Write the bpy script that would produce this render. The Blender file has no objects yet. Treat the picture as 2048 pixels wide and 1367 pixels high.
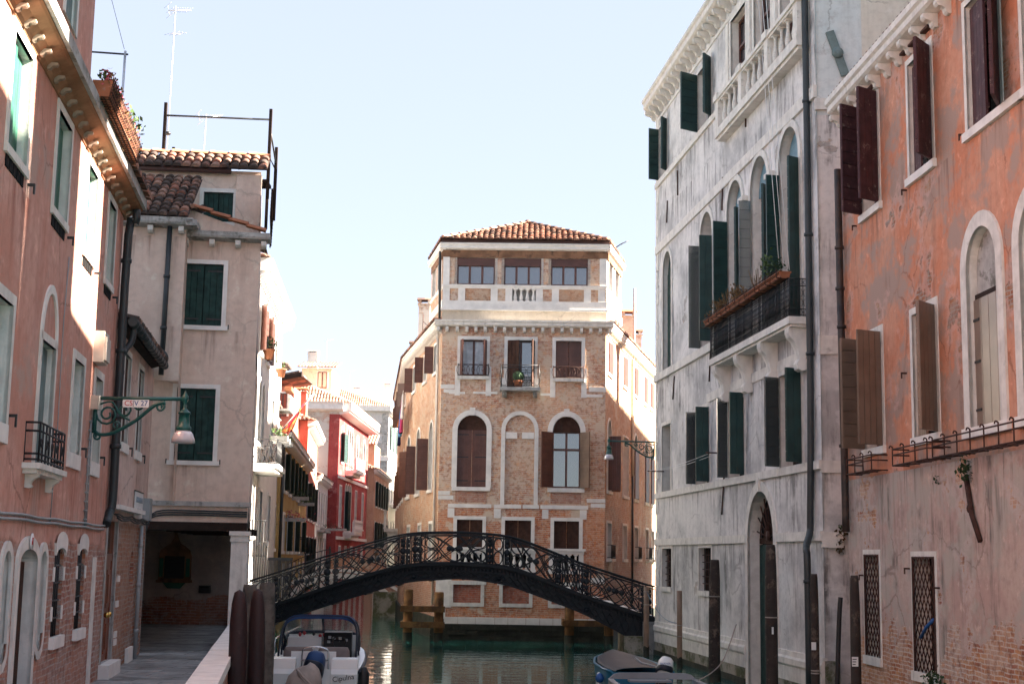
import bpy, math, random
from mathutils import Matrix, Vector
R=math.radians; PI=math.pi
rnd=random.Random(7)
SC=bpy.context.scene
# ---------------------------------------------------------------- camera, world, sun, exposure
FPX=2844.4; CX,CY=1024.0,683.5; EYE=3.0
TH=math.atan(429.5/FPX); RO=R(0.95)
cam=bpy.data.objects.new('camera',bpy.data.cameras.new('camera')); SC.collection.objects.link(cam)
cam.data.sensor_width=36.0; cam.data.lens=36.0*FPX/2048.0; cam.data.clip_end=2000; cam.data.clip_start=.1
cam.location=(0,0,EYE)
cam.rotation_euler=(Matrix.Rotation(PI/2+TH,3,'X')@Matrix.Rotation(RO,3,'Z')).to_euler()
SC.camera=cam
SUN_AZ=R(90.5); SUN_EL=R(31)          # azimuth from +Y (view) towards +X
W=bpy.data.worlds.new("World"); SC.world=W; W.use_nodes=True
wn=W.node_tree; bg=wn.nodes['Background']
sky=wn.nodes.new('ShaderNodeTexSky'); sky.sky_type='NISHITA'; sky.sun_disc=False
sky.sun_elevation=SUN_EL; sky.sun_rotation=SUN_AZ; sky.altitude=600; sky.air_density=.9; sky.dust_density=.25; sky.ozone_density=1.0
hs=wn.nodes.new('ShaderNodeHueSaturation'); hs.inputs['Saturation'].default_value=.85; hs.inputs['Hue'].default_value=.522; hs.inputs['Value'].default_value=.40; wn.links.new(sky.outputs[0],hs.inputs['Color']); 
veil=wn.nodes.new('ShaderNodeMix'); veil.data_type='RGBA'; veil.inputs[0].default_value=.80; veil.inputs[7].default_value=(.535,.595,.685,1)   # thin even high haze
wn.links.new(hs.outputs[0],veil.inputs[6]); wn.links.new(veil.outputs[2],bg.inputs[0]); bg.inputs[1].default_value=0.12
sl=bpy.data.lights.new('sun','SUN'); sl.energy=4.4; sl.angle=R(.5); sl.color=(1,.90,.76)
sun=bpy.data.objects.new('sun',sl); SC.collection.objects.link(sun); sun.location=(60,-10,40)
sdir=Vector((math.sin(SUN_AZ)*math.cos(SUN_EL),math.cos(SUN_AZ)*math.cos(SUN_EL),math.sin(SUN_EL)))
sun.rotation_euler=sdir.to_track_quat('Z','Y').to_euler()
SC.view_settings.view_transform='Standard'; SC.view_settings.look='None'; SC.view_settings.gamma=1
SC.view_settings.exposure=3.55
SC.cycles.max_bounces=12; SC.cycles.diffuse_bounces=10; SC.cycles.glossy_bounces=3; SC.cycles.transparent_max_bounces=6

# ---------------------------------------------------------------- node materials
def NT(name):
    m=bpy.data.materials.new(name); m.use_nodes=True
    return m,m.node_tree,m.node_tree.nodes['Principled BSDF']
def nd(nt,t,ins=None,**at):
    n=nt.nodes.new('ShaderNode'+t)
    for k,v in at.items(): setattr(n,k,v)
    for k,v in (ins or {}).items():
        if isinstance(v,bpy.types.NodeSocket): nt.links.new(v,n.inputs[k])
        else: n.inputs[k].default_value=v
    return n
def c4(c): return (c[0],c[1],c[2],1)
def uvs(nt,sx=1,sy=1,ox=0,oy=0):
    n=nd(nt,'UVMap'); n.uv_map='UV'
    m=nd(nt,'Mapping',{'Vector':n.outputs[0],'Scale':(sx,sy,1),'Location':(ox,oy,0)}); return m.outputs[0]
def noise(nt,vec,scale,detail=5,rough=.55,dist=0):
    return nd(nt,'TexNoise',{'Vector':vec,'Scale':scale,'Detail':detail,'Roughness':rough,'Distortion':dist}).outputs[0]
def sstep(nt,fac,a,b,lo=0,hi=1):
    return nd(nt,'MapRange',{'Value':fac,'From Min':a,'From Max':b,'To Min':lo,'To Max':hi},interpolation_type='SMOOTHSTEP').outputs[0]
def mix(nt,f,a,b,mode='MIX'):
    n=nd(nt,'Mix',data_type='RGBA',blend_type=mode)
    for i,v in ((0,f),(6,a),(7,b)):
        if isinstance(v,bpy.types.NodeSocket): nt.links.new(v,n.inputs[i])
        else: n.inputs[i].default_value=v if i==0 else c4(v)
    return n.outputs[2]
def mth(nt,op,a,b=0):
    n=nd(nt,'Math',operation=op)
    for i,v in ((0,a),(1,b)):
        if isinstance(v,bpy.types.NodeSocket): nt.links.new(v,n.inputs[i])
        else: n.inputs[i].default_value=v
    return n.outputs[0]
def bump(nt,b,h,strength=.4,dist=.02):
    n=nd(nt,'Bump',{'Height':h,'Strength':strength,'Distance':dist}); nt.links.new(n.outputs[0],b.inputs['Normal'])
def brickcol(nt,vec,c1,c2,mo,w=.25,h=.072,mort=.011,wear=.35):
    wob=nd(nt,'TexNoise',{'Vector':vec,'Scale':3.0,'Detail':4}).outputs[1]
    v2=nd(nt,'VectorMath',{0:vec,1:nd(nt,'VectorMath',{0:wob,1:(.10,.075,0)},operation='MULTIPLY').outputs[0]},operation='ADD').outputs[0]
    b=nd(nt,'TexBrick',{'Vector':v2,'Color1':c4(c1),'Color2':c4(c2),'Mortar':c4(mo),'Scale':1,'Mortar Size':mort,'Mortar Smooth':.2,'Bias':0,'Brick Width':w,'Row Height':h})
    b.offset=.5
    n1=noise(nt,vec,1.1,6,.65); col=mix(nt,sstep(nt,n1,.42,.62,0,wear*1.6),b.outputs[0],mo)
    n2=noise(nt,vec,7,3); col=mix(nt,sstep(nt,n2,.47,.66,0,.6),col,tuple(x*.5 for x in c1))
    n4=noise(nt,vec,4.2,6,.75); col=mix(nt,sstep(nt,n4,.53,.60,0,.55),col,mo)
    n5=noise(nt,vec,5.1,2); col=mix(nt,sstep(nt,n5,.56,.68,0,.6),col,(c2[0]*1.08,c2[1]*.8,c2[2]*.55))
    n3=noise(nt,vec,.35,3); col=mix(nt,sstep(nt,n3,.4,.65,0,.35),col,tuple(min(1,x*1.25) for x in c2))
    return col,b.outputs[1]
def plaster(name,base,alt,grey=None,ga=.5,gs=.9,streak=0,sc=(.06,.055,.05),line=None,soft=.6,peel=None,b1=(.33,.11,.07),b2=(.42,.2,.12),bm=(.42,.38,.34),moss=None,rough=.9,seed=0,gsoft=.03,chip=.28,drips=None,crack=.5,fine=.22):
    m,nt,b=NT(name); v=uvs(nt,1,1,seed*3.7,0); vz=nd(nt,'SeparateXYZ',{0:uvs(nt)}).outputs[1]
    col=mix(nt,sstep(nt,noise(nt,v,.55,6,.62),.40,.60),base,alt)
    col=mix(nt,sstep(nt,noise(nt,v,7,4,.6),.42,.72,0,.42),col,tuple(x*.72 for x in base))
    col=mix(nt,sstep(nt,noise(nt,v,3.1,6,.7),.55,.68,0,chip),col,tuple(min(.85,x*1.35+.03) for x in alt))
    gr=noise(nt,v,60,2)
    vst=nd(nt,'VectorMath',{0:v,1:(6,.45,1)},operation='MULTIPLY').outputs[0]
    st=noise(nt,vst,1,5,.65)
    col=mix(nt,sstep(nt,st,.44,.68,0,fine),col,tuple(x*.72 for x in base))
    if grey:
        col=mix(nt,sstep(nt,noise(nt,v,gs,9,.68),1-ga-.045-gsoft,1-ga+gsoft),col,grey)
    if streak:
        vs2=nd(nt,'VectorMath',{0:v,1:(3.2,.30,1)},operation='MULTIPLY').outputs[0]
        k=mth(nt,'MULTIPLY',sstep(nt,noise(nt,vs2,1,7,.7),.46,.64),sstep(nt,noise(nt,v,.6,5,.65),.45,.60))
        col=mix(nt,mth(nt,'MULTIPLY',k,streak),col,sc)
    if drips:
        vs3=nd(nt,'VectorMath',{0:v,1:(3.6,.24,1)},operation='MULTIPLY').outputs[0]; dn=sstep(nt,noise(nt,vs3,1,6,.7),.51,.66); w_=None
        for z0,ln in drips:
            q=mth(nt,'MULTIPLY',sstep(nt,vz,z0-ln,z0-.05),mth(nt,'LESS_THAN',vz,z0)); w_=q if w_ is None else mth(nt,'MAXIMUM',w_,q)
        col=mix(nt,mth(nt,'MULTIPLY',mth(nt,'MULTIPLY',dn,w_),.75),col,sc)
    if crack:
        wv=nd(nt,'VectorMath',{0:v,1:nd(nt,'VectorMath',{0:nd(nt,'TexNoise',{'Vector':v,'Scale':1.6,'Detail':6,'Roughness':.7}).outputs[1],1:(.5,.5,0)},operation='MULTIPLY').outputs[0]},operation='ADD').outputs[0]
        ck=nd(nt,'TexVoronoi',{'Vector':wv,'Scale':.55},feature='DISTANCE_TO_EDGE').outputs[0]
        k=mth(nt,'MULTIPLY',sstep(nt,ck,.011,.003),sstep(nt,noise(nt,v,.5,3),.46,.56)); col=mix(nt,mth(nt,'MULTIPLY',k,crack),col,tuple(x*.35 for x in base))
    if moss:
        k=mth(nt,'MULTIPLY',sstep(nt,vz,moss[0]+.9,moss[0]),sstep(nt,st,.3,.6)); col=mix(nt,mth(nt,'MULTIPLY',k,.85),col,moss[1])
    hgt=mth(nt,'MULTIPLY',gr,.5)
    if line is not None or peel:
        bc,bf=brickcol(nt,v,b1,b2,bm)
        n=noise(nt,v,.8,9,.7); msk=None
        if line is not None:
            e=mth(nt,'ADD',mth(nt,'SUBTRACT',line,vz),mth(nt,'MULTIPLY',mth(nt,'SUBTRACT',n,.5),soft*5))
            msk=sstep(nt,e,-.05,.05)
        if peel:
            p=sstep(nt,noise(nt,v,.62,10,.66),1-peel,1-peel+.025)
            msk=p if msk is None else mth(nt,'MAXIMUM',msk,p)
            if True:
                edge=sstep(nt,noise(nt,v,.62,10,.66),1-peel-.05,1-peel-.01,0,.5); col=mix(nt,edge,col,tuple(min(.8,x*.6+.25) for x in base))
        col=mix(nt,msk,col,bc)
        hgt=mth(nt,'SUBTRACT',hgt,mth(nt,'MULTIPLY',msk,mth(nt,'ADD',bf,.8)))
    nt.links.new(col,b.inputs['Base Color']); b.inputs['Roughness'].default_value=rough; b.inputs['Specular IOR Level'].default_value=.2
    bump(nt,b,hgt,.5,.02); return m
def brickmat(name,c1,c2,mo,wear=.35,patch=None,pa=.4,low=None,lowz=4.8,seed=0):
    m,nt,b=NT(name); v=uvs(nt,1,1,seed*5.3,seed); vz=nd(nt,'SeparateXYZ',{0:uvs(nt)}).outputs[1]
    col,bf=brickcol(nt,v,c1,c2,mo,wear=wear)
    if low:
        c2_,_=brickcol(nt,v,low[0],low[1],low[2],wear=.15)
        e=mth(nt,'ADD',mth(nt,'SUBTRACT',lowz,vz),mth(nt,'MULTIPLY',mth(nt,'SUBTRACT',noise(nt,v,.9,6),.5),1.6))
        col=mix(nt,sstep(nt,e,-.12,.12),col,c2_)
    if patch: col=mix(nt,sstep(nt,noise(nt,v,.7,8,.7),1-pa-.02,1-pa+.04),col,patch)
    nt.links.new(col,b.inputs['Base Color']); b.inputs['Roughness'].default_value=.70; b.inputs['Specular IOR Level'].default_value=.15
    bump(nt,b,mth(nt,'SUBTRACT',mth(nt,'MULTIPLY',noise(nt,v,25,3),.5),bf),.6,.015); return m
def flat(name,c,rough=.6,var=.3,scale=4,dirt=None,da=.45,metal=0,spec=.4,obj=False,bs=.15,streak=0):
    m,nt,b=NT(name)
    v=nd(nt,'TexCoord').outputs['Object'] if obj else uvs(nt)
    col=mix(nt,sstep(nt,noise(nt,v,scale,5,.6),.35,.68),c,tuple(x*(1-var) for x in c))
    if dirt: col=mix(nt,sstep(nt,noise(nt,v,scale*.7,8,.72),1-da-.05,1-da+.06,0,.85),col,dirt)
    if streak:
        vs=nd(nt,'VectorMath',{0:v,1:((9,9,.5) if obj else (7,.6,7))},operation='MULTIPLY').outputs[0]
        col=mix(nt,sstep(nt,noise(nt,vs,1,6,.68),.5,.72,0,streak),col,(.05,.045,.04))
    nt.links.new(col,b.inputs['Base Color']); b.inputs['Roughness'].default_value=rough; b.inputs['Metallic'].default_value=metal; b.inputs['Specular IOR Level'].default_value=spec
    if bs: bump(nt,b,noise(nt,v,scale*9,3),bs,.01)
    return m
def tilemat(name,c1,c2,dark,da=.45):
    m,nt,b=NT(name); v=uvs(nt)
    g=nd(nt,'VectorMath',{0:v},operation='FLOOR').outputs[0]
    wv=nd(nt,'TexWhiteNoise',{'Vector':g},noise_dimensions='3D').outputs[0]
    col=mix(nt,wv,c1,c2); o=nd(nt,'TexCoord').outputs['Object']
    wv2=nd(nt,'TexWhiteNoise',{'Vector':nd(nt,'VectorMath',{0:g,1:(7.3,3.1,0)},operation='ADD').outputs[0]},noise_dimensions='3D').outputs[0]
    k=mth(nt,'ADD',noise(nt,o,3,8,.7),mth(nt,'MULTIPLY',mth(nt,'SUBTRACT',wv2,.5),.25))
    col=mix(nt,sstep(nt,k,1-da-.08,1-da+.1,0,.9),col,dark)
    nt.links.new(col,b.inputs['Base Color']); b.inputs['Roughness'].default_value=.9; b.inputs['Specular IOR Level'].default_value=.2
    bump(nt,b,noise(nt,o,30,4),.4,.01); return m
M={}
M['red_plaster']=plaster('red_plaster',(.56,.275,.21),(.61,.36,.295),grey=(.46,.32,.27),ga=.39,gsoft=.05,chip=.5,drips=[(6.6,1.2),(4.0,.9),(8.1,.8),(3.7,.7)],streak=.25,sc=(.30,.10,.07),line=3.05,soft=.12,b1=(.30,.11,.08),b2=(.42,.22,.16),bm=(.44,.37,.33),seed=1)
M['pink_plaster']=plaster('pink_plaster',(.69,.53,.44),(.73,.59,.50),grey=(.58,.45,.38),ga=.37,gsoft=.10,chip=.4,crack=.28,fine=.14,drips=[(9.0,.9),(7.25,1.0),(4.65,.8),(9.8,.7)],streak=.25,sc=(.30,.2,.16),seed=2)
M['leanto_plaster']=plaster('leanto_plaster',(.60,.43,.37),(.68,.53,.47),grey=(.4,.3,.28),ga=.36,streak=.5,sc=(.28,.17,.13),line=3.45,soft=.05,b1=(.27,.10,.06),b2=(.36,.19,.12),bm=(.34,.31,.28),seed=3)
M['white_plaster']=plaster('white_plaster',(.75,.725,.705),(.82,.80,.775),grey=(.43,.425,.425),ga=.46,gs=.55,gsoft=.11,streak=.8,fine=.04,sc=(.09,.085,.08),drips=[(17.9,1.0),(15.2,1.2),(14.2,2.2),(12.95,1.0),(8.7,1.5),(8.05,1.1),(4.9,1.3),(3.4,.9)],peel=.36,b1=(.40,.38,.36),b2=(.43,.40,.38),bm=(.41,.39,.37),seed=4)
M['orange_plaster']=plaster('orange_plaster',(.60,.235,.135),(.60,.31,.21),grey=(.40,.28,.23),ga=.45,gs=.8,streak=.5,sc=(.2,.12,.09),chip=.6,drips=[(12.1,1.0),(9.58,1.3),(5.0,.6)],line=4.05,soft=.34,peel=.41,b1=(.30,.105,.06),b2=(.40,.22,.13),bm=(.38,.33,.29),seed=5)
M['orange_base']=plaster('orange_base',(.48,.335,.295),(.53,.41,.36),grey=(.44,.38,.34),ga=.46,gs=.9,streak=.8,sc=(.10,.09,.08),chip=.6,drips=[(4.62,1.9)],line=1.75,soft=.85,peel=.42,b1=(.30,.095,.055),b2=(.48,.26,.14),bm=(.55,.49,.44),seed=6)
M['blue_white_plaster']=plaster('blue_white_plaster',(.60,.66,.67),(.66,.69,.68),grey=(.45,.46,.46),ga=.33,streak=.4,sc=(.2,.2,.2),seed=7)
M['cream_plaster']=plaster('cream_plaster',(.66,.62,.54),(.68,.65,.58),seed=8)
M['bright_plaster']=plaster('bright_plaster',(.68,.66,.63),(.72,.70,.67),streak=.2,sc=(.4,.38,.36),seed=9)
M['front_brick']=brickmat('front_brick',(.47,.16,.085),(.61,.41,.28),(.60,.50,.41),wear=.5,patch=(.62,.50,.39),pa=.43,low=((.46,.135,.065),(.58,.26,.13),(.56,.42,.33)),lowz=4.75)
M['side_brick']=brickmat('side_brick',(.40,.17,.09),(.50,.30,.19),(.50,.40,.31),wear=.5,patch=(.53,.43,.33),pa=.42,low=((.30,.10,.06),(.38,.2,.13),(.4,.34,.29)),lowz=4.2,seed=2)
M['red_brick']=brickmat('red_brick',(.36,.10,.065),(.44,.15,.10),(.36,.25,.2),wear=.1,seed=3)
M['bright_brick']=brickmat('bright_brick',(.45,.27,.19),(.55,.40,.31),(.58,.52,.46),wear=.6,patch=(.62,.58,.53),pa=.53,seed=4)
M['dark_brick']=brickmat('dark_brick',(.32,.12,.085),(.44,.22,.15),(.42,.36,.31),wear=.3,seed=5)
M['stone']=flat('stone',(.75,.72,.67),.85,.2,3,dirt=(.36,.34,.31),da=.36,spec=.2,bs=.3,streak=.25)
M['clean_stone']=flat('clean_stone',(.80,.77,.73),.85,.15,3,dirt=(.48,.45,.42),da=.30,spec=.2,bs=.2)
M['grey_stone']=flat('grey_stone',(.46,.45,.43),.9,.3,3,dirt=(.14,.14,.12),da=.42,spec=.2,bs=.4,streak=.4)
M['soffit']=flat('soffit',(.38,.21,.125),.95,.4,2,dirt=(.25,.12,.07),da=.4,spec=.1)
M['tan_stone']=flat('tan_stone',(.40,.32,.25),.9,.3,3,dirt=(.22,.15,.11),da=.4,spec=.15)
M['quay']=flat('quay',(.05,.048,.035),.7,.5,2,dirt=(.02,.022,.014),da=.5,spec=.3,bs=.6)
M['algae_stone']=flat('algae_stone',(.34,.31,.26),.85,.3,1.6,dirt=(.07,.08,.03),da=.5,spec=.2,bs=.5)
M['blue_lunette']=flat('blue_lunette',(.17,.30,.37),.5,.35,2,dirt=(.08,.12,.14),da=.4,spec=.3)
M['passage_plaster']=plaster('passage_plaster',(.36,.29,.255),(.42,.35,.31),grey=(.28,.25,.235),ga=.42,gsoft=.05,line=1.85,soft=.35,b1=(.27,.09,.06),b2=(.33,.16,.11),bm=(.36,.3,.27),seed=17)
M['paving']=plaster('paving',(.20,.195,.19),(.27,.26,.25),grey=(.13,.13,.13),ga=.4,rough=.75,seed=11)
def pavemat():
    m,nt,b=NT('pavement_slabs'); v=uvs(nt,1,1,.3,.1)
    t=nd(nt,'TexBrick',{'Vector':v,'Color1':(.25,.245,.24,1),'Color2':(.40,.39,.38,1),'Mortar':(.07,.068,.065,1),'Scale':1,'Mortar Size':.009,'Mortar Smooth':.3,'Brick Width':.95,'Row Height':.43})
    col=mix(nt,sstep(nt,noise(nt,v,2.2,7,.7),.44,.62,0,.6),t.outputs[0],(.12,.118,.115)); col=mix(nt,sstep(nt,noise(nt,v,.8,8,.7),.55,.6,0,.6),col,(.09,.088,.085))
    nt.links.new(col,b.inputs['Base Color']); nt.links.new(sstep(nt,noise(nt,v,1.5,5),.35,.65,.45,.85),b.inputs['Roughness']); bump(nt,b,mth(nt,'SUBTRACT',mth(nt,'MULTIPLY',noise(nt,v,14,4),.4),t.outputs[1]),.5,.012); return m
M['pavement_slabs']=pavemat()
M['green_shutter']=flat('green_shutter',(.018,.052,.048),.42,.35,3,spec=.45,bs=.05)
M['old_green']=flat('old_green',(.025,.062,.055),.75,.5,5,dirt=(.16,.17,.15),da=.33,spec=.2,streak=.3)
M['bright_green']=flat('bright_green',(.03,.13,.085),.55,.3,3,spec=.35)
M['pale_green']=flat('pale_green',(.17,.23,.23),.7,.3,3,spec=.2)
M['glossy_shutter']=flat('glossy_shutter',(.10,.115,.115),.16,.15,2,spec=1.0,bs=.03)
M['glossy_shutter'].node_tree.nodes['Principled BSDF'].inputs['IOR'].default_value=2.3
M['brown_shutter']=flat('brown_shutter',(.115,.045,.033),.42,.3,3,spec=.45,bs=.05)
M['taupe_shutter']=flat('taupe_shutter',(.20,.135,.10),.30,.25,2,spec=.5,bs=.04)
M['plum_shutter']=flat('plum_shutter',(.075,.028,.032),.6,.4,5,dirt=(.26,.19,.16),da=.40,spec=.3)
M['old_wood']=flat('old_wood',(.07,.035,.025),.8,.4,4,dirt=(.25,.17,.12),da=.28,spec=.15,streak=.5)
M['door_wood']=flat('door_wood',(.20,.055,.022),.4,.3,3,spec=.45)
M['beam_wood']=flat('beam_wood',(.27,.145,.085),.8,.5,2,dirt=(.06,.035,.025),da=.42,spec=.2,bs=.4)
M['dark_beam']=flat('dark_beam',(.035,.022,.018),.85,.4,3,spec=.2,bs=.4)
M['pile_wood']=flat('pile_wood',(.25,.125,.05),.8,.5,2.5,dirt=(.10,.055,.03),da=.45,spec=.2,bs=.5,streak=.6,obj=True)
M['pole_dark']=flat('pole_dark',(.045,.033,.028),.75,.4,3,dirt=(.15,.11,.085),da=.4,spec=.3,bs=.5,streak=.6,obj=True)
M['pole_red']=flat('pole_red',(.026,.010,.011),.6,.45,3,dirt=(.07,.04,.037),da=.36,spec=.35,bs=.4,streak=.6,obj=True)
M['pole_grey']=flat('pole_grey',(.12,.11,.10),.85,.5,5,dirt=(.05,.045,.04),da=.45,spec=.2,streak=.7,obj=True)
M['pole_tan']=flat('pole_tan',(.25,.165,.115),.6,.2,3,spec=.3,obj=True)
M['iron']=flat('iron',(.018,.018,.02),.45,.3,6,spec=.5,bs=.1,obj=True)
M['bridge_iron']=flat('bridge_iron',(.009,.013,.018),.5,.35,3,dirt=(.025,.022,.02),da=.30,spec=.3,bs=.25,obj=True)
M['rust']=flat('rust',(.075,.036,.028),.8,.4,8,spec=.25,obj=True)
M['pipe_dark']=flat('pipe_dark',(.03,.038,.042),.45,.3,3,spec=.45,obj=True)
M['pipe_brown']=flat('pipe_brown',(.06,.037,.030),.5,.3,3,dirt=(.02,.018,.018),da=.5,spec=.4,obj=True)
M['pipe_grey']=flat('pipe_grey',(.34,.36,.37),.5,.2,3,spec=.4,obj=True)
M['pipe_cream']=flat('pipe_cream',(.55,.50,.43),.5,.2,3,spec=.4,obj=True)
M['lamp_green']=flat('lamp_green',(.008,.085,.075),.35,.25,4,spec=.55,bs=0,obj=True)
M['tile']=tilemat('tile',(.27,.115,.075),(.37,.21,.15),(.06,.045,.04),.48)
M['tile_dark']=tilemat('tile_dark',(.28,.12,.085),(.33,.21,.16),(.05,.045,.042),.55)
M['tile_bright']=tilemat('tile_bright',(.50,.27,.19),(.60,.40,.30),(.22,.15,.11),.3)
M['terracotta']=flat('terracotta',(.36,.14,.075),.8,.25,5,dirt=(.30,.21,.17),da=.35,spec=.2,obj=True)
M['fascia']=flat('fascia',(.11,.06,.055),.6,.3,3,spec=.3)
M['white_paint']=flat('white_paint',(.75,.75,.74),.5,.08,3,spec=.4,bs=0)
M['gelcoat']=flat('gelcoat',(.76,.76,.75),.25,.06,2,spec=.5,bs=0,obj=True)
M['navy']=flat('navy',(.012,.05,.16),.6,.25,4,spec=.35,bs=.1,obj=True)
M['navy_dark']=flat('navy_dark',(.012,.016,.03),.5,.25,4,spec=.4,bs=.1,obj=True)
M['boat_blue']=flat('boat_blue',(.018,.15,.26),.35,.2,4,spec=.5,bs=0,obj=True)
M['boat_grey']=flat('boat_grey',(.22,.24,.26),.4,.12,3,spec=.45,bs=0,obj=True)
M['black_rubber']=flat('black_rubber',(.015,.015,.016),.5,.2,5,spec=.4,bs=0,obj=True)
M['seat_grey']=flat('seat_grey',(.20,.16,.15),.7,.15,5,spec=.3,bs=.1,obj=True)
M['cloth']=flat('cloth',(.36,.31,.28),.9,.3,3,spec=.1,bs=.3,obj=True)
M['chrome']=flat('chrome',(.6,.6,.6),.2,.1,3,metal=1,bs=0,obj=True)
M['brass']=flat('brass',(.65,.42,.12),.25,.1,3,metal=1,bs=0,obj=True)
M['alu']=flat('alu',(.55,.57,.6),.4,.1,3,metal=.7,bs=0,obj=True)
M['red_palace']=plaster('red_palace',(.28,.045,.045),(.33,.07,.065),grey=(.40,.16,.15),ga=.38,streak=.2,sc=(.3,.03,.03),seed=12)
M['coral']=plaster('coral',(.38,.12,.085),(.42,.16,.12),streak=.2,sc=(.3,.06,.04),seed=13)
M['ochre']=plaster('ochre',(.44,.29,.10),(.48,.35,.16),grey=(.40,.33,.2),ga=.3,streak=.3,sc=(.2,.14,.06),seed=14)
M['salmon']=plaster('salmon',(.50,.28,.19),(.55,.34,.25),streak=.3,sc=(.2,.12,.09),seed=15)
M['cream_far']=plaster('cream_far',(.62,.53,.42),(.66,.58,.48),seed=16)
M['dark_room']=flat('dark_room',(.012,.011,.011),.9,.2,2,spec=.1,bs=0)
M['ceramic']=flat('ceramic',(.8,.8,.8),.35,.05,3,spec=.5,bs=0)
M['leaf']=flat('leaf',(.07,.12,.03),.6,.5,3,spec=.3,bs=0,obj=True)
M['leaf_dark']=flat('leaf_dark',(.03,.065,.022),.6,.5,3,spec=.3,bs=0,obj=True)
M['leaf_dry']=flat('leaf_dry',(.22,.13,.06),.8,.5,5,spec=.2,bs=0,obj=True)
M['dry_weed']=flat('dry_weed',(.085,.06,.035),.9,.5,5,spec=.1,bs=0,obj=True)
M['blossom']=flat('blossom',(.55,.12,.16),.7,.5,6,spec=.2,bs=0,obj=True)
M['cactus']=flat('cactus',(.07,.12,.06),.7,.4,8,spec=.2,obj=True)
M['text_black']=flat('text_black',(.03,.03,.035),.6,.1,3,bs=0,obj=True)
M['text_blue']=flat('text_blue',(.02,.09,.28),.6,.1,3,bs=0,obj=True)
M['text_red']=flat('text_red',(.5,.05,.06),.6,.1,3,bs=0,obj=True)
M['text_grey']=flat('text_grey',(.30,.36,.42),.6,.1,3,bs=0,obj=True)
M['curtain']=flat('curtain',(.62,.66,.70),.9,.25,4,spec=.1,bs=0)
M['flag_red']=flat('flag_red',(.42,.04,.06),.8,.2,3,spec=.1,bs=0)
M['flag_gold']=flat('flag_gold',(.65,.36,.10),.8,.3,8,spec=.1,bs=0)
for k,c in dict(cloth_blue=(.02,.06,.25),cloth_navy=(.01,.015,.05),cloth_pink=(.55,.08,.22),cloth_white=(.7,.7,.72),cloth_orange=(.7,.2,.05),cloth_sky=(.15,.35,.6)).items(): M[k]=flat(k,c,.9,.2,6,spec=.1,bs=0,obj=True)
def glassmat():
    m,nt,b=NT('window_glass'); v=uvs(nt)
    nt.links.new(mix(nt,noise(nt,v,1.5,3),(.03,.035,.04),(.07,.08,.09)),b.inputs['Base Color'])
    b.inputs['Roughness'].default_value=.03; b.inputs['Specular IOR Level'].default_value=1.0; b.inputs['IOR'].default_value=1.9
    bump(nt,b,noise(nt,v,.8,0),.04,.02); return m
M['glass']=glassmat()
def clearmat(name,col,alpha):
    m,nt,b=NT(name); b.inputs['Base Color'].default_value=c4(col); b.inputs['Roughness'].default_value=.08; b.inputs['Alpha'].default_value=alpha; return m
M['clear_vinyl']=clearmat('clear_vinyl',(.2,.23,.26),.3)
def lampglass():
    m,nt,b=NT('lamp_glass'); v=nd(nt,'TexCoord').outputs['Object']
    nt.links.new(mix(nt,noise(nt,v,6,3),(.75,.68,.70),(.6,.55,.58)),b.inputs['Base Color'])
    b.inputs['Roughness'].default_value=.2; b.inputs['Transmission Weight'].default_value=.25; return m
M['lamp_glass']=lampglass()
def watermat():
    m,nt,b=NT('canal_water'); v=nd(nt,'TexCoord').outputs['Object']
    b.inputs['Base Color'].default_value=(.02,.12,.10,1); b.inputs['Roughness'].default_value=.02; b.inputs['IOR'].default_value=1.33; b.inputs['Specular IOR Level'].default_value=.62
    a=nd(nt,'VectorMath',{0:v,1:(.55,1.5,1)},operation='MULTIPLY').outputs[0]
    h=mth(nt,'ADD',mth(nt,'MULTIPLY',noise(nt,a,1.0,3,.5,.4),1.0),mth(nt,'MULTIPLY',noise(nt,a,4.2,3,.5,.3),.25))
    bump(nt,b,h,.22,.055); return m
M['water']=watermat()
# ---------------------------------------------------------------- camera mathematics: a pixel of the picture becomes a point on a wall
def _axes():
    c,s=math.cos(TH),math.sin(TH); cr,sr=math.cos(RO),math.sin(RO)
    R0=Vector((1,0,0)); U0=Vector((0,-s,c)); return cr*R0+sr*U0,-sr*R0+cr*U0,Vector((0,c,s))
AR,AU,AF=_axes()
def ray(u,v): return AR*((u-CX)/FPX)+AU*((CY-v)/FPX)+AF
def atY(u,v,Y): d=ray(u,v); t=Y/d.y; return Vector((d.x*t,Y,EYE+d.z*t))
def atz(u,v,z): d=ray(u,v); t=(z-EYE)/d.z; return Vector((d.x*t,d.y*t,z))
# ---------------------------------------------------------------- objects
COL=SC.collection; WM={}
def link(o,parent=None,mw=None):
    COL.objects.link(o); mw=mw or Matrix.Identity(4)
    if parent is not None:
        o.parent=parent; o.matrix_parent_inverse=WM[parent.name].inverted()
    o.matrix_basis=mw; WM[o.name]=mw; return o
def tag(o,label=None,cat=None,group=None,kind=None):
    for k,v in (('label',label),('category',cat),('group',group),('kind',kind)):
        if v: o[k]=v
    return o
def thing(name,label,cat,loc=(0,0,0),group=None,rz=0):
    o=bpy.data.objects.new(name,None); o.empty_display_size=.3
    link(o,None,Matrix.Translation(Vector(loc))@Matrix.Rotation(rz,4,'Z')); return tag(o,label,cat,group)
def inst(mesh,name,parent,mw): return link(bpy.data.objects.new(name,mesh),parent,mw)
def copy_thing(root,mw,label=None):
    """copy of a thing with copies of its parts and sub-parts"""
    def cp(o,par,m):
        c=o.copy(); COL.objects.link(c)
        if par is not None: c.parent=par
        else: c.matrix_basis=m; WM[c.name]=m
        for ch in o.children: cp(ch,c,None)
        return c
    c=cp(root,None,mw)
    if label: c['label']=label
    return c
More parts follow.
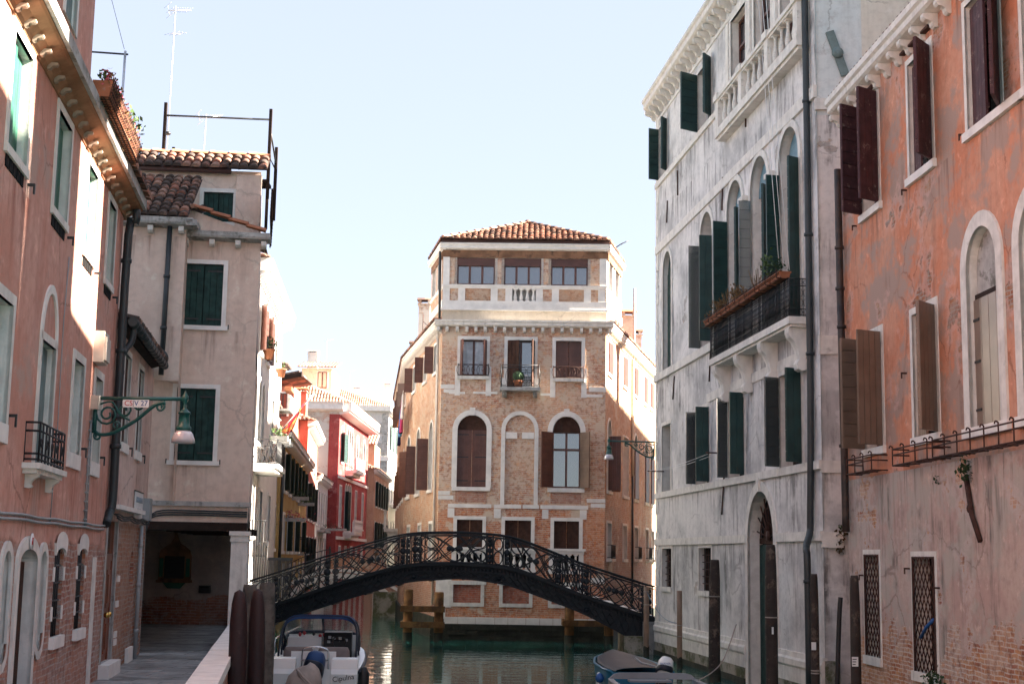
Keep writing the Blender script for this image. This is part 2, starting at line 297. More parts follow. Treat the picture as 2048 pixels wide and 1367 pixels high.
class MB:
    """collects faces in a local frame and links them as ONE mesh object"""
    def __init__(s,F=None,M0=None): s.v=[];s.f=[];s.uv=[];s.sm=[];s.M=M0 or (F.M if F else Matrix.Identity(4)); s.st=[]; s.smooth=False; s.mk=[]
    def push(s,m): s.st.append(s.M); s.M=s.M@m; return s
    def pop(s): s.M=s.st.pop(); return s
    def face(s,pts,uv=None):
        P=[Vector(p) for p in pts]
        if uv is None:
            n=Vector((0,0,0))
            for i in range(len(P)):
                a,b=P[i],P[(i+1)%len(P)]; n+=Vector(((a.y-b.y)*(a.z+b.z),(a.z-b.z)*(a.x+b.x),(a.x-b.x)*(a.y+b.y)))
            ax,ay,az=abs(n.x),abs(n.y),abs(n.z)
            if ay>=ax and ay>=az: uv=[(p.x,p.z) for p in P]
            elif ax>=az: uv=[(p.y,p.z) for p in P]
            else: uv=[(p.x,p.y) for p in P]
        b=len(s.v); s.v+=[s.M@p for p in P]; s.f.append(tuple(range(b,b+len(P)))); s.uv.append(uv); s.sm.append(s.smooth)
    def box(s,x0,x1,y0,y1,z0,z1):
        s.mk.append((len(s.v),len(s.f)))
        if x0>x1:x0,x1=x1,x0
        if y0>y1:y0,y1=y1,y0
        if z0>z1:z0,z1=z1,z0
        a=[(x0,y0,z0),(x1,y0,z0),(x1,y1,z0),(x0,y1,z0),(x0,y0,z1),(x1,y0,z1),(x1,y1,z1),(x0,y1,z1)]
        for q in ((0,3,2,1),(4,5,6,7),(0,1,5,4),(1,2,6,5),(2,3,7,6),(3,0,4,7)): s.face([a[i] for i in q])
        return s
    def obox(s,x0,x1,o0,o1,z0,z1): return s.box(x0,x1,-o1,-o0,z0,z1)       # o = outwards from a facade
    def tube(s,pts,r,n=6,r1=None,cap=True,smooth=True):
        s.mk.append((len(s.v),len(s.f)))
        P=[Vector(p) for p in pts]; rings=[]; up=None
        for i,p in enumerate(P):
            t=(P[min(i+1,len(P)-1)]-P[max(i-1,0)]).normalized()
            if up is None:
                up=Vector((0,0,1)) if abs(t.z)<.9 else Vector((1,0,0))
            a=t.cross(up).normalized(); b_=a.cross(t).normalized(); up=b_
            rr=r if r1 is None else r+(r1-r)*i/(len(P)-1)
            rings.append([p+(a*math.cos(2*PI*k/n)+b_*math.sin(2*PI*k/n))*rr for k in range(n)])
        s._rings(rings,cap,smooth); return s
    def _rings(s,rings,cap=True,smooth=True,closed=True):
        b=len(s.v); n=len(rings[0])
        for i,rg in enumerate(rings):
            s.v+=[s.M@Vector(q) for q in rg]
        for i in range(len(rings)-1):
            for k in range(n if closed else n-1):
                k2=(k+1)%n; s.f.append((b+i*n+k,b+i*n+k2,b+(i+1)*n+k2,b+(i+1)*n+k)); s.uv.append([(k/n,i),((k+1)/n,i),((k+1)/n,i+1),(k/n,i+1)]); s.sm.append(smooth)
        if cap:
            for base,rev in ((b,True),(b+(len(rings)-1)*n,False)):
                ids=list(range(base,base+n)); 
                if rev: ids.reverse()
                s.f.append(tuple(ids)); s.uv.append([(0,0)]*n); s.sm.append(False)
    def lathe(s,c,prof,n=10,smooth=True,cap=True,axis='z'):
        s.mk.append((len(s.v),len(s.f))); c=Vector(c); rings=[]
        for r,h in prof:
            rg=[]
            for k in range(n):
                a=2*PI*k/n
                if axis=='z': rg.append(c+Vector((r*math.cos(a),r*math.sin(a),h)))
                elif axis=='y': rg.append(c+Vector((r*math.cos(a),h,-r*math.sin(a))))
                else: rg.append(c+Vector((h,r*math.cos(a),r*math.sin(a))))
            rings.append(rg)
        s._rings(rings,cap,smooth); return s
    def extrude(s,poly,y0,y1):            # polygon in local x,z pushed along y
        n=len(poly); A=[(p[0],y0,p[1]) for p in poly]; B=[(p[0],y1,p[1]) for p in poly]
        s.face(A); s.face(B[::-1])
        for i in range(n): j=(i+1)%n; s.face([A[j],A[i],B[i],B[j]])
        return s
    def extrude_x(s,poly,x0,x1):          # polygon in local y,z pushed along x
        n=len(poly); A=[(x0,p[0],p[1]) for p in poly]; B=[(x1,p[0],p[1]) for p in poly]
        s.face(A); s.face(B[::-1])
        for i in range(n): j=(i+1)%n; s.face([A[j],A[i],B[i],B[j]])
        return s
    def strip(s,A,B):
        for i in range(len(A)-1): s.face([A[i],A[i+1],B[i+1],B[i]])
        return s
    def mesh(s,name,mat,inv=None):
        me=bpy.data.meshes.new(name); me.from_pydata([tuple(v) for v in s.v],[],s.f); 
        u=me.uv_layers.new(name='UV'); d=[]
        for q in s.uv:
            for a in q: d+=[a[0],a[1]]
        u.data.foreach_set('uv',d); me.polygons.foreach_set('use_smooth',s.sm)
        me.materials.append(M[mat] if isinstance(mat,str) else mat); me.update(); return me
    def split(s,name,mat,parent):
        """every box, bar or turned piece becomes a part of its own"""
        e=s.mk[1:]+[(len(s.v),len(s.f))]
        for (v0,f0),(v1,f1) in zip(s.mk,e):
            m=MB(); m.v=s.v[v0:v1]; m.f=[tuple(i-v0 for i in q) for q in s.f[f0:f1]]; m.uv=s.uv[f0:f1]; m.sm=s.sm[f0:f1]; m.build(name,mat,parent)
    def build(s,name,mat,parent=None,label=None,cat=None,group=None,kind=None):
        o=inst(s.mesh(name,mat),name,parent,Matrix.Identity(4)); return tag(o,label,cat,group,kind)
def arcpts(s0,s1,zs,z1,n=14):            # arch from the left springing to the right one
    c=(s0+s1)/2; a=(s1-s0)/2; return [(c-a*math.cos(PI*i/n),zs+(z1-zs)*math.sin(PI*i/n)) for i in range(n+1)]
class Facade:
    """a wall standing on the line p0 -> p1 (left to right seen from outside)"""
    def __init__(s,p0,p1):
        s.p0=Vector((p0[0],p0[1],0)); d=Vector((p1[0]-p0[0],p1[1]-p0[1],0)); s.L=d.length; s.d=d.normalized(); s.n=Vector((s.d.y,-s.d.x,0)); s.op=[]
        s.M=Matrix(((s.d.x,-s.n.x,0,s.p0.x),(s.d.y,-s.n.y,0,s.p0.y),(0,0,1,0),(0,0,0,1)))
    def px(s,u,v,o=0):
        r=ray(u,v); q=s.p0+s.n*o; t=(q.x*s.n.x+q.y*s.n.y)/(r.x*s.n.x+r.y*s.n.y)
        p=Vector((r.x*t,r.y*t,EYE+r.z*t)); return (Vector((p.x,p.y,0))-s.p0).dot(s.d),p.z
    def rect(s,a,b,o=0): (s0,z1),(s1,z0)=s.px(*a,o),s.px(*b,o); return s0,s1,z0,z1
    def at(s,x,o,z): return s.p0+s.d*x+s.n*o+Vector((0,0,z))
    def xy(s,x,o=0): p=s.at(x,o,0); return (p.x,p.y)
    def hole(s,s0,s1,z0,z1,zs=None): s.op.append((s0,s1,z0,z1,zs)); return s
    def wall(s,parent,mat,s0,s1,z0,z1,name='wall',o=0,label=None):
        mb=MB(s); ops=[q for q in s.op if q[0]<s1 and q[1]>s0 and q[2]<z1 and q[3]>z0]
        S=sorted({s0,s1}|{min(max(x,s0),s1) for q in ops for x in q[:2]}); Z=sorted({z0,z1}|{min(max(x,z0),z1) for q in ops for x in q[2:4]})
        for j in range(len(Z)-1):
            run=None
            for i in range(len(S)):
                free=False
                if i<len(S)-1:
                    cx_,cz=(S[i]+S[i+1])/2,(Z[j]+Z[j+1])/2; free=not any(q[0]<cx_<q[1] and q[2]<cz<q[3] for q in ops)
                if free and run is None: run=S[i]
                if not free and run is not None:
                    mb.face([(run,-o,Z[j]),(S[i],-o,Z[j]),(S[i],-o,Z[j+1]),(run,-o,Z[j+1])]); run=None
        for q in ops:
            if q[4] is not None:
                A=arcpts(q[0],q[1],q[4],q[3]); h=len(A)//2
                for i in range(len(A)-1):
                    cx_=q[0] if i<h else q[1]
                    mb.face([(A[i][0],-o,A[i][1]),(A[i+1][0],-o,A[i+1][1]),(cx_,-o,q[3])][::-1])
        ob=mb.build(name,mat,parent)
        if label: ob['label']=label
        return ob
def reveal(mb,s0,s1,z0,z1,zs,d,o=0):
    """the sides of an opening, d deep"""
    y0,y1=-o,d
    if zs is None: top=[(s0,z1),(s1,z1)]
    else: top=arcpts(s0,s1,zs,z1)
    path=[(s0,z0)]+([(s0,zs)] if zs is not None and False else [])+top+[(s1,z0)]
    for a,b in zip(path,path[1:]): mb.face([(a[0],y0,a[1]),(a[0],y1,a[1]),(b[0],y1,b[1]),(b[0],y0,b[1])])
    mb.face([(s0,y0,z0),(s1,y0,z0),(s1,y1,z0),(s0,y1,z0)])
def surround(mb,s0,s1,z0,z1,zs,w,out,bottom=False,key=0):
    """stone band round an opening"""
    if zs is None: 
        mb.obox(s0-w,s0,-.02,out,z0,z1); mb.obox(s1,s1+w,-.02,out,z0,z1); mb.obox(s0-w,s1+w,-.02,out,z1,z1+w)
    else:
        mb.obox(s0-w,s0,-.02,out,z0,zs); mb.obox(s1,s1+w,-.02,out,z0,zs)
        A=arcpts(s0,s1,zs,z1); B=arcpts(s0-w,s1+w,zs,z1+w)
        for i in range(len(A)-1):
            a,b,c,d=A[i],A[i+1],B[i+1],B[i]
            mb.face([(a[0],-out,a[1]),(b[0],-out,b[1]),(c[0],-out,c[1]),(d[0],-out,d[1])]); mb.face([(d[0],-out,d[1]),(c[0],-out,c[1]),(c[0],.02,c[1]),(d[0],.02,d[1])]); mb.face([(a[0],.02,a[1]),(b[0],.02,b[1]),(b[0],-out,b[1]),(a[0],-out,a[1])])
        if key: m=(s0+s1)/2; mb.obox(m-.1,m+.1,-.02,out+key,z1-.02,z1+w+.08)
    if bottom: mb.obox(s0-w,s1+w,-.02,out,z0-w,z0)
def leaf(F,parent,sh,o,w,z0,z1,side,ang,mat,boards='h',arch=0,hinge=True,name='shutter',nb=None):
    """one shutter leaf hinged at sh; side +1 hangs on the left jamb, -1 on the right; ang 0 shut, 180 back on the wall"""
    mb=MB(F); a=-R(ang) if side>0 else R(ang)
    mb.push(Matrix.Translation((sh,-o,0))@Matrix.Rotation(a,4,'Z'))
    x0,x1=(0,w) if side>0 else (-w,0); t=.028
    if boards=='h':
        n=nb or max(4,round((z1-z0)/.24)); h=(z1-z0)/n
        mb.box(x0,x1,-.012,.006,z0,z1)
        for i in range(n): mb.box(x0+.002,x1-.002,.007,t,z0+i*h+.006,z0+(i+1)*h-.006)
        nv=max(2,round(w/.16))
        for i in range(nv): mb.box(x0+(x1-x0)*i/nv+.004,x0+(x1-x0)*(i+1)/nv-.004,-t,-.013,z0+.002,z1-.002)
    else:
        nv=nb or max(2,round(w/.15)); mb.box(x0,x1,-.006,.01,z0,z1)
        for i in range(nv): mb.box(x0+(x1-x0)*i/nv+.005,x0+(x1-x0)*(i+1)/nv-.005,-t,-.007,z0+.002+rnd.uniform(0,.01),z1-.002)
        for k in (.12,.88): mb.box(x0+.02,x1-.02,.011,t+.01,z0+(z1-z0)*k-.04,z0+(z1-z0)*k+.04)
    if arch:
        c=x1 if side>0 else x0; n=6; a_=abs(x1-x0)
        xs=[(x0 if side>0 else x1)+(x1-x0)*side*0 for _ in range(1)]
        pts=[((x0+w*math.sin(PI/2*i/n)) if side>0 else (x1-w*math.sin(PI/2*i/n)),z1+arch*(1-math.cos(PI/2*i/n))) for i in range(n+1)]
        pts=[((x0+w*i/n) if side>0 else (x1-w*i/n), z1+arch*math.sqrt(max(0,1-(1-i/n)**2))) for i in range(n+1)]
        poly=[(x0 if side>0 else x1,z1)]+pts+[((x1 if side>0 else x0),z1)]
        mb.extrude(poly,-.02,.02)
    o_=mb.build(name,mat,parent)
    if hinge:
        hb=MB(F); hb.push(Matrix.Translation((sh,-o,0))@Matrix.Rotation(a,4,'Z'))
        for k in ((.14,.5,.86) if z1-z0>1.6 else (.15,.85)):
            zc=z0+(z1-z0)*k; e=.55*w*(1 if side>0 else -1); hb.box(0,e,-t-.008,-t,zc-.018,zc+.018)
        return o_,hb
    return o_,None
def window(F,root,s0,s1,z0,z1,zs=None,mat='stone',w=.12,out=.03,d=.25,name='window',sill=None,fill='glass',fillmat='glass',frame='brown_shutter',bars=2,shut=None,shm='green_shutter',grille=None,label=None,key=0,revmat=None,boards='h',hang=.05,mull=1,trans=None,leafw=None,bottom=False,cut=True,zt=None):
    """window part of a building, with its sub-parts. shut=(left angle, right angle)"""
    if cut: F.hole(s0,s1,z0,z1,zs)
    mb=MB(F)
    if w: surround(mb,s0,s1,z0,z1,zs,w,out,bottom,key)
    reveal(mb,s0,s1,z0,z1,zs,d,out if w else 0)
    win=mb.build(name,mat,root)
    if label: win['label']=label
    A=arcpts(s0,s1,zs,z1) if zs is not None else [(s0,z1),(s1,z1)]
    if fill=='glass':
        pb=MB(F); pb.face([(s0,d-.01,z0),(s1,d-.01,z0)]+[(p[0],d-.01,p[1]) for p in A[::-1]]); pb.build('pane',fillmat,win)
        fb=MB(F); y0,y1=d-.07,d-.02; e=.05; zt_=zs if zs is not None else z1
        fb.box(s0,s0+e,y0,y1,z0,zt_); fb.box(s1-e,s1,y0,y1,z0,zt_); fb.box(s0+e,s1-e,y0,y1,z0,z0+.07); fb.box(s0+e,s1-e,y0,y1,zt_-.06,zt_)
        for i in range(1,mull+1): x=s0+(s1-s0)*i/(mull+1); fb.box(x-.04,x+.04,y0-.01,y1,z0+.07,zt_-.06)
        if trans: fb.box(s0+e,s1-e,y0-.012,y1,trans-.04,trans+.04)
        fb.build('window_frame',frame,win)
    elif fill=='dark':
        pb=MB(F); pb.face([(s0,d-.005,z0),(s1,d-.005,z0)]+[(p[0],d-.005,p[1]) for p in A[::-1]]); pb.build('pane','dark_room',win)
    elif fill=='boards':
        x=(s0+s1)/2
        for sd,sh in ((1,s0),(-1,s1)): leaf(F,win,sh,-(d-.05),(s1-s0)/2-.006,z0,zs if zs is not None else z1,sd,0,fillmat,boards='v',hinge=False)
        if zs is not None:
            pb=MB(F); pb.extrude([(p[0],p[1]) for p in A],d-.06,d-.02); pb.build('lunette',zt or fillmat,win)
    elif fill=='brick':
        pb=MB(F); pb.face([(s0,d-.005,z0),(s1,d-.005,z0)]+[(p[0],d-.005,p[1]) for p in A[::-1]]); pb.build('infill',fillmat,win)
    if shut:
        lw=leafw or (s1-s0)/2; zt_=zs if zs is not None else z1; hb0=None
        for sd,sh,an in ((1,s0,shut[0]),(-1,s1,shut[1])):
            if an is None: continue
            o_,hb=leaf(F,win,sh,(out if w else 0)+hang if an>15 else -.05,lw-.005,z0+.01,zt_-.01,sd,an,shm,boards=boards)
            hb.build('hinge','iron',o_) if False else None
    if sill: 
        sb=MB(F); ow,oh,oo=sill; sb.obox(s0-ow,s1+ow,-.02,oo,z0-oh,z0); sb.build('sill',mat if mat not in('plain',) else 'stone',win)
    if grille:
        gb=MB(F)
        if grille[0]=='x':
            n=max(3,round((s1-s0)/.17)); y=-.01; st=(s1-s0)/n*2; hh=st*1.35
            k=-int((z1-z0)/hh)-1
            for i in range(-int((z1-z0)/hh*2)-2,n+2):
                for sg in (1,-1):
                    xa=s0+i*(s1-s0)/n*1.0 if sg>0 else s0+(s1-s0)-(i*(s1-s0)/n); 
                    # clip a slanted bar to the opening
                    za,zb=z0,z1; sl_=(s1-s0)/n/(hh/2)*sg*1.0
                    pts=[]
                    t0,t1=0,(z1-z0); 
                    if sl_>0: ta,tb=(s0-xa)/sl_,(s1-xa)/sl_
                    else: ta,tb=(s1-xa)/sl_,(s0-xa)/sl_
                    ta,tb=max(ta,t0),min(tb,t1)
                    if tb-ta>.03: gb.tube([(xa+sl_*ta,y,z0+ta),(xa+sl_*tb,y,z0+tb)],.011,4)
            gb.box(s0,s0+.03,y-.02,y+.02,z0,z1); gb.box(s1-.03,s1,y-.02,y+.02,z0,z1); gb.box(s0+.03,s1-.03,y-.02,y+.02,z1-.03,z1)
        else:
            nv,nh=grille[1],grille[2]; y=grille[3] if len(grille)>3 else d*.35
            for i in range(nv): x=s0+(s1-s0)*(i+1)/(nv+1); gb.tube([(x,y,z0),(x,y,z1)],.013,5)
            for i in range(nh): z=z0+(z1-z0)*(i+1)/(nh+1); gb.tube([(s0,y,z),(s1,y,z)],.013,5)
        gb.build('grille','rust' if len(grille)<5 else grille[4],win)
    return win
def corbel_mesh(F,w,out,h,mat,kind='curl'):
    """one bracket seen at x=0, hanging from z=0"""
    key=('corbel',w,out,h,mat,kind)
    if key in CACHE: return CACHE[key]
    mb=MB()
    if kind=='curl': pr=[(0,0),(-out,0),(-out,-h*.28),(-out*.86,-h*.46),(-out*.6,-h*.5),(-out*.42,-h*.62),(-out*.36,-h*.85),(-out*.2,-h),(0,-h)]
    elif kind=='big': pr=[(0,0),(-out,0),(-out,-h*.12),(-out*.92,-h*.22),(-out*.7,-h*.32),(-out*.5,-h*.5),(-out*.42,-h*.72),(-out*.55,-h*.82),(-out*.5,-h*.95),(-out*.3,-h),(0,-h*.96)]
    else: pr=[(0,0),(-out,0),(-out,-h*.7),(-out*.7,-h),(0,-h)]
    mb.extrude_x(pr,-w/2,w/2); CACHE[key]=mb.mesh('bracket',mat); return CACHE[key]
CACHE={}
def cornice(F,root,s0,s1,z,prof,n,cw,cout,ch,mat='stone',bmat=None,kind='curl',name='cornice',ret=0,brk=True):
    """prof: list of (outwards, height) from the wall up, pushed along the wall; n brackets under it"""
    mb=MB(F); poly=[(.05,z+prof[0][1])]+[(-o,z+h) for o,h in prof]+[(.05,z+prof[-1][1])]
    mb.extrude_x(poly,s0,s1); c=mb.build(name,mat,root)
    me=corbel_mesh(F,cw,cout,ch,bmat or mat,kind)
    for i in range(n):
        x=s0+.12+(s1-s0-.24)*i/max(1,n-1)
        inst(me,'bracket',c,F.M@Matrix.Translation((x+rnd.uniform(-.02,.02),0,z+prof[0][1])))
    return c
def balusters(mb,s0,s1,n,z0,z1,o,r=.07):
    h=z1-z0
    for i in range(n):
        x=s0+(s1-s0)*(i+.5)/n
        mb.box(x-r,x+r,-o-r,-o+r,z0,z0+h*.09); mb.box(x-r,x+r,-o-r,-o+r,z1-h*.08,z1)
        mb.lathe((x,-o,0),[(r*.55,z0+h*.09),(r*.95,z0+h*.22),(r*1.0,z0+h*.32),(r*.62,z0+h*.55),(r*.42,z0+h*.7),(r*.55,z0+h*.78),(r*.45,z0+h*.84),(r*.8,z1-h*.08)],8,cap=False)
def tiles(a,b,at,bt,sp=.19,course=.30,r=.085,seed=0):
    """barrel tile roof over the plane with eave a-b and upper edge at-bt (equal points make a triangle)"""
    a,b,at,bt=map(Vector,(a,b,at,bt)); ex=(b-a).normalized(); nn=(b-a).cross(((at+bt)/2-(a+b)/2)).normalized()
    if nn.z<0: nn=-nn
    up=nn.cross(ex); 
    if up.z<0: up=-up
    L=(b-a).length; q=[(0,0),(L,0),((bt-a).dot(ex),(bt-a).dot(up)),((at-a).dot(ex),(at-a).dot(up))]
    mb=MB(); rr=random.Random(seed+11); n=max(1,round(L/sp)); sp=L/n
    def ext(x):
        ys=[]
        for i in range(4):
            (x0,y0),(x1,y1)=q[i],q[(i+1)%4]
            if abs(x1-x0)<1e-6: continue
            t=(x-x0)/(x1-x0)
            if -1e-6<=t<=1+1e-6: ys.append(y0+t*(y1-y0))
        return (min(ys),max(ys)) if len(ys)>1 else None
    lo=min(p[0] for p in q); hi=max(p[0] for p in q)
    k0=math.floor(lo/sp); k1=math.ceil(hi/sp)
    under=[a-nn*.03,b-nn*.03]+([bt-nn*.03] if (bt-at).length<1e-4 else [bt-nn*.03,at-nn*.03]); mb.face([tuple(p) for p in under],[(0,0)]*len(under))
    for k in range(k0,k1):
        x=(k+.5)*sp; e=ext(x)
        if not e or e[1]-e[0]<.05: continue
        y=e[0]-.08 if e[0]<.02 else e[0]; c=0
        while y<e[1]-.02:
            y2=min(y+course+.03,e[1]+.03); j=rr.uniform(-.012,.012); lift0=.05+rr.uniform(0,.012); lift1=.022
            rows=[]
            for yy,lf,rad in ((y,lift0,r),(y2,lift1,r*.86)):
                rows.append([a+ex*(x+j+rad*math.cos(PI*i/5))+up*yy+nn*(lf+rad*.8*math.sin(PI*i/5)-.03) for i in range(5,-1,-1)])
            b_=len(mb.v); mb.v+=rows[0]+rows[1]; cell=(rr.uniform(0,50)//1+.5,c+.5)
            cell=(k*1.0+500.5,c+.5)
            for i in range(5):
                mb.f.append((b_+i,b_+i+1,b_+7+i,b_+6+i)); mb.uv.append([cell]*4); mb.sm.append(True)
            mb.f.append(tuple(b_+i for i in (5,4,3,2,1,0))); mb.uv.append([cell]*6); mb.sm.append(False)
            y+=course; c+=1
    return mb
def ridge(mb,a,b,r=.10,course=.36):
    a,b=Vector(a),Vector(b); d=(b-a); n=max(1,round(d.length/course)); d/=n; t=d.normalized(); sd=t.cross(Vector((0,0,1))).normalized(); up=sd.cross(t)
    for i in range(n):
        rows=[]
        for p,rad,l in ((a+d*i,r,.05),(a+d*(i+1.08),r*.86,.02)):
            rows.append([p+sd*rad*math.cos(PI*k/5)+up*(rad*.75*math.sin(PI*k/5)+l) for k in range(6)])
        b_=len(mb.v); mb.v+=rows[0]+rows[1]; cell=(900.5+i,33.5)
        for k in range(5): mb.f.append((b_+k,b_+k+1,b_+7+k,b_+6+k)); mb.uv.append([cell]*4); mb.sm.append(True)
        mb.f.append(tuple(b_+k for k in range(6))); mb.uv.append([cell]*6); mb.sm.append(False)
def leaves(mb,c,rad,n,size,rr=rnd,up=.3):
    for _ in range(n):
        v=Vector((rr.gauss(0,.45),rr.gauss(0,.45),rr.gauss(0,.45))); p=Vector(c)+Vector((v.x*rad[0],v.y*rad[1],v.z*rad[2]))
        d=Vector((rr.uniform(-1,1),rr.uniform(-1,1),rr.uniform(-.5,1)+up)).normalized(); e=d.cross(Vector((rr.uniform(-1,1),rr.uniform(-1,1),rr.uniform(-1,1)))).normalized()
        s_=size*rr.uniform(.6,1.3); mb.face([p,p+d*s_*.5+e*s_*.28,p+d*s_,p+d*s_*.5-e*s_*.28])
def text(name,body,mat,parent,mw,size,font_extrude=.002,align='CENTER',sx=1):
    c=bpy.data.curves.new(name,'FONT'); c.body=body; c.size=size; c.extrude=font_extrude; c.align_x=align; c.align_y='CENTER'
    t=bpy.data.objects.new('t',c); COL.objects.link(t); dg=bpy.context.evaluated_depsgraph_get(); me=bpy.data.meshes.new_from_object(t.evaluated_get(dg)); bpy.data.objects.remove(t)
    me.materials.clear(); me.materials.append(M[mat]); me.name=name
    if sx!=1:
        for v in me.vertices: v.co.x*=sx
    return inst(me,name,parent,mw)
def fmat(F,x,o,z): return F.M@Matrix.Translation((x,-o,z))@Matrix.Rotation(PI/2,4,'X')      # writing lying on a facade
def polyline(mb,pts,r,n=8): return mb.tube(pts,r,n)
def smooth_path(P,k=4):
    P=[Vector(p) for p in P]; out=[]
    for i in range(len(P)-1):
        p0,p1,p2,p3=P[max(i-1,0)],P[i],P[i+1],P[min(i+2,len(P)-1)]
        for j in range(k):
            t=j/k; out.append(.5*((2*p1)+(p2-p0)*t+(2*p0-5*p1+4*p2-p3)*t*t+(3*p1-p0-3*p2+p3)*t**3))
    return out+[P[-1]]
def prism_body(parent,mat,quads,name='wall'):
    mb=MB()
    for q in quads: mb.face(q)
    return mb.build(name,mat,parent)
def hidden_shell(root,mat,F,s0,s1,z0,z1,depth,name='rear_wall',left=True,right=True,back=True):
    mb=MB(F)
    if left: mb.face([(s0,depth,z0),(s0,0,z0),(s0,0,z1),(s0,depth,z1)])
    if right: mb.face([(s1,0,z0),(s1,depth,z0),(s1,depth,z1),(s1,0,z1)])
    if back: mb.face([(s1,depth,z0),(s0,depth,z0),(s0,depth,z1),(s1,depth,z1)])
    return mb.build(name,mat,root)
def downpipe(root,pts,r,mat,collars=(),name='drainpipe'):
    mb=MB(); mb.tube(smooth_path(pts,3) if len(pts)>2 else pts,r,9)
    for p in collars: mb.lathe(p,[(r*1.02,-.035),(r*1.28,-.03),(r*1.28,.03),(r*1.02,.035)],9)
    return mb.build(name,mat,root)
def chimney(root,p,w,d,h,mat='bright_brick',cap='tile',name='chimney'):
    mb=MB(M0=Matrix.Translation(Vector(p))); mb.box(-w/2,w/2,-d/2,d/2,-.8,h); mb.box(-w/2-.05,w/2+.05,-d/2-.05,d/2+.05,h,h+.07)
    for sx in (-1,1): mb.box(sx*w*.4-.05,sx*w*.4+.05,-d/2,d/2,h+.07,h+.22)
    o=mb.build(name,mat,root)
    c=MB(M0=Matrix.Translation(Vector(p))); e=.08
    c.face([(-w/2-e,-d/2-e,h+.22),(w/2+e,-d/2-e,h+.22),(w/2+e,0,h+.36),(-w/2-e,0,h+.36)]); c.face([(w/2+e,d/2+e,h+.22),(-w/2-e,d/2+e,h+.22),(-w/2-e,0,h+.36),(w/2+e,0,h+.36)])
    c.face([(-w/2-e,d/2+e,h+.22),(w/2+e,d/2+e,h+.22),(w/2+e,-d/2-e,h+.22),(-w/2-e,-d/2-e,h+.22)])
    c.face([(-w/2-e,-d/2-e,h+.22),(-w/2-e,0,h+.36),(-w/2-e,d/2+e,h+.22)]); c.face([(w/2+e,-d/2-e,h+.22),(w/2+e,d/2+e,h+.22),(w/2+e,0,h+.36)])
    c.build('chimney_cap',cap,o); return o
# ================================================================ THE SETTING
def sheet(name,pts,mat,z,kind='structure'):
    mb=MB(); mb.face([(p[0],p[1],z) for p in pts]); return mb.build(name,mat,None,kind=kind)
sheet('seabed',[(-400,-60),(400,-60),(400,900),(-400,900)],'quay',-1.6)
sheet('canal_water',[(-120,-40),(120,-40),(120,400),(-120,400)],'water',0.0)
LB=atz(219,1344,1.1); LS=-0.14074; lx=lambda y:LB.x+LS*(y-LB.y)          # line of the left wall
ex=lambda y:-3.27-.1581*(y-14.93)                                          # inner edge of the parapet
mb=MB()
E0=[(ex(y)+.3,y) for y in (-20,14,27.6)]
E1=[(-5.0,27.6),(-8.45,46.3),(-8.6,49.2)]
poly=[(-40,-20)]+E0+E1+[(-40,49.2)]
mb.face([(p[0],p[1],1.1) for p in poly])
edge=E0+E1
for a,b in zip(edge,edge[1:]): mb.face([(a[0],a[1],-1.6),(b[0],b[1],-1.6),(b[0],b[1],1.1),(a[0],a[1],1.1)])
mb.build('fondamenta','paving',None,kind='structure')
# quay skirt bands, dark with weed at the waterline
mb=MB()
for a,b in zip(E0+[E1[0]],(E0+E1)[1:]):
    mb.face([(a[0]+.02,a[1],-.5),(b[0]+.02,b[1],-.5),(b[0]+.02,b[1],.5),(a[0]+.02,a[1],.5)])
mb.build('quay_weed','quay',None,kind='structure')
# paving slabs: long flat stones with open joints
sheet('pavement',[(lx(-15)-.1,-15),(ex(-15)+.02,-15),(ex(27.4)+.02,27.4),(-5.0,27.4),(-7.0,38.2),(-10.3,38.2),(lx(27.6)-2.8,27.6),(lx(27.6),27.5)],'pavement_slabs',1.106)

# ---------------------------------------------------------------- parapet along the canal
t=thing('parapet_wall','low brick canal parapet with pale stone coping beside the paved walk','parapet',(ex(20),20,1.1))
PF=Facade((ex(6)+.28,6),(ex(27.55)+.28,27.55)); L_=PF.L
mb=MB(PF); mb.obox(0,L_,-.26,0,1.1,1.54); mb.build('wall','dark_brick',t)
mb=MB(PF); x=0; rr=random.Random(5)
while x<L_-.01:
    w=min(rr.uniform(1.2,1.9),L_-x); mb.obox(x+.004,x+w-.004,-.30,.03,1.54,1.66+rr.uniform(-.004,.004)); x+=w
mb.build('coping','clean_stone',t)

# ================================================================ LEFT: the red house
LF=Facade((lx(0),0),(lx(30),30)); F=LF
H=thing('red_house','long salmon-red house with green shutters and bracketed eaves along the left side of the walk','house',LF.at(15,0,1.1))
def px4(F,a,b): return F.rect(a,b)
for (a,b,lab) in ((13.34,14.23,0),(15.86,16.74,0),(18.14,18.95,0),(20.12,20.82,0)):
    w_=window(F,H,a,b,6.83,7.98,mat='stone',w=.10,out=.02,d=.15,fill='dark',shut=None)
    leaf(F,w_,a+.02,-.09,.40,6.84,7.96,1,3,'bright_green',boards='v',hinge=False)
    leaf(F,w_,b-.01,-.115,b-a-.45,6.84,7.96,-1,0,'bright_green',boards='v',hinge=False)
    g=MB(F); 
    for k in range(5): g.obox(a-.02+(b-a)*k/5+.01,a-.02+(b-a)*(k+1)/5-.02,.0,.012,6.62,6.74)
    g.build('vent','dark_room',w_)
    sb=MB(F); sb.obox(a-.1,b+.1,-.02,.035,6.74,6.83); sb.build('sill','stone',w_)
    cb=MB(F); cb.obox(b+.2,b+.23,0,.07,6.70,6.73); cb.obox(b+.2,b+.23,.06,.08,6.62,6.73); cb.build('shutter_catch','iron',w_)
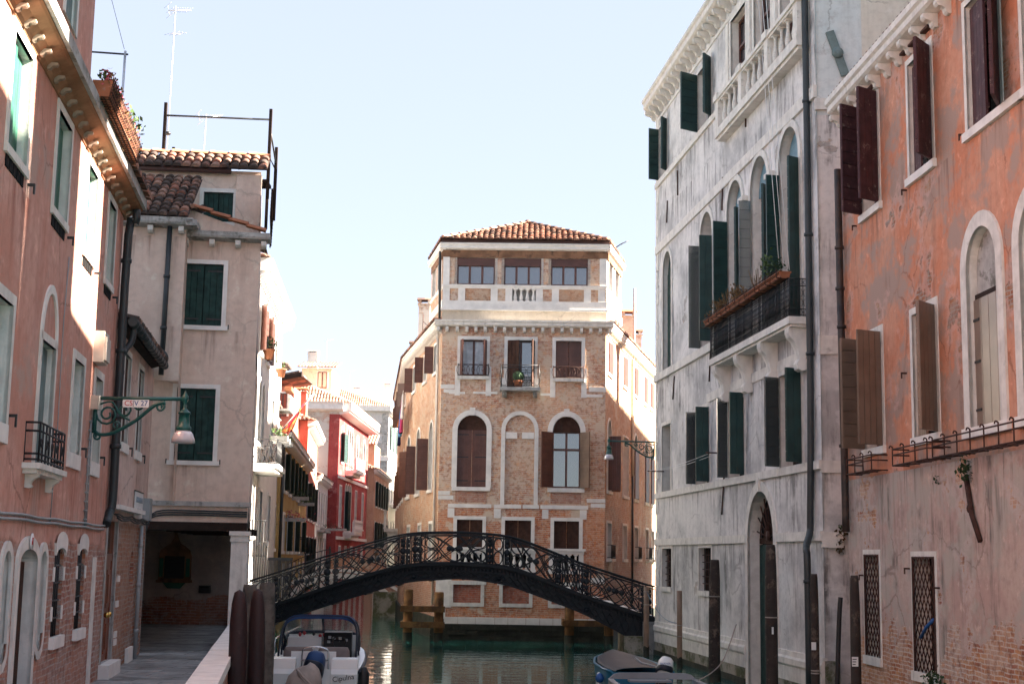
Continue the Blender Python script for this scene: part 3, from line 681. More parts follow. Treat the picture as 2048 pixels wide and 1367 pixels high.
for (a,b) in ((13.05,14.11),(17.97,18.74),(19.82,20.48)):
    w_=window(F,H,a,b,4.21,5.39,mat='stone',w=.11,out=.02,d=.19,fill='dark')
    leaf(F,w_,a+.02,-.14,b-a-.04,4.22,5.38,1,0,'pale_green',boards='v',hinge=False)
    leaf(F,w_,a+.015,-.10,.3,4.22,5.38,1,6,'pale_green',boards='v',hinge=False)
    sb=MB(F); sb.obox(a-.1,b+.1,-.02,.03,4.02,4.21); sb.build('sill','clean_stone',w_)
    cb=MB(F); cb.obox(b+.2,b+.23,0,.07,4.30,4.33); cb.obox(b+.2,b+.23,.06,.08,4.2,4.33); cb.build('shutter_catch','iron',w_)
# the balcony door under its stilted arch
w_=window(F,H,15.72,16.58,3.93,5.30,mat='stone',w=.09,out=.025,d=.16,fill='dark',label='arched balcony door with a slim pale moulding')
leaf(F,w_,15.74,-.10,.42,3.95,5.28,1,0,'pale_green',boards='v',hinge=True); leaf(F,w_,16.56,-.10,.40,3.95,5.28,-1,0,'pale_green',boards='v',hinge=False)
mb=MB(F); A=arcpts(15.63,16.67,5.30,5.98,16); B=arcpts(15.72,16.58,5.30,5.88,16)
for i in range(16):
    mb.face([(A[i][0],-.025,A[i][1]),(A[i+1][0],-.025,A[i+1][1]),(B[i+1][0],-.025,B[i+1][1]),(B[i][0],-.025,B[i][1])]); mb.face([(A[i][0],-.025,A[i][1]),(A[i][0],0,A[i][1]),(A[i+1][0],0,A[i+1][1]),(A[i+1][0],-.025,A[i+1][1])]); mb.face([(B[i][0],0,B[i][1]),(B[i][0],-.025,B[i][1]),(B[i+1][0],-.025,B[i+1][1]),(B[i+1][0],0,B[i+1][1])])
mb.build('arch_moulding','clean_stone',w_)
bal=MB(F); bal.obox(15.12,16.83,-.02,.19,3.84,3.90); bal.obox(15.18,16.76,-.02,.15,3.79,3.84); bal=bal.build('balcony','stone',H)
me=corbel_mesh(F,.10,.14,.15,'stone','big')
for x in (15.38,16.6): inst(me,'bracket',bal,F.M@Matrix.Translation((x,0,3.79)))
mb=MB(F); z0,z1,o=3.91,4.33,.15
def railrun(mb,P,z0,z1,n,r=.010):
    P=[Vector(p) for p in P]
    for a,b in zip(P,P[1:]):
        m=max(1,round((b-a).length/n)); 
        for i in range(m+1):
            q=a+(b-a)*i/m; mb.tube([(q.x,q.y,z0),(q.x,q.y,z1)],r,4)
    for z in (z0+.03,z0+.09,z1-.09,z1):
        mb.tube([(p.x,p.y,z) for p in P],.012,4)
railrun(mb,[(15.2,0,0),(15.2,-o,0),(16.75,-o,0),(16.75,0,0)],z0,z1,.2)
for i in range(5):
    x=15.3+i*.33
    for z in (z0+.21,): mb.tube([(x+.05*math.cos(k*PI/4),-o-.005,z+.05*math.sin(k*PI/4)) for k in range(9)],.008,4)
mb.build('railing','iron',bal)
# ground floor
w_=window(F,H,15.26,16.24,1.1,3.0,2.86,mat='stone',w=.14,out=.03,d=.20,fill='dark',name='doorway'); leaf(F,w_,15.28,-.135,.94,1.12,2.86,1,0,'old_wood',boards='v',hinge=False)
w_['label']='stone door surround with a red house number'
mb=MB(F); mb.lathe((15.75,-.036,3.08),[(0.0,.0),(.09,.0),(.09,-.012),(0,-.012)],16,axis='y'); pl=mb.build('house_number','ceramic',w_)
for sx in (14.42,16.44):
    a,b=sx,sx+.40; F.hole(a,b,1.86,2.98,2.78)
    mb=MB(F); surround(mb,a,b,2.05,2.98,2.78,.1,.03); A=arcpts(a,b,2.05,1.86,8); B=arcpts(a-.1,b+.1,2.05,1.76,8)
    for i in range(8): mb.face([(A[i][0],-.03,A[i][1]),(B[i][0],-.03,B[i][1]),(B[i+1][0],-.03,B[i+1][1]),(A[i+1][0],-.03,A[i+1][1])])
    for i in range(8):
        mb.face([(a,-.002,1.86),(A[i][0],-.002,A[i][1]),(A[i+1][0],-.002,A[i+1][1])]) if i<4 else mb.face([(b,-.002,1.86),(A[i][0],-.002,A[i][1]),(A[i+1][0],-.002,A[i+1][1])])
    reveal(mb,a,b,1.86,2.98,2.78,.12,.0); w_=mb.build('window','stone',H)
    g=MB(F); g.face([(a,.115,1.86),(b,.115,1.86),(b,.115,2.98),(a,.115,2.98)]); g.build('pane','dark_room',w_)
    g=MB(F); 
    for k in range(2): g.tube([(a+.14*(k+1),.06,1.9),(a+.14*(k+1),.06,2.95)],.012,5)
    g.build('grille','iron',w_)
for a,b in ((17.5,18.14),(19.25,19.9)):
    w_=window(F,H,a,b,1.96,3.02,2.93,mat='dark_brick',w=0,d=.10,fill='dark',grille=('g',4,4,.035,'iron'))
    mb=MB(F); A=arcpts(a-.04,b+.04,2.93,3.02,8); B=arcpts(a-.1,b+.1,3.08,3.22,8)
    for i in range(8): mb.face([(A[i][0],-.03,A[i][1]),(A[i+1][0],-.03,A[i+1][1]),(B[i+1][0],-.03,B[i+1][1]),(B[i][0],-.03,B[i][1])]); mb.face([(A[i][0],-.03,A[i][1]),(A[i][0],.0,A[i][1]),(A[i+1][0],0,A[i+1][1]),(A[i+1][0],-.03,A[i+1][1])])
    mb.face([(A[0][0],-.03,A[0][1]),(B[0][0],-.03,B[0][1]),(B[0][0],0,B[0][1]),(A[0][0],0,A[0][1])]); mb.face([(A[8][0],-.03,A[8][1]),(A[8][0],0,A[8][1]),(B[8][0],0,B[8][1]),(B[8][0],-.03,B[8][1])])
    mb.build('lintel','clean_stone',w_); mb=MB(F)
    for z in (2.15,2.62): mb.obox(a-.08,a,-.1,.015,z,z+.17); mb.obox(b,b+.08,-.1,.015,z,z+.17)
    mb.split('stone_block','clean_stone',w_)
    sb=MB(F); sb.obox(a-.07,b+.07,-.03,.06,1.82,1.96); sb.build('sill','clean_stone',w_)
mb=MB(F); mb.obox(20.62,20.82,-.02,.03,1.1,2.9); mb.build('stone_pier','stone',H)
mb=MB(F); x=14.2
zs_=lambda x:3.30+.008*math.sin(x*3)
for dz in (0,.05): mb.tube([(x_,-.03,zs_(x_)+dz) for x_ in [10+i*.6 for i in range(20)]],.016,5)
mb.split('cable','pipe_grey',H)
mb=MB(F); mb.tube([(19.55,-.02,3.3),(19.5,-.02,4.1),(19.55,-.02,4.75)],.012,4); mb.tube([(19.68,-.02,3.3),(19.65,-.02,4.8)],.008,4)
for k in range(12): mb.obox(19.5,19.62,0,.035,3.4+k*.12,3.42+k*.12)
mb.tube([(16.9,-.02,3.3),(17.0,-.02,4.4),(16.95,-.02,5.7),(17.05,-.02,6.5)],.007,4); mb.split('wire','pipe_grey',H)
mb=MB(F); mb.obox(19.5,19.95,-.0,.14,5.55,5.98); mb.obox(19.52,19.93,.14,.17,5.58,5.9); mb.build('meter_box','pipe_cream',H)
F.wall(H,'red_plaster',4,21.75,1.1,8.45)
mb=MB(F); mb.extrude_x([(.05,8.10),(-.02,8.10),(-.05,8.15),(-.12,8.21),(-.23,8.25),(-.26,8.27),(-.26,8.31),(.05,8.31)],4,21.95); co=mb.build('eaves','soffit',H)
me=corbel_mesh(F,.075,.11,.075,'tan_stone','curl')
for i in range(24): inst(me,'bracket',co,F.M@Matrix.Translation((11.9+i*.425,-.04,8.18)))
mb=MB(F); mb.obox(4,21.97,.22,.31,8.28,8.43); mb.build('gutter','grey_stone',H)
UF=Facade(F.xy(0,.10),F.xy(30,.10)); 
mb=tiles(F.at(UF.px(185,90)[0]+.05,.30,8.43),F.at(21.95,.30,8.43),F.at(UF.px(185,90)[0]+.05,-2.6,9.0),F.at(21.95,-2.6,9.0),.2,.34,.09); mb.build('roof','tile',H)
hidden_shell(H,'red_plaster',F,4,21.74,1.1,8.4,7)
mb=MB(F); mb.face([(4,2.6,8.95),(21.9,2.6,8.95),(21.9,7,8.9),(4,7,8.9)]); mb.build('roof_slab','tile',H)
# upper storey set back a little
UE=UF.px(185,90)[0]; ua,ub=UF.px(128,30)[0],UF.px(149,60)[0]; uz=UF.px(150,75)[1]
w_=window(UF,H,ua,ub,uz,uz+1.3,mat='clean_stone',w=.10,out=.02,d=.12,fill='boards',fillmat='pale_green')
UF.wall(H,'red_plaster',8,UE,8.4,13.2,name='upper_wall'); hidden_shell(H,'red_plaster',UF,8,UE,8.4,13.2,5)
mb=MB(UF); mb.box(7.9,UE+.1,-.2,5.1,13.2,13.35); mb.build('upper_roof','tile',H)
downpipe(H,[F.at(21.62,.20,8.2),F.at(21.62,.2,8.0),F.at(21.64,.10,7.8),F.at(21.66,.09,5.0),F.at(21.68,.09,3.75),F.at(21.62,.06,3.55),F.at(21.4,.05,3.38)],.065,'pipe_dark',[F.at(21.66,.09,z) for z in (7.4,6.0,5.0,4.55)])
PNUM=(pl,F)
text('number','67','text_red',pl,fmat(F,15.75,.05,3.08),.11,sx=.8)

# planter of flowers along the eaves
t=thing('flower_planter','long slatted planter of pink flowers on the roof edge above the red house','planter',F.at(20,.2,8.5))
(pa,pz),(pb,pz2)=F.px(192,218,.28),F.px(255,300,.28); pz=(pz+pz2)/2
mb=MB(F); mb.extrude_x([(-.24,pz),(-.42,pz),(-.46,pz+.2),(-.22,pz+.2)],pa,pb); mb.build('planter_box','terracotta',t)
mb=MB(F); n=int((pb-pa)/.095)
for i in range(n+1): x=pa+(pb-pa)*i/n; mb.tube([(x,-.22,pz-.012),(x,-.432,pz-.012),(x,-.475,pz+.22)],.006,4)
for k in range(4): q=k/3; mb.tube([(pa,-.432-.043*q,pz-.01+.22*q),(pb,-.432-.043*q,pz-.01+.22*q)],.007,4); mb.tube([(pa,-.24-.18*q,pz-.014),(pb,-.24-.18*q,pz-.014)],.007,4)
for x in (pa+.1,(pa+pb)/2,pb-.1): mb.tube([(x,-.3,pz-.01),(x,-.3,8.4)],.014,4)
mb.build('wire_frame','rust',t)
rr=random.Random(9); a=MB(F); b_=MB(F); c_=MB(F)
for i in range(60):
    x=pa+(pb-pa)*i/59; leaves(a,(x,-.34,pz+.24),(.10,.08,.09),8,.06,rr); leaves(b_,(x,-.38,pz+.26),(.10,.09,.10),12,.045,rr); leaves(c_,(x,-.42,pz+.18),(.10,.06,.16),12,.05,rr)
for k in (.72,.78,.84): leaves(a,(pa+(pb-pa)*k,-.40,pz+.36),(.10,.16,.12),35,.08,rr)
a.build('foliage','leaf',t); b_.build('flowers','blossom',t); c_.build('dry_foliage','leaf_dry',t)
t=thing('roof_pole','thin metal pole with a crossbar and guy wire above the roof planter','pole',(-6.6,23,9.3))
mb=MB(); mb.tube([(-6.62,23,9.2),(-6.6,23,11.32)],.022,6); mb.build('pole','alu',t)
mb=MB(); mb.tube([(-7.25,23,11.30),(-6.55,23,11.26)],.016,6); mb.tube([(-7.0,23,12.6),(-6.62,23,11.35)],.004,4); mb.build('crossbar','iron',t)

# ================================================================ the lean-to with the brown door
F=LF; H=thing('lean_to_house','low lean-to house with a brown panelled door beside the red house','house',LF.at(24,0,1.1))
F.op=[q for q in F.op if q[1]<21.7]
for a,b in ((22.86,23.60),(24.79,25.48)):
    w_=window(F,H,a,b,4.71,6.14,mat='stone',w=.09,out=.012,d=.12,fill='dark'); leaf(F,w_,b-.01,-.07,b-a-.02,4.72,6.12,-1,0,'old_wood',boards='v',hinge=False)
    sb=MB(F); sb.obox(a-.06,b+.10,-.02,.04,4.56,4.71); sb.build('sill','clean_stone',w_)
    cb=MB(F); cb.obox(b+.25,b+.28,0,.07,4.66,4.69); cb.obox(b+.25,b+.28,.06,.08,4.54,4.69); cb.build('shutter_catch','iron',w_)
F.hole(21.98,23.1,1.31,3.45); mb=MB(F); reveal(mb,21.98,23.1,1.31,3.45,None,.13); mb.obox(21.86,21.98,-.02,.012,1.1,3.5); mb.obox(23.1,23.2,-.02,.012,1.1,3.5)
dr=mb.build('doorway','grey_stone',H)
A0,A1=21.98,23.1
mb=MB(F); mb.obox(A0,A1,-.13,-.06,1.31,2.90); mb.obox(A0,A0+.09,-.13,-.04,1.31,3.45); mb.obox(A1-.09,A1,-.13,-.04,1.31,3.45); mb.obox(A0+.09,A1-.09,-.13,-.045,2.84,2.95)
for z0,z1 in ((1.42,1.95),(2.12,2.7)):
    for x0,x1 in ((A0+.15,A0+.50),(A0+.62,A1-.15)): mb.obox(x0,x1,-.06,-.046,z0,z1); mb.obox(x0+.06,x1-.06,-.046,-.032,z0+.07,z1-.07)
d_=mb.build('door','door_wood',dr)
mb=MB(F)
for x in (22.40,22.68): mb.lathe((x,.03,2.02),[(0,-.07),(.04,-.06),(.047,-.03),(.03,0),(.012,.02)],10,axis='y')
mb.build('door_knobs','brass',dr)
mb=MB(F); mb.face([(A0+.09,.09,2.95),(A1-.09,.09,2.95),(A1-.09,.09,3.45),(A0+.09,.09,3.45)]); mb.build('transom_pane','glass',dr)
mb=MB(F); mb.obox(21.8,23.15,0,.16,1.1,1.31); mb.build('door_step','clean_stone',dr)
w_=window(F,H,25.0,25.55,2.42,3.0,2.75,mat='dark_brick',w=0,d=.22,fill='brick',fillmat='dark_brick',name='niche')
mb=MB(F); mb.obox(22.2,25.7,-.02,.14,3.63,3.70); mb.build('ledge','clean_stone',H)
mb=MB(F); 
for k in range(3): mb.tube([(22.3+i*.55,-.05-.02*k,3.55-.035*k+.02*math.sin(i*2+k)) for i in range(9)],.014,5)
mb.split('cable','pipe_dark',H)
mb=MB(F)
for z in (1.5,1.62,2.1,2.5): mb.obox(23.35,23.65,-.02,.02,z,z+.1)
mb.obox(25.0,25.75,0,.05,1.1,1.35); mb.split('stone_block','clean_stone',H)
F.wall(H,'leanto_plaster',21.76,27.15,1.1,6.42)
mb=tiles(F.at(21.8,.2,6.52),F.at(26.7,.2,6.52),F.at(21.8,-1.3,7.05),F.at(26.7,-1.3,7.05),.19,.3,.085); mb.build('roof','tile_dark',H)
mb=MB(F); mb.extrude_x([(.05,6.36),(-.14,6.42),(-.14,6.5),(.05,6.5)],21.78,26.7); mb.build('eaves','dark_beam',H)
mb=MB(F); mb.tube([(21.7,-.23,6.47),(26.75,-.23,6.44)],.075,10); 
for i in range(14): mb.lathe((21.9+i*.36,-.23,6.468-.0022*i),[(.078,-.02),(.084,-.018),(.084,.018),(.078,.02)],10,axis='x')
mb.build('gutter','pipe_dark',H)
downpipe(H,[F.at(21.95,.22,6.42),F.at(21.95,.2,6.2),F.at(21.86,.1,6.0),F.at(21.85,.07,5.7),F.at(21.86,.07,3.7)],.05,'pipe_dark',[F.at(21.86,.07,z) for z in (5.7,4.6)])
downpipe(H,[F.at(26.55,.22,6.45),F.at(26.6,.26,6.56),F.at(26.65,.2,6.68),F.at(26.65,.05,6.72)],.05,'pipe_dark')
downpipe(H,[F.at(25.95,.06,3.45),F.at(25.95,.06,1.12)],.035,'pipe_grey',[F.at(25.95,.06,z) for z in (1.6,2.4,3.1)],'conduit')
mb=MB(F); mb.obox(26.35,26.75,0,.14,3.55,3.95); mb.build('junction_box','pipe_grey',H)
t=thing('street_name_sign','white painted street name panel beside the grey junction box','sign',F.at(25.6,.02,3.8))
mb=MB(F); mb.obox(25.02,26.22,.015,.03,3.55,4.02); mb.build('panel','white_paint',t); mb=MB(F); mb.obox(25.0,26.24,.01,.035,4.02,4.04); mb.build('frame','iron',t)
text('lettering','FONDAMENTA','text_grey',t,fmat(F,25.62,.035,3.88),.145); text('lettering','DEL  RIO','text_grey',t,fmat(F,25.62,.035,3.68),.145)

# ---------------------------------------------------------------- street lamps
def lamp_parts(t,L,sign=None):
    """bracket lamp in local space: the wall at the origin, the arm along +X"""
    T=WM[t.name]
    def mbt(): return MB(M0=T)
    a=mbt(); a.tube([(0.0,0,0),(L,0,0)],.026,8); a.tube(smooth_path([(.05,0,-.46),(.12,0,-.50),(.3,0,-.47),(.6,0,-.30),(.85,0,-.09),(1.0*min(1,L/1.2),0,-.05)],4),.026,7)
    def spiral(cx,cz,r0,turns,a0,sg,rad=.016): 
        n=int(turns*12); a.tube([(cx+r0*(1-.75*i/n)*math.cos(a0+sg*2*PI*turns*i/n),0,cz+r0*(1-.75*i/n)*math.sin(a0+sg*2*PI*turns*i/n)) for i in range(n+1)],rad,5)
    spiral(.20,-.22,.15,1.6,PI,1); spiral(.43,-.16,.11,1.3,PI/2,-1); spiral(.64,-.09,.07,1.4,PI,1); spiral(.08,-.52,.06,1.4,PI/2,1); spiral(.93,-.11,.07,1.4,PI/2,-1); spiral(.33,-.37,.06,1.2,0,1,.012)
    a.tube([(.03,0,-.03),(.03,0,-.48)],.03,7); a.tube(smooth_path([(.05,0,-.1),(.25,0,-.05),(.38,0,-.22),(.52,0,-.3)],4),.014,5)
    a.build('bracket','lamp_green',t)
    h=mbt(); h.lathe((L,0,0),[(.0,.13),(.012,.10),(.02,.07),(.045,.04),(.05,0),(.03,-.04),(.02,-.07),(.028,-.09),(.02,-.12),(.05,-.16),(.085,-.185),(.09,-.2),(.072,-.21),(.078,-.36),(.10,-.38),(.105,-.42),(.085,-.44)],14)
    h.build('lamp_head','lamp_green',t)
    g=mbt(); g.lathe((L,0,0),[(.085,-.43),(.125,-.47),(.15,-.54),(.158,-.60),(.15,-.60),(.143,-.54),(.118,-.475),(.05,-.45)],18); g.build('lamp_shade','lamp_glass',t)
    if sign:
        s_=mbt(); s_.box(.42,.78,-.04,-.03,-.125,-.02); so=s_.build('number_plate','ceramic',t)
        s_=mbt(); s_.box(.565,.570,-.044,-.041,-.115,-.03); s_.build('divider','text_black',so)
        base=T@Matrix.Translation((0,-.042,0))@Matrix.Rotation(PI/2,4,'X')
        text('lettering','CS','text_red',so,base@Matrix.Translation((.50,-.072,0)),.10); text('lettering','V 27','text_blue',so,base@Matrix.Translation((.672,-.072,0)),.10)
p=LF.at(19.62,0.03,5.06)
t=thing('street_lamp','green scrolled bracket lamp with a CS V 27 plate on the red house','lamp',p,'bracket street lamps',rz=R(-3))
lamp_parts(t,1.27,True)
mb=MB(M0=WM[t.name]); mb.box(-.02,.10,-.09,.05,-.16,.03); mb.build('control_box','pipe_cream',t)

# ================================================================ the pink house over the passage
KF=Facade((-6.9,27.2),(-5.0,27.43)); F=KF
H=thing('pink_house','pale pink stuccoed house with dark green shuttered windows built over the covered passage','house',(-6.2,27.3,1.1))
for a,b,z0,z1 in ((.50,1.24,7.34,8.56),(.47,1.20,4.72,6.11)):
    w_=window(F,H,a,b,z0,z1,mat='clean_stone',w=.085,out=.03,d=.12,fill='dark')
    for sd,sh in ((1,a),(-1,b)):
        leaf(F,w_,sh,-.05,(b-a)/2-.006,z0+.01,z1-.01,sd,0,'old_green',boards='v',hinge=False,nb=3)
    sb=MB(F); sb.obox(a-.13,b+.13,-.02,.06,z0-.085,z0); sb.build('sill','clean_stone',w_)
    cb=MB(F)
    for x in (a-.15,b+.13): cb.obox(x,x+.02,.02,.05,z0-.06,z0+.03)
    for sd,sh in ((1,a),(-1,b)):
        for k in (.1,.88): e=.30*sd; cb.obox(min(sh,sh+e),max(sh,sh+e),-.02,-.008,z0+(z1-z0)*k,z0+(z1-z0)*k+.03)
    cb.build('ironwork','iron',w_)
F.wall(H,'pink_plaster',0,1.93,3.95,9.05)
# gable wedge over the gutter and its tiled verge
mb=MB(F); mb.face([(-.05,.02,8.9),(1.95,.02,8.9),(1.95,.02,9.16),(.62,.02,9.62),(-.05,.02,9.62)]); mb.build('gable_wall','pink_plaster',H)
g=MB(F); g.extrude_x([(.05,9.02),(-.06,9.02),(-.22,9.06),(-.24,9.10),(-.24,9.18),(.05,9.18)],.12,2.12); gu=g.build('gutter','grey_stone',H)
me=corbel_mesh(F,.10,.17,.13,'stone','block')
for i in range(4): inst(me,'bracket',gu,F.M@Matrix.Translation((.50+i*.5,0,9.03)))
g=MB(F); a_=F.at(.60,.04,9.66); b_=F.at(2.0,.04,9.20); ridge(g,b_,a_,.10,.38); g.build('verge_tiles','terracotta',H)
mb=tiles(F.at(-.1,-.1,9.6),F.at(.75,-.1,9.62),F.at(-.1,-1.8,10.1),F.at(.75,-1.8,10.1),.19,.28,.085,5); mb.build('roof','tile_dark',H)
mb=MB(F); mb.face([(.6,.05,9.6),(1.98,.05,9.16),(1.98,1.9,9.2),(.6,1.9,9.64)]); mb.build('roof_slab','tile_dark',H)
# left wing, standing a little forward
WF=Facade((-7.6,26.72),(-6.33,26.86)); 
WF.wall(H,'pink_plaster',0,1.28,6.2,9.3,name='wing_wall')
mb=MB(WF); mb.face([(1.28,0,3.95),(1.28,.5,3.95),(1.28,.5,9.3),(1.28,0,9.3)]); mb.build('wing_side_wall','pink_plaster',H)
g=MB(WF); g.extrude_x([(.05,9.16),(-.06,9.16),(-.22,9.2),(-.24,9.24),(-.24,9.33),(.05,9.33)],-.1,1.42); g.obox(1.30,1.50,-.62,.24,9.18,9.30); gu=g.build('gutter','grey_stone',H)
for x in (.62,1.2): inst(me,'bracket',gu,WF.M@Matrix.Translation((x,0,9.17)))
mb=tiles(WF.at(-.2,.16,9.38),WF.at(1.32,.16,9.38),WF.at(-.2,-2.0,10.7),WF.at(1.32,-2.0,10.7),.19,.27,.09,3); mb.build('roof','tile_dark',H)
g=MB(); ridge(g,WF.at(1.34,-.3,9.6),WF.at(.05,-2.0,10.4),.1,.36); g.build('ridge_tiles','tile',H)
downpipe(H,[WF.at(.98,.08,9.18),WF.at(.96,.07,6.3)],.05,'pipe_dark',[WF.at(.97,.075,8.2),WF.at(.96,.07,7.2)])
# canal side wall, rear block with the terrace
SF=Facade((-5.0,27.43),(-8.35,46.1)); 
mb=MB(SF); mb.face([(0,0,3.95),(SF.L,0,3.95),(SF.L,0,10.5),(0,0,10.5)]); mb.face([(11,0,1.1),(SF.L,0,1.1),(SF.L,0,3.95),(11,0,3.95)]); mb.build('side_wall','pink_plaster',H)
TF=Facade((-9.3,29.1),(-5.32,29.4)); 
w_=window(TF,H,2.74,3.36,9.88,10.52,mat='clean_stone',w=.085,out=.03,d=.1,fill='dark')
for sd,sh in ((1,2.74),(-1,3.36)): leaf(TF,w_,sh,-.05,.304,9.89,10.51,sd,0,'old_green',boards='v',hinge=False,nb=3)
sb=MB(TF); sb.obox(2.62,3.48,-.02,.05,9.80,9.88); sb.build('sill','clean_stone',w_)
TF.wall(H,'pink_plaster',0,3.92,8.9,11.0,name='upper_wall')
mb=MB(TF); mb.obox(3.42,3.94,0,.10,8.9,10.9); mb.build('pilaster','pink_plaster',H)
g=MB(TF); g.tube([(0,-.12,10.98),(3.3,-.12,10.96)],.06,8); g.build('gutter','fascia',H)
mb=tiles(TF.at(-.1,.18,11.02),TF.at(4.05,.18,11.02),TF.at(-.1,-.5,11.46),TF.at(4.05,-.5,11.46),.2,.3,.095,8); mb.build('roof','tile_dark',H)
g=MB(); ridge(g,TF.at(-.1,-.53,11.47),TF.at(4.0,-.53,11.47),.09,.4); g.build('ridge_tiles','terracotta',H)
q0,q1=Vector(TF.xy(3.92)+(0,)),Vector((-8.3,46.1,0)); q2,q3=Vector((-12.5,46.1,0)),Vector(TF.xy(-.3)+(0,))
mb=MB(); Zv=lambda p,z:(p.x,p.y,z)
mb.face([Zv(q0,10.95),Zv(q1,10.95),Zv(q2,10.95),Zv(q3,10.95)]); mb.face([Zv(q0,8.9),Zv(q1,8.9),Zv(q1,10.95),Zv(q0,10.95)]); mb.face([Zv(q1,1.1),Zv(q2,1.1),Zv(q2,10.95),Zv(q1,10.95)]); mb.face([Zv(q2,1.1),Zv(q3,1.1),Zv(q3,10.95),Zv(q2,10.95)]); mb.build('rear_wall','pink_plaster',H)
# the passage: beam, column, walls, ceiling
mb=MB(F); mb.obox(0.05,1.98,-.02,.07,3.86,3.95); mb.build('stone_ledge','grey_stone',H)
mb=MB(F); mb.obox(.0,1.9,-.30,.0,3.55,3.86); mb.build('fascia','pink_plaster',H)
mb=MB(F); mb.obox(.02,1.9,-.40,.02,3.40,3.56); mb.build('beam','dark_beam',H)
mb=MB(F)
for k in range(3): mb.tube(smooth_path([(-.05,-.05,3.1),(.05,-.06,3.45),(.2,-.06,3.66+.04*k),(.9,-.05,3.69+.04*k),(1.9,-.05,3.68+.04*k)],4),.016,5)
mb.split('cable','pipe_dark',H)
mb=MB(F); mb.obox(1.62,1.93,-.36,.0,1.1,3.2); mb.obox(1.60,1.95,-.38,.02,3.2,3.26); mb.obox(1.58,1.97,-.40,.04,3.32,3.40); mb.obox(1.61,1.94,-.37,.01,3.26,3.32); mb.build('column','stone',H)
pb=[KF.at(.02,-.02,0),Vector((-9.9,28.0,0)),Vector((-10.0,38.0,0)),Vector((-7.55,38.0,0))]
mb=MB(); 
for a,b in zip(pb,pb[1:3]): mb.face([(a.x,a.y,1.1),(b.x,b.y,1.1),(b.x,b.y,3.6),(a.x,a.y,3.6)])
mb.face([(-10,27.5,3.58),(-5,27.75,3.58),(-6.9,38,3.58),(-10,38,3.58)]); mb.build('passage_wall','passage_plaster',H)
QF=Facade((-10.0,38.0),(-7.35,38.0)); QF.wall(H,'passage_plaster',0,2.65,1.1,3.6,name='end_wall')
mb=MB(F)
for k in range(7): mb.box(0,1.6-.0*k,.6+k*1.45,.75+k*1.45,3.42,3.57)
mb.split('ceiling_beam','dark_beam',H)
# canal side of the passage: dark posts and boards
mb=MB(SF)
for k in range(5): mb.box(2.4+k*1.9,2.55+k*1.9,.1,.25,1.1,3.56)
mb.box(-.1,10.9,.12,.2,1.1,1.75); mb.split('timber_post','dark_beam',H)
# shrine on the end wall
t=thing('wall_shrine','ogee-topped wooden shrine with a dark grille on the end wall of the passage','shrine',(-8.55,38.0,2.2))
mb=MB(QF); cx_=1.22
pts=[(-.42,.0),(-.42,.62)]+[(-.42+.0*i,.62) for i in range(1)]+[(-.38,.78),(-.26,.88),(-.14,.95),(-.06,1.08),(0,1.35),(.06,1.08),(.14,.95),(.26,.88),(.38,.78),(.42,.62),(.42,0)]
mb.extrude([(cx_+a,2.25+b) for a,b in pts],-.10,0); mb.build('case','beam_wood',t)
mb=MB(QF); mb.obox(cx_-.26,cx_+.26,.10,.12,2.3,2.88); mb.build('shrine_grille','iron',t)
mb=MB(QF); mb.obox(cx_-.40,cx_-.3,.10,.115,2.34,2.82); mb.obox(cx_+.3,cx_+.40,.10,.115,2.34,2.82); mb.extrude([(cx_-.3,2.2),(cx_+.3,2.2),(cx_+.16,2.04),(cx_-.16,2.04)],-.1,-.0); mb.build('side_panels','bright_green',t)
mb=MB(QF); mb.obox(cx_-.46,cx_+.46,0,.16,2.19,2.26); mb.build('shelf','beam_wood',t)
t=thing('letter_box','small dark letter box on the passage end wall right of the shrine','letter box',(-7.9,37.97,2.0))
mb=MB(QF); mb.obox(1.88,2.18,.0,.09,1.93,2.13); mb.build('box','iron',t); mb=MB(QF); mb.obox(1.92,2.14,.09,.1,2.07,2.09); mb.build('slot','dark_room',t)
# roof terrace
t=thing('roof_terrace','bare timber and metal roof terrace frame above the pink house','roof terrace',(-6.5,30.5,11.0))
mb=MB()
for (x,y,z0,z1) in ((-7.78,30.5,11.0,12.85),(-5.44,30.5,10.7,12.74),(-5.42,31.3,10.4,12.1),(-7.3,30.5,11.4,11.75),(-8.3,33.5,11,12.7),(-5.98,33.5,10.7,12.5)): mb.box(x-.033,x+.033,y-.033,y+.033,z0,z1)
mb.box(-7.78,-5.4,30.46,30.54,11.60,11.69); mb.box(-7.9,-5.45,30.42,31.0,11.05,11.12)
for i in range(9): x=-7.7+i*.27; mb.tube([(x,30.5,11.35),(x+.13,30.5,11.6),(x+.26,30.5,11.35)],.018,4)
mb.split('timber','dark_beam',t)
mb=MB(); mb.tube([(-7.78,30.5,12.56),(-5.44,30.5,12.5)],.022,6); mb.tube([(-5.44,30.5,12.3),(-5.42,31.3,11.7)],.02,5); mb.tube([(-5.44,30.5,12.5),(-5.98,33.5,12.3)],.02,5); mb.build('handrail','iron',t)
mb=MB(); 
for i in range(8): y=30.4+i*.35; mb.tube([(-5.33-.18*i*.35,y,10.9),(-5.28-.18*i*.35,y,10.15)],.014,4)
for z in (10.15,10.5,10.9): mb.tube([(-5.30,30.4,z),(-5.77,33,z)],.018,4)
mb.build('side_railing','dark_beam',t)
mb=MB(); mb.lathe((-7.68,30.42,12.12),[(0,.05),(.05,.04),(.07,0),(.05,-.03),(0,-.03)],8); mb.build('floodlight','iron',t)
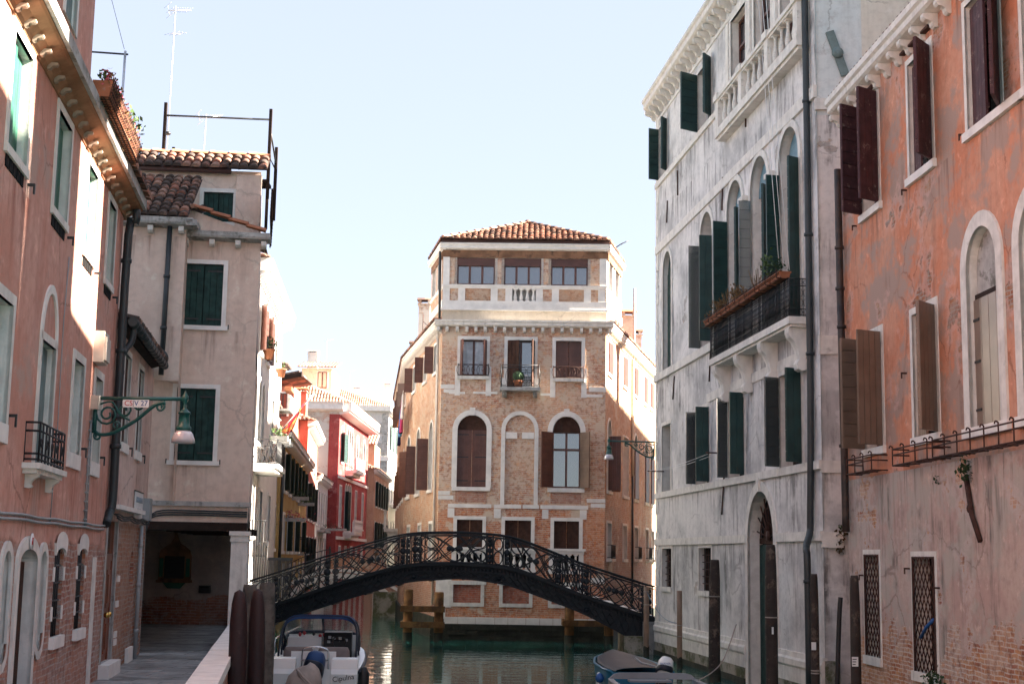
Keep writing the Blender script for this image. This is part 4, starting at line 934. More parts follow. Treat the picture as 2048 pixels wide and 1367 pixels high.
# small roof behind the terrace
H2=thing('attic_house','small tiled attic gable behind the roof terrace','house',(-8.6,33,10))
mb=MB(); mb.box(-9.6,-7.75,32.2,35,10.5,11.75); mb.build('wall','pink_plaster',H2)
mb=MB(); mb.extrude([(-9.9,11.45),(-7.6,12.15),(-7.6,12.05),(-9.9,11.35)],31.8,35); mb.build('roof','terracotta',H2)
mb=MB()
for k in range(5): mb.tube([(-9.7+k*.45,31.85,11.42+k*.137),(-9.7+k*.45,32.3,11.42+k*.137)],.035,5)
mb.build('rafters','dark_beam',H2)
# antennas
def antenna(label,p,h,booms):
    t=thing('antenna',label,'antenna',p); T=WM[t.name]
    mb=MB(M0=T); mb.tube([(0,0,0),(.03,0,h)],.014,5); 
    for k in range(int(h/.14)): mb.lathe((.03*k*.14/h,0,k*.14+.05),[(.014,-.008),(.02,-.006),(.02,.006),(.014,.008)],5)
    mb.build('mast','alu',t)
    for z,L,n,w,tilt in booms:
        mb=MB(M0=T@Matrix.Translation((.03,0,z))@Matrix.Rotation(R(tilt),4,'Z')@Matrix.Rotation(R(-14),4,'Y')); mb.tube([(-L*.3,0,0),(L*.7,0,0)],.010,4)
        for i in range(n): x=-L*.25+L*.9*i/max(1,n-1); mb.tube([(x,-w/2*(1-.3*i/n),0),(x,w/2*(1-.3*i/n),0)],.005,4)
        if n>5:
            for s_ in (-.12,.12): mb.tube([(-L*.3,-w*.5,s_),(-L*.3,w*.5,s_)],.006,4); mb.tube([(-L*.3,0,0),(-L*.3,0,s_)],.006,4)
        mb.build('aerial','alu',t)
antenna('tall white aerial mast with two antennas above the roof terrace',(-7.84,31,11.3),4.0,[(3.9,.55,9,.42,35),(3.35,.3,3,.45,60)])
antenna('short aerial mast standing behind the terrace handrail',(-7.13,31.5,11.3),1.62,[(1.55,.55,9,.4,30)])
# ================================================================ RIGHT: the white palace
PF=Facade((4.76,46.355),(4.76+.10599*16.6,46.355-16.6)); F=PF; PL=PF.L
H=thing('white_palace','weathered white palace with teal shutters, arched balcony windows and a dark arched water door','palace',PF.at(8,0,0))
H_PAL=H
def pal_leafs(w_,a,b,z0,z1,la,ra,lw,rw,m='green_shutter',o=.04,lm=None):
    leaf(F,w_,a,o,lw,z0,z1,1,la,lm or m,hinge=False); leaf(F,w_,b,o,rw,z0,z1,-1,ra,m,hinge=False)
# top floor windows
for a,b,la,ra,lw,rw in ((.45,1.65,72,140,.36,.32),(5.9,7.5,62,140,.62,.42)):
    w_=window(F,H,a,b,15.42,17.2,mat='stone',w=.10,out=.02,d=.3,fill='glass',frame='white_paint'); pal_leafs(w_,a,b,15.44,17.18,la,ra,lw,rw)
for a,b in ((9.75,11.2),(12.0,13.45),(14.25,15.6)):
    w_=window(F,H,a,b,14.6,17.35,mat='stone',w=.14,out=.04,d=.26,fill='glass',frame='brown_shutter',trans=16.6)
for x in (9.45,11.6,13.85,15.95):
    mb=MB(F); mb.obox(x-.13,x+.13,-.02,.07,15.3,17.4); mb.build('pilaster','stone',H)
bl=MB(F); bl.obox(9.0,16.3,-.02,.30,14.30,14.52); bl.obox(9.05,16.25,-.02,.24,14.22,14.30); bl=bl.build('balustrade','stone',H)
mb=MB(F); mb.obox(9.05,16.28,.04,.26,15.28,15.34); mb.obox(9.02,16.3,.0,.30,15.34,15.44); mb.build('top_rail','stone',bl)
for x in (9.15,11.5,13.85,16.15):
    mb=MB(F); mb.obox(x-.15,x+.15,-.02,.28,14.52,15.44); mb.obox(x-.2,x+.2,-.02,.33,15.32,15.5); mb.build('pier','stone',bl)
for x0,x1 in ((9.3,11.35),(11.65,13.7),(14.0,16.0)):
    for k in range(4):
        mb=MB(F); x=x0+(x1-x0)*(k+.5)/4; balusters(mb,x-.1,x+.1,1,14.52,15.30,.15,.085); mb.build('baluster','stone',bl)
# piano nobile
w_=window(F,H,1.15,2.35,8.95,12.75,12.1,mat='stone',w=.14,out=.04,d=.2,fill='boards',fillmat='old_green')
w_=window(F,H,6.2,7.6,8.95,12.78,12.05,mat='stone',w=.16,out=.04,d=.35,fill='glass',frame='old_green',trans=11.8); pal_leafs(w_,6.2,7.6,8.97,11.95,84,92,.34,.36,lm='glossy_shutter')
for i,(a,b) in enumerate(((9.25,10.75),(11.55,13.05),(14.0,15.5))):
    w_=window(F,H,a,b,8.27,12.88,12.1,mat='stone',w=.17,out=.05,d=.38,fill='glass',frame='old_green',trans=11.9)
    g=MB(F); g.extrude([(p[0],p[1]) for p in arcpts(a+.02,b-.02,12.0,12.83)],.18,.22); g.build('lunette','blue_lunette' if 'blue_lunette' in M else 'pale_green',w_)
    pal_leafs(w_,a,b,8.29,11.95,(80,92,84)[i],(128,140,120)[i],(.40,.30,.32)[i],(.30,.30,.34)[i],lm='glossy_shutter' if i==1 else None,m='green_shutter')
for x in (11.15,13.52): 
    mb=MB(F); mb.lathe((x,-.06,0),[(.15,8.27),(.15,8.4),(.12,8.45),(.105,11.75),(.13,11.8),(.16,12.02)],12,cap=False); mb.obox(x-.22,x+.22,0,.2,12.02,12.14); mb.build('column','stone',H)
# mezzanine
for a,b,la,ra in ((5.6,7.1,84,95),(9.15,10.7,84,97),(13.75,15.4,66,112)):
    w_=window(F,H,a,b,5.12,7.22,mat='stone',w=.12,out=.02,d=.3,fill='dark'); pal_leafs(w_,a,b,5.14,7.2,la,ra,.28 if a<13 else .40,.36 if a<13 else .40,lm='glossy_shutter')
w_=window(F,H,.95,2.2,5.12,7.2,mat='stone',w=.12,out=.02,d=.45,fill='boards',fillmat='old_green')
# ground floor
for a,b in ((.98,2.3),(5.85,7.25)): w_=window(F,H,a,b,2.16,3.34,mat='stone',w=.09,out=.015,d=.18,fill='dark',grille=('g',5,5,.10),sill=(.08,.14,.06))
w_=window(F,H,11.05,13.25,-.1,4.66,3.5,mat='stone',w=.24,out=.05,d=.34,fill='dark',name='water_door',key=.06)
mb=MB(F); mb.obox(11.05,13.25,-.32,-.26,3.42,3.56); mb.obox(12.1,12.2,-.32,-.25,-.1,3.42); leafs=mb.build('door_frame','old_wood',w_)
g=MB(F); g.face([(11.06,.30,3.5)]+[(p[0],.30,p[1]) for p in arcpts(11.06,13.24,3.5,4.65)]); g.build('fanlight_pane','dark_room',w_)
leaf(F,w_,11.07,-.28,1.05,0,3.4,1,0,'old_green',boards='v',hinge=False); leaf(F,w_,13.23,-.28,1.05,0,3.4,-1,0,'old_green',boards='v',hinge=False)
mb=MB(F)
for k in range(9): a=PI*(k+.5)/9; mb.tube([(12.15+.12*math.cos(a),.17,3.56+.1*math.sin(a)),(12.15+1.0*math.cos(a),.17,3.54+1.02*math.sin(a))],.02,4)
for rr_ in (.35,.7): mb.tube([(12.15+rr_*math.cos(PI*i/14),.17,3.56+rr_*math.sin(PI*i/14)) for i in range(15)],.016,4)
mb.lathe((12.15,.17,3.6),[(0,-.05),(.12,-.04),(.12,.04),(0,.05)],10,axis='y'); mb.build('fanlight_grille','rust',w_)
F.wall(H,'white_plaster',0,PL,-1.0,18.1)
for z0,z1,o,s1 in ((15.22,15.40,.07,9.0),(12.98,13.26,.06,PL),(8.72,8.95,.09,9.0),(3.44,3.64,.06,10.8),(4.93,5.11,.07,PL)):
    mb=MB(F); x=0
    while x<s1-.01: w=min(rnd.uniform(1.7,2.6),s1-x); mb.obox(x+.003,x+w-.003,-.02,o+rnd.uniform(-.006,.006),z0,z1); x+=w
    mb.build('string_course','stone',H)
mb=MB(F); mb.obox(13.5,PL,-.02,.06,3.44,3.64); mb.obox(6.9,16.2,-.02,.035,7.34,7.58); mb.build('string_course','stone',H)
for s0,s1 in ((0,10.8),(13.5,PL)):
    mb=MB(F); mb.extrude_x([(.05,.72),(-.06,.72),(-.10,.78),(-.10,.9),(-.06,.95),(-.045,1.06),(.05,1.06)],s0,s1); mb.obox(s0,s1,-.02,.07,.42,.72); mb.build('plinth_moulding','stone',H)
    mb=MB(F); x=s0
    while x<s1-.01: w=min(rnd.uniform(1.1,1.8),s1-x); mb.obox(x+.004,x+w-.004,-.02,.06+rnd.uniform(-.01,.01),-1,.42); x+=w
    mb.build('plinth','algae_stone',H)
    mb=MB(F); mb.obox(s0,s1,.0,.085,-1,.16); mb.build('weed_band','quay',H)
mb=MB(F)
for k in range(31):
    if 3.3<.0+k*.6<3.7: continue
    mb.obox(-.03,.42 if k%2 else .26,-.02,.025,.45+k*.57,.45+k*.57+.55)
mb.split('quoin','stone',H)
cornice(F,H,-.3,PL,17.98,[(.10,0),(.34,.06),(.40,.10),(.40,.26),(.46,.30),(.46,.40),(.1,.44)],30,.15,.36,.32,'stone','stone','curl')
mb=MB(F); mb.obox(-.05,PL,-.02,.03,17.5,17.6); mb.build('frieze','stone',H)
# iron balcony on four consoles
bal=MB(F); bal.obox(8.95,16.0,-.02,.46,8.10,8.26); bal.obox(9.0,15.95,-.02,.40,8.04,8.10); bal=bal.build('balcony','stone',H)
me=corbel_mesh(F,.3,.42,.95,'stone','big')
for x in (9.25,11.35,13.5,15.7): inst(me,'bracket',bal,F.M@Matrix.Translation((x,0,8.04)))
def irongrid(mb,P,z0,z1,step=.11):
    P=[Vector(p) for p in P]
    for a,b in zip(P,P[1:]):
        n=max(1,round((b-a).length/step)); d=(b-a)/n; h=z1-z0
        for i in range(n+1): q=a+d*i; mb.tube([(q.x,q.y,z0),(q.x,q.y,z1)],.009 if i%6 else .018,4)
        for z in (z0+.02,z0+.16,z1-.16,z1): mb.tube([(a.x,a.y,z),(b.x,b.y,z)],.012,4)
        for i in range(n):
            q=a+d*(i+.5); t=d.normalized()
            for zc,rx,rz in ((z0+.09,.035,.05),(z1-.08,.035,.05),(z0+h*.36,.042,.09),(z0+h*.62,.042,.09)):
                mb.tube([(q.x+t.x*rx*math.cos(k*PI/3),q.y+t.y*rx*math.cos(k*PI/3),zc+rz*math.sin(k*PI/3)) for k in range(7)],.007,3)
mb=MB(F); irongrid(mb,[(9.0,-.02,0),(9.0,-.43,0),(15.97,-.43,0),(15.97,-.02,0)],8.27,9.1); mb.build('railing','iron',bal)
# downpipe with its elbow
downpipe(H,[F.at(16.35,.12,18),F.at(16.33,.10,12),F.at(16.3,.10,6.5),F.at(16.2,.11,4.0),F.at(16.22,.13,3.62),F.at(16.45,.28,3.35),F.at(16.62,.34,3.22),F.at(16.68,.34,2.9),F.at(16.7,.34,.2)],.075,'pipe_dark',[F.at(16.33,.10,z) for z in (15.5,13.0,10.0,7.4)]+[F.at(16.69,.34,2.6)])
mb=MB(F)
for a,b,z,h in ((1.7,1.75,13.7,.7),(3.3,3.2,14.2,.8),(7.2,7.3,7.9,.8),(2.6,2.75,7.9,.7),(11.15,11.1,14.0,1.1),(8.7,8.75,12.4,.9),(11.0,11.05,6.2,.0),(8.5,8.7,4.2,1.0),(13.2,13.0,7.4,.8),(15.9,16.0,7.35,.7),(11.1,11.2,7.3,.6)):
    if h: mb.tube([(a,-.03,z),(b+.08,-.035,z+h)],.022,5)
mb.split('tie_rod','rust',H)
mb=MB(F); mb.tube([(1.3,-.02,5.75),(1.3,-.55,5.75)],.02,5); mb.tube([(8.9,-.02,5.8),(8.9,-.55,5.8)],.02,5)
mb.split('line_bracket','rust',H); mb=MB(F)
for o in (.3,.5): mb.tube([(1.3+i*.76,-o,5.76-.06*math.sin(PI*i/10)) for i in range(11)],.006,4)
for k in range(3): mb.tube([(12.4+.3*k,-.08,18),(13.6+k*.3,-.25,14.5),(15.2+.35*k,-.4,9.3)],.009,4)
mb.split('line','white_paint',H)
# side wall that rises over the orange house, painted pale blue above, cream further back
EF=Facade((6.517,29.83),(14.5,29.3)); EF.op=[]
EF.wall(H,'white_plaster',0,.78,-1,12.6,name='side_wall'); mb=MB(EF); mb.face([(0,0,12.6),(1.02,0,12.6),(1.02,0,18.1),(0,0,18.1)]); mb.build('blue_side_wall','blue_white_plaster',H)
mb=MB(EF); mb.face([(1.02,0,11),(8,0,11),(8,0,18.1),(1.02,0,18.1)]); mb.face([(.78,0,11),(1.02,0,11),(1.02,0,12.6),(.78,0,12.6)]); mb.build('cream_side_wall','cream_plaster',H)
mb=MB(EF); 
for z0,z1,o in ((12.7,12.95,.10),(7.35,7.75,.05),(4.85,5.1,.06),(3.3,3.62,.10)): mb.obox(-.02,.45 if z0>12 else .42,-.02,o,z0,z1)
mb.split('ledge','stone',H)
mb=MB(EF); mb.obox(.0,.30,0,.12,-1,1.0); mb.build('plinth','algae_stone',H)
mb=MB(EF); mb.push(Matrix.Translation((.48,-.05,14.0))@Matrix.Rotation(R(-18),4,'Y')); mb.box(-.09,.09,-.03,.03,-.55,.5); mb.lathe((0,-.03,-.02),[(.0,-.07),(.05,-.07),(.12,-.03),(.13,0)],14,axis='y'); mb.build('anchor_plate','pale_green',H)
mb=MB(F); mb.box(-.1,PL,-.1,9,18.42,18.5); mb.face([(PL,9,0),(0,9,0),(0,9,18.4),(PL,9,18.4)]); mb.face([(0,9,0),(0,0.01,0),(0,.01,18.4),(0,9,18.4)]); mb.build('rear_wall','white_plaster',H)
mb=tiles(F.at(-.3,.22,18.44),F.at(PL,.22,18.44),F.at(2,-3.5,19.7),F.at(PL,-3.5,19.7),.22,.36,.09); mb.build('roof','tile',H)
# unseen wing and chimney on the side canal, placed to shade the brick house
GF=Facade((11.5,66),(5.6,48.9)); HG=thing('hidden_wing','unseen brick wing with a flared chimney behind the white palace, placed for its shadow','house',GF.at(9,0,0))
mb=MB(GF); mb.box(0,GF.L,0,6,-1,11.0); mb.build('wall','side_brick',HG)
mb=tiles(GF.at(0,.2,11.05),GF.at(GF.L,.2,11.05),GF.at(0,-3,11.9),GF.at(GF.L,-3,11.9),.25,.4,.1); mb.build('roof','tile',HG)
q=GF.at(11.0,-.6,11.2); mb=MB(M0=Matrix.Translation(q)); mb.box(-.35,.35,-.3,.3,-.5,1.8); mb.lathe((0,0,0),[(.3,1.8),(.28,2.0),(.62,2.7),(.66,3.0),(.2,3.4)],10); mb.build('chimney','side_brick',HG)

# ================================================================ RIGHT: the orange house
OF=Facade((6.768,28.58),(6.768+.0539*22,28.58-22)); F=OF
H=thing('orange_house','flaking orange-red house with plum shutters above and exposed brick at the waterline','house',OF.at(5,0,0))
for i,(a,b) in enumerate(((1.41,2.44),(4.2,5.34),(6.95,8.24),(9.1,10.3))):
    w_=window(F,H,a,b,9.72,12.0 if i==0 else 11.78,mat='stone',w=.11,out=.02,d=.3,fill='glass',frame='white_paint' if i==1 else 'brown_shutter')
    w=(b-a)/2; la,ra=((62,122),(8,138),(4,150),(4,150))[i]
    leaf(F,w_,a,.04 if la>20 else -.10,w-.005,9.73,11.9 if i==0 else 11.74,1,la,'plum_shutter',boards='h' if la>20 else 'v',hinge=False); leaf(F,w_,b,.04,w-.005,9.73,11.9 if i==0 else 11.74,-1,ra,'plum_shutter',boards='h',hinge=False)
    sb=MB(F); sb.obox(a-.14,b+.16 if i!=2 else b+.8,-.02,.07,9.58,9.72); sb.build('sill','clean_stone',w_)
for i,(a,b) in enumerate(((1.28,2.36),(4.1,5.24))):
    w_=window(F,H,a,b,5.14,7.28,mat='stone',w=.12,out=.02,d=.28,fill='glass',frame='brown_shutter')
    w=(b-a)/2; la,ra=((66,112),(6,134))[i]
    leaf(F,w_,a,.04 if la>20 else -.08,w-.005,5.15,7.27,1,la,'taupe_shutter',boards='h' if la>20 else 'v',hinge=False); leaf(F,w_,b,.04,w-.005,5.15,7.27,-1,ra,'taupe_shutter',boards='h' if i else 'v',hinge=False)
    sb=MB(F); sb.obox(a-.12,b+.14,-.02,.06,5.0,5.14); sb.build('sill','clean_stone',w_)
for a,b in ((6.72,7.9),(8.75,9.95)):
    w_=window(F,H,a,b,5.08,8.12,7.52,mat='stone',w=.24,out=.04,d=.26,fill='dark')
    mb=MB(F); mb.extrude([(a,6.95+.2)]+[(p[0],p[1]) for p in arcpts(a,b,7.52,8.12)]+[(b,7.15)],.14,.2); mb.build('lunette','grey_stone',w_)
    mb=MB(F); mb.obox(a,b,-.2,-.1,7.08,7.16); mb.build('lintel','dark_beam',w_)
    for sd,sh in ((1,a),(-1,b)):
        lf=leaf(F,w_,sh,-.10,(b-a)/2-.004,5.1,7.07,sd,0,'taupe_shutter',boards='v',nb=2,hinge=False)[0]
        mb=MB(F)
        for z in (5.35,6.1,6.75): e=.22*sd; mb.obox(min(sh,sh+e),max(sh,sh+e),-.07,-.058,z-.02,z+.02)
        mb.build('hinge','iron',lf)
    sb=MB(F); sb.obox(a-.3,b+.3,-.02,.07,4.92,5.08); sb.build('sill','clean_stone',w_)
for a,b,z0,z1 in ((1.05,1.93,1.28,3.16),(3.8,4.88,1.2,3.12)):
    w_=window(F,H,a,b,z0,z1,mat='stone',w=.09,out=.012,d=.3,fill='dark',grille=('x',),sill=(.1,.16,.05))
W1=OF.L
F.wall(H,'orange_base',0,W1,-1,4.62,name='lower_wall'); F.wall(H,'orange_plaster',0,W1,4.62,12.3)
mb=MB(F); mb.obox(0,W1,.0,.03,-1,.25); mb.build('weed_band','quay',H)
cornice(F,H,-.05,W1,12.16,[(.05,0),(.22,.05),(.27,.09),(.27,.2),(.32,.24),(.32,.36),(.05,.38)],36,.15,.25,.24,'stone','stone','curl')
mb=MB(F)
for a,b in ((1.2,2.6),(4.05,5.5)): mb.obox(a,b,-.02,.10,12.02,12.06)
mb.split('drip_board','rust',H)
mb=tiles(F.at(-.05,.16,12.54),F.at(W1,.16,12.54),F.at(-.05,-4,13.9),F.at(W1,-4,13.9),.2,.36,.09); mb.build('roof','tile_dark',H)
mb=MB(F); mb.box(-1.35,0,.75,8,-1,12.4); mb.box(0,W1,4,8,-1,13.8); mb.face([(0,4,-1),(0,0,-1),(0,0,12.4),(0,4,13.7)]); mb.face([(W1,0,-1),(W1,4,-1),(W1,4,13.7),(W1,0,12.4)]); mb.build('rear_wall','orange_plaster',H)
# unseen blocks added behind it, stepped to let the sun through in patches
HR=thing('sun_blocker','tall unseen cream blocks added behind the orange house, stepped to pattern the sun','house',(13,20,0))
for nm,y0,y1,z in (('wall',19.2,29.2,23.5),('wall',17.2,19.18,15.7),('wall',14.2,17.18,22.5),('wall',9.0,14.18,16.7)):
    mb=MB(); mb.box(11.2,17,y0,y1,0,z); mb.build(nm,'cream_plaster',HR); mb=MB(); mb.box(11.0,17.2,y0,y1,z,z+.15); mb.build('roof','tile',HR)
downpipe(H,[F.at(.12,.12,11.0),F.at(.14,.12,8.2),F.at(.2,.13,7.8),F.at(.22,.12,5.0),F.at(.24,.12,3.6)],.075,'pipe_brown',[F.at(.14,.12,z) for z in (9.35,8.5)]+[F.at(.21,.125,z) for z in (7.7,5.3)])
mb=MB(F); mb.tube([(6.45,-.03,4.35),(6.72,-.06,3.75),(6.95,-.03,3.35)],.045,6); mb.lathe((6.66,-.07,3.85),[(0,-.05),(.07,-.02),(.07,.02),(0,.05)],8,axis='y'); mb.build('anchor_bar','rust',H)
mb=MB(F)
for s_,z in ((.95,9.6),(3.95,9.55),(6.75,9.72),(3.7,6.3),(3.6,2.9),(.95,2.75),(5.05,2.6)): mb.obox(s_,s_+.03,0,.1,z,z+.03); mb.obox(s_,s_+.03,.08,.1,z-.08,z+.03)
mb.split('shutter_catch','rust',H)
# wrought iron flower cages
def cage(a,b,lab,z0=4.68,z1=4.96,d=.30):
    t=thing('flower_cage',lab,'flower cage',F.at(a,0,z0),'iron flower cages under the orange house windows'); mb=MB(F)
    for z in (z0,z0+.18,z1): mb.tube([(a,0,z),(a,-d,z),(b,-d,z),(b,0,z)],.014,5)
    n=max(2,round((b-a)/.55))
    for i in range(n+1):
        x=a+(b-a)*i/n; mb.tube([(x,-.02,z0),(x,-d,z0)],.012,4); mb.tube(smooth_path([(x,-d,z0),(x,-d,z1),(x,-d,z1+.04),(x,-d-.04,z1+.06),(x,-d-.055,z1+.02)],3),.012,4)
    for k in range(3): mb.tube([(a,-.08-k*.1,z0),(b,-.08-k*.1,z0)],.010,4)
    mb.build('iron_frame','rust',t); return t
cage(1.0,2.55,'short rusty iron flower cage under the leftmost taupe shuttered window'); cage(3.75,5.5,'rusty iron flower cage under the half open narrow taupe shutter'); cage(5.75,10.6,'long rusty iron flower cage below the blind arched window')
t=thing('wall_plant','small green plant rooted in the orange house wall by the anchor bar','plant',F.at(6.6,0,4.4)); mb=MB(F); leaves(mb,(6.6,-.1,4.4),(.22,.12,.22),90,.08); leaves(mb,(5.2,-.06,4.35),(.1,.06,.1),25,.05); mb.build('foliage','leaf_dark',t)
t=thing('wall_weed','dry tuft of weeds hanging from the palace ledge beside the brown pipe','plant',EF.at(.32,.05,3.6)); mb=MB(EF); leaves(mb,(.36,-.06,3.5),(.10,.06,.26),110,.10,up=-1.0); mb.build('dry_foliage','dry_weed',t); mb=MB(EF); leaves(mb,(.42,-.08,3.68),(.1,.08,.07),40,.06); mb.build('foliage','leaf',t)
t=thing('sill_plant','leafy green weed growing on the sill of the wider grilled window','plant',F.at(4.9,.1,1.2)); mb=MB(F); leaves(mb,(5.0,-.12,1.1),(.3,.15,.16),110,.08); mb.build('foliage','leaf_dark',t)
t=thing('blue_rod','bright blue plastic rod poking through the diamond window grille','rod',F.at(4.5,.02,2.0)); mb=MB(F); mb.tube([(4.2,-.03,1.78),(4.5,-.05,1.95),(4.8,-.02,2.1)],.028,7); mb.build('rod','text_blue',t)
# ================================================================ CENTRE: the brick house on the corner of two canals
CF=Facade((-2.61,52.57),(3.5,52.45)); F=CF; CLEN=CF.L
H=thing('corner_house','brick house on the canal fork with arched windows, white loggia storey and tiled hip roof','house',(0.4,52.5,0))
# third floor
for i,(a,b,z0) in enumerate(((.71,1.66,9.65),(2.46,3.44,9.22),(4.25,5.21,9.62))):
    w_=window(F,H,a,b,z0,11.0,mat='clean_stone',w=.13,out=.025,d=.22,fill='glass' if i<2 else 'boards',fillmat='glass' if i<2 else 'brown_shutter',frame='brown_shutter')
    if i==0:
        mb=MB(F); 
        for k in range(10): mb.face([(a+.06+k*.083,.16+.02*(k%2),z0+.05),(a+.06+(k+1)*.083,.16+.02*((k+1)%2),z0+.05),(a+.06+(k+1)*.083,.16+.02*((k+1)%2),10.95),(a+.06+k*.083,.16+.02*(k%2),10.95)])
        mb.build('curtain','curtain',w_); leaf(F,w_,a,.02,.30,z0,10.98,1,72,'brown_shutter',boards='v',hinge=False); leaf(F,w_,b,.02,.30,z0,10.98,-1,72,'brown_shutter',boards='v',hinge=False)
    if i==1: leaf(F,w_,a,.02,.48,z0,10.98,1,25,'old_wood',boards='v',hinge=False); leaf(F,w_,b,.02,.48,z0,10.98,-1,80,'old_wood',boards='v',hinge=False)
    mb=MB(F); 
    for x in (a-.2,b-.0): mb.obox(x,x+.2,-.02,.022,z0-.75 if i!=1 else z0-.2,z0+.35)
    mb.split('stone_block','clean_stone',w_)
def loops(mb,x0,x1,n,z0,z1,o,r=.008,bow=0):
    for i in range(n):
        x=x0+(x1-x0)*(i+.5)/n; w=(x1-x0)/n*.8; q=lambda x_: o+bow*math.sin(PI*(x_-x0)/(x1-x0))
        mb.tube([(x+w*math.cos(k*PI/5),-q(min(max(x+w*math.cos(k*PI/5),x0),x1)),(z0+z1)/2+(z1-z0)/2*math.sin(k*PI/5)) for k in range(11)],r,4)
for a,b,z0 in ((.62,1.75,9.62),(4.17,5.3,9.58)):
    bl=MB(F); bl.obox(a-.02,b+.02,-.02,.16,z0-.12,z0); bl=bl.build('balconette','stone',H)
    mb=MB(F); loops(mb,a,b,6,z0+.03,z0+.42,.08,bow=.06)
    for z in (z0+.03,z0+.43): mb.tube([(a+(b-a)*k/8,-.05-.1*math.sin(PI*k/8),z) for k in range(9)],.012,4)
    for x in (a,b): mb.tube([(x,-.05,z0),(x,-.05,z0+.47)],.014,4)
    mb.build('railing','rust',bl)
bl=MB(F); bl.obox(2.20,3.68,-.02,.55,9.06,9.18); bl=bl.build('balcony','grey_stone',H)
me=corbel_mesh(F,.16,.4,.22,'grey_stone','block')
for x in (2.36,3.5): inst(me,'bracket',bl,F.M@Matrix.Translation((x,0,9.06)))
mb=MB(F); P=[(2.24,0,0),(2.24,-.52,0),(3.64,-.52,0),(3.64,0,0)]
for a,b in zip(P,P[1:]):
    for z in (9.22,9.92,10.0): mb.tube([(a[0],a[1],z),(b[0],b[1],z)],.013,4)
for p in P: mb.tube([(p[0],p[1],9.18),(p[0],p[1],10.03)],.018,5)
loops(mb,2.24,3.64,6,9.24,9.9,.52); mb.build('railing','iron',bl)
# second floor arches
z=5.5
w_=window(F,H,.65,1.73,5.52,8.18,7.62,mat='clean_stone',w=.19,out=.03,d=.14,fill='boards',fillmat='brown_shutter',zt='old_wood',key=.02)
mb=MB(F)
for sd,sh in ((1,.65),(-1,1.73)):
    for zz in (5.75,6.62,7.45): e=.42*sd; mb.obox(min(sh,sh+e),max(sh,sh+e),-.055,-.045,zz-.02,zz+.02)
mb.build('hinges','iron',w_); sb=MB(F); sb.obox(.48,1.9,-.02,.09,5.38,5.52); sb.build('sill','clean_stone',w_)
w_=window(F,H,2.42,3.5,4.9,8.2,7.66,mat='clean_stone',w=.15,out=.025,d=.05,fill='brick',fillmat='front_brick',label='blind arch bricked up flush with the wall')
sb=MB(F); sb.obox(2.44,2.86,-.05,.02,7.32,7.56); sb.obox(3.04,3.48,-.05,.02,7.32,7.56); sb.split('stone_block','clean_stone',w_)
w_=window(F,H,4.17,5.2,5.53,8.18,7.62,mat='clean_stone',w=.19,out=.03,d=.24,fill='glass',frame='brown_shutter',trans=6.95,key=.03,mull=1)
g=MB(F); g.extrude([(p[0],p[1]) for p in arcpts(4.18,5.19,7.58,8.16)],.10,.16); g.build('lunette','old_wood',w_)
leaf(F,w_,4.17,.05,.52,5.54,7.58,1,142,'brown_shutter'); leaf(F,w_,5.2,.05,.52,5.54,7.58,-1,128,'taupe_shutter')  # right leaf of the pair coloured lighter to stand for its bright sheen
sb=MB(F); sb.obox(4.0,5.36,-.02,.09,5.38,5.53); sb.build('sill','clean_stone',w_)
for a,b in ((.62,1.76),(4.12,5.24)): mb=MB(F); mb.obox(a,b,-.02,.012,4.95,5.36); mb.build('apron','dark_brick',H)
# ground floor windows above the little balustrades
for a,b in ((.70,1.64),(2.46,3.42),(4.26,5.18)):
    w_=window(F,H,a,b,3.33,4.33,mat='clean_stone',w=.13,out=.03,d=.16,fill='boards',fillmat='old_wood')
    sb=MB(F); sb.obox(a-.24,b+.24,-.02,.14,3.24,3.33); sb.obox(a-.19,b+.19,-.02,.09,3.14,3.24); sb.build('sill','clean_stone',w_)
    F.hole(a,b,2.62,3.12)
    mb=MB(F); reveal(mb,a,b,2.62,3.12,None,.3); mb.obox(a-.17,a,-.02,.05,2.5,3.14); mb.obox(b,b+.17,-.02,.05,2.5,3.14); mb.obox(a-.2,b+.2,-.02,.08,2.42,2.56); bb=mb.build('balustrade','clean_stone',H)
    mb=MB(F); mb.face([(a,.29,2.6),(b,.29,2.6),(b,.29,3.12),(a,.29,3.12)]); mb.build('recess','dark_room',bb)
    for k in range(4): mb=MB(F); x=a+(b-a)*(k+.5)/4; balusters(mb,x-.1,x+.1,1,2.58,3.13,.02,.075); mb.build('baluster','clean_stone',bb)
for a,b in ((.62,1.62),(2.42,3.38),(4.2,5.15)):
    w_=window(F,H,a,b,1.33,1.98,mat='stone',w=.13,out=.03,d=.05,fill='brick',fillmat='red_brick',bottom=True)
    mb=MB(F); mb.obox(a-.2,b+.2,-.02,.05,1.98,2.12); mb.build('lintel','stone',w_)
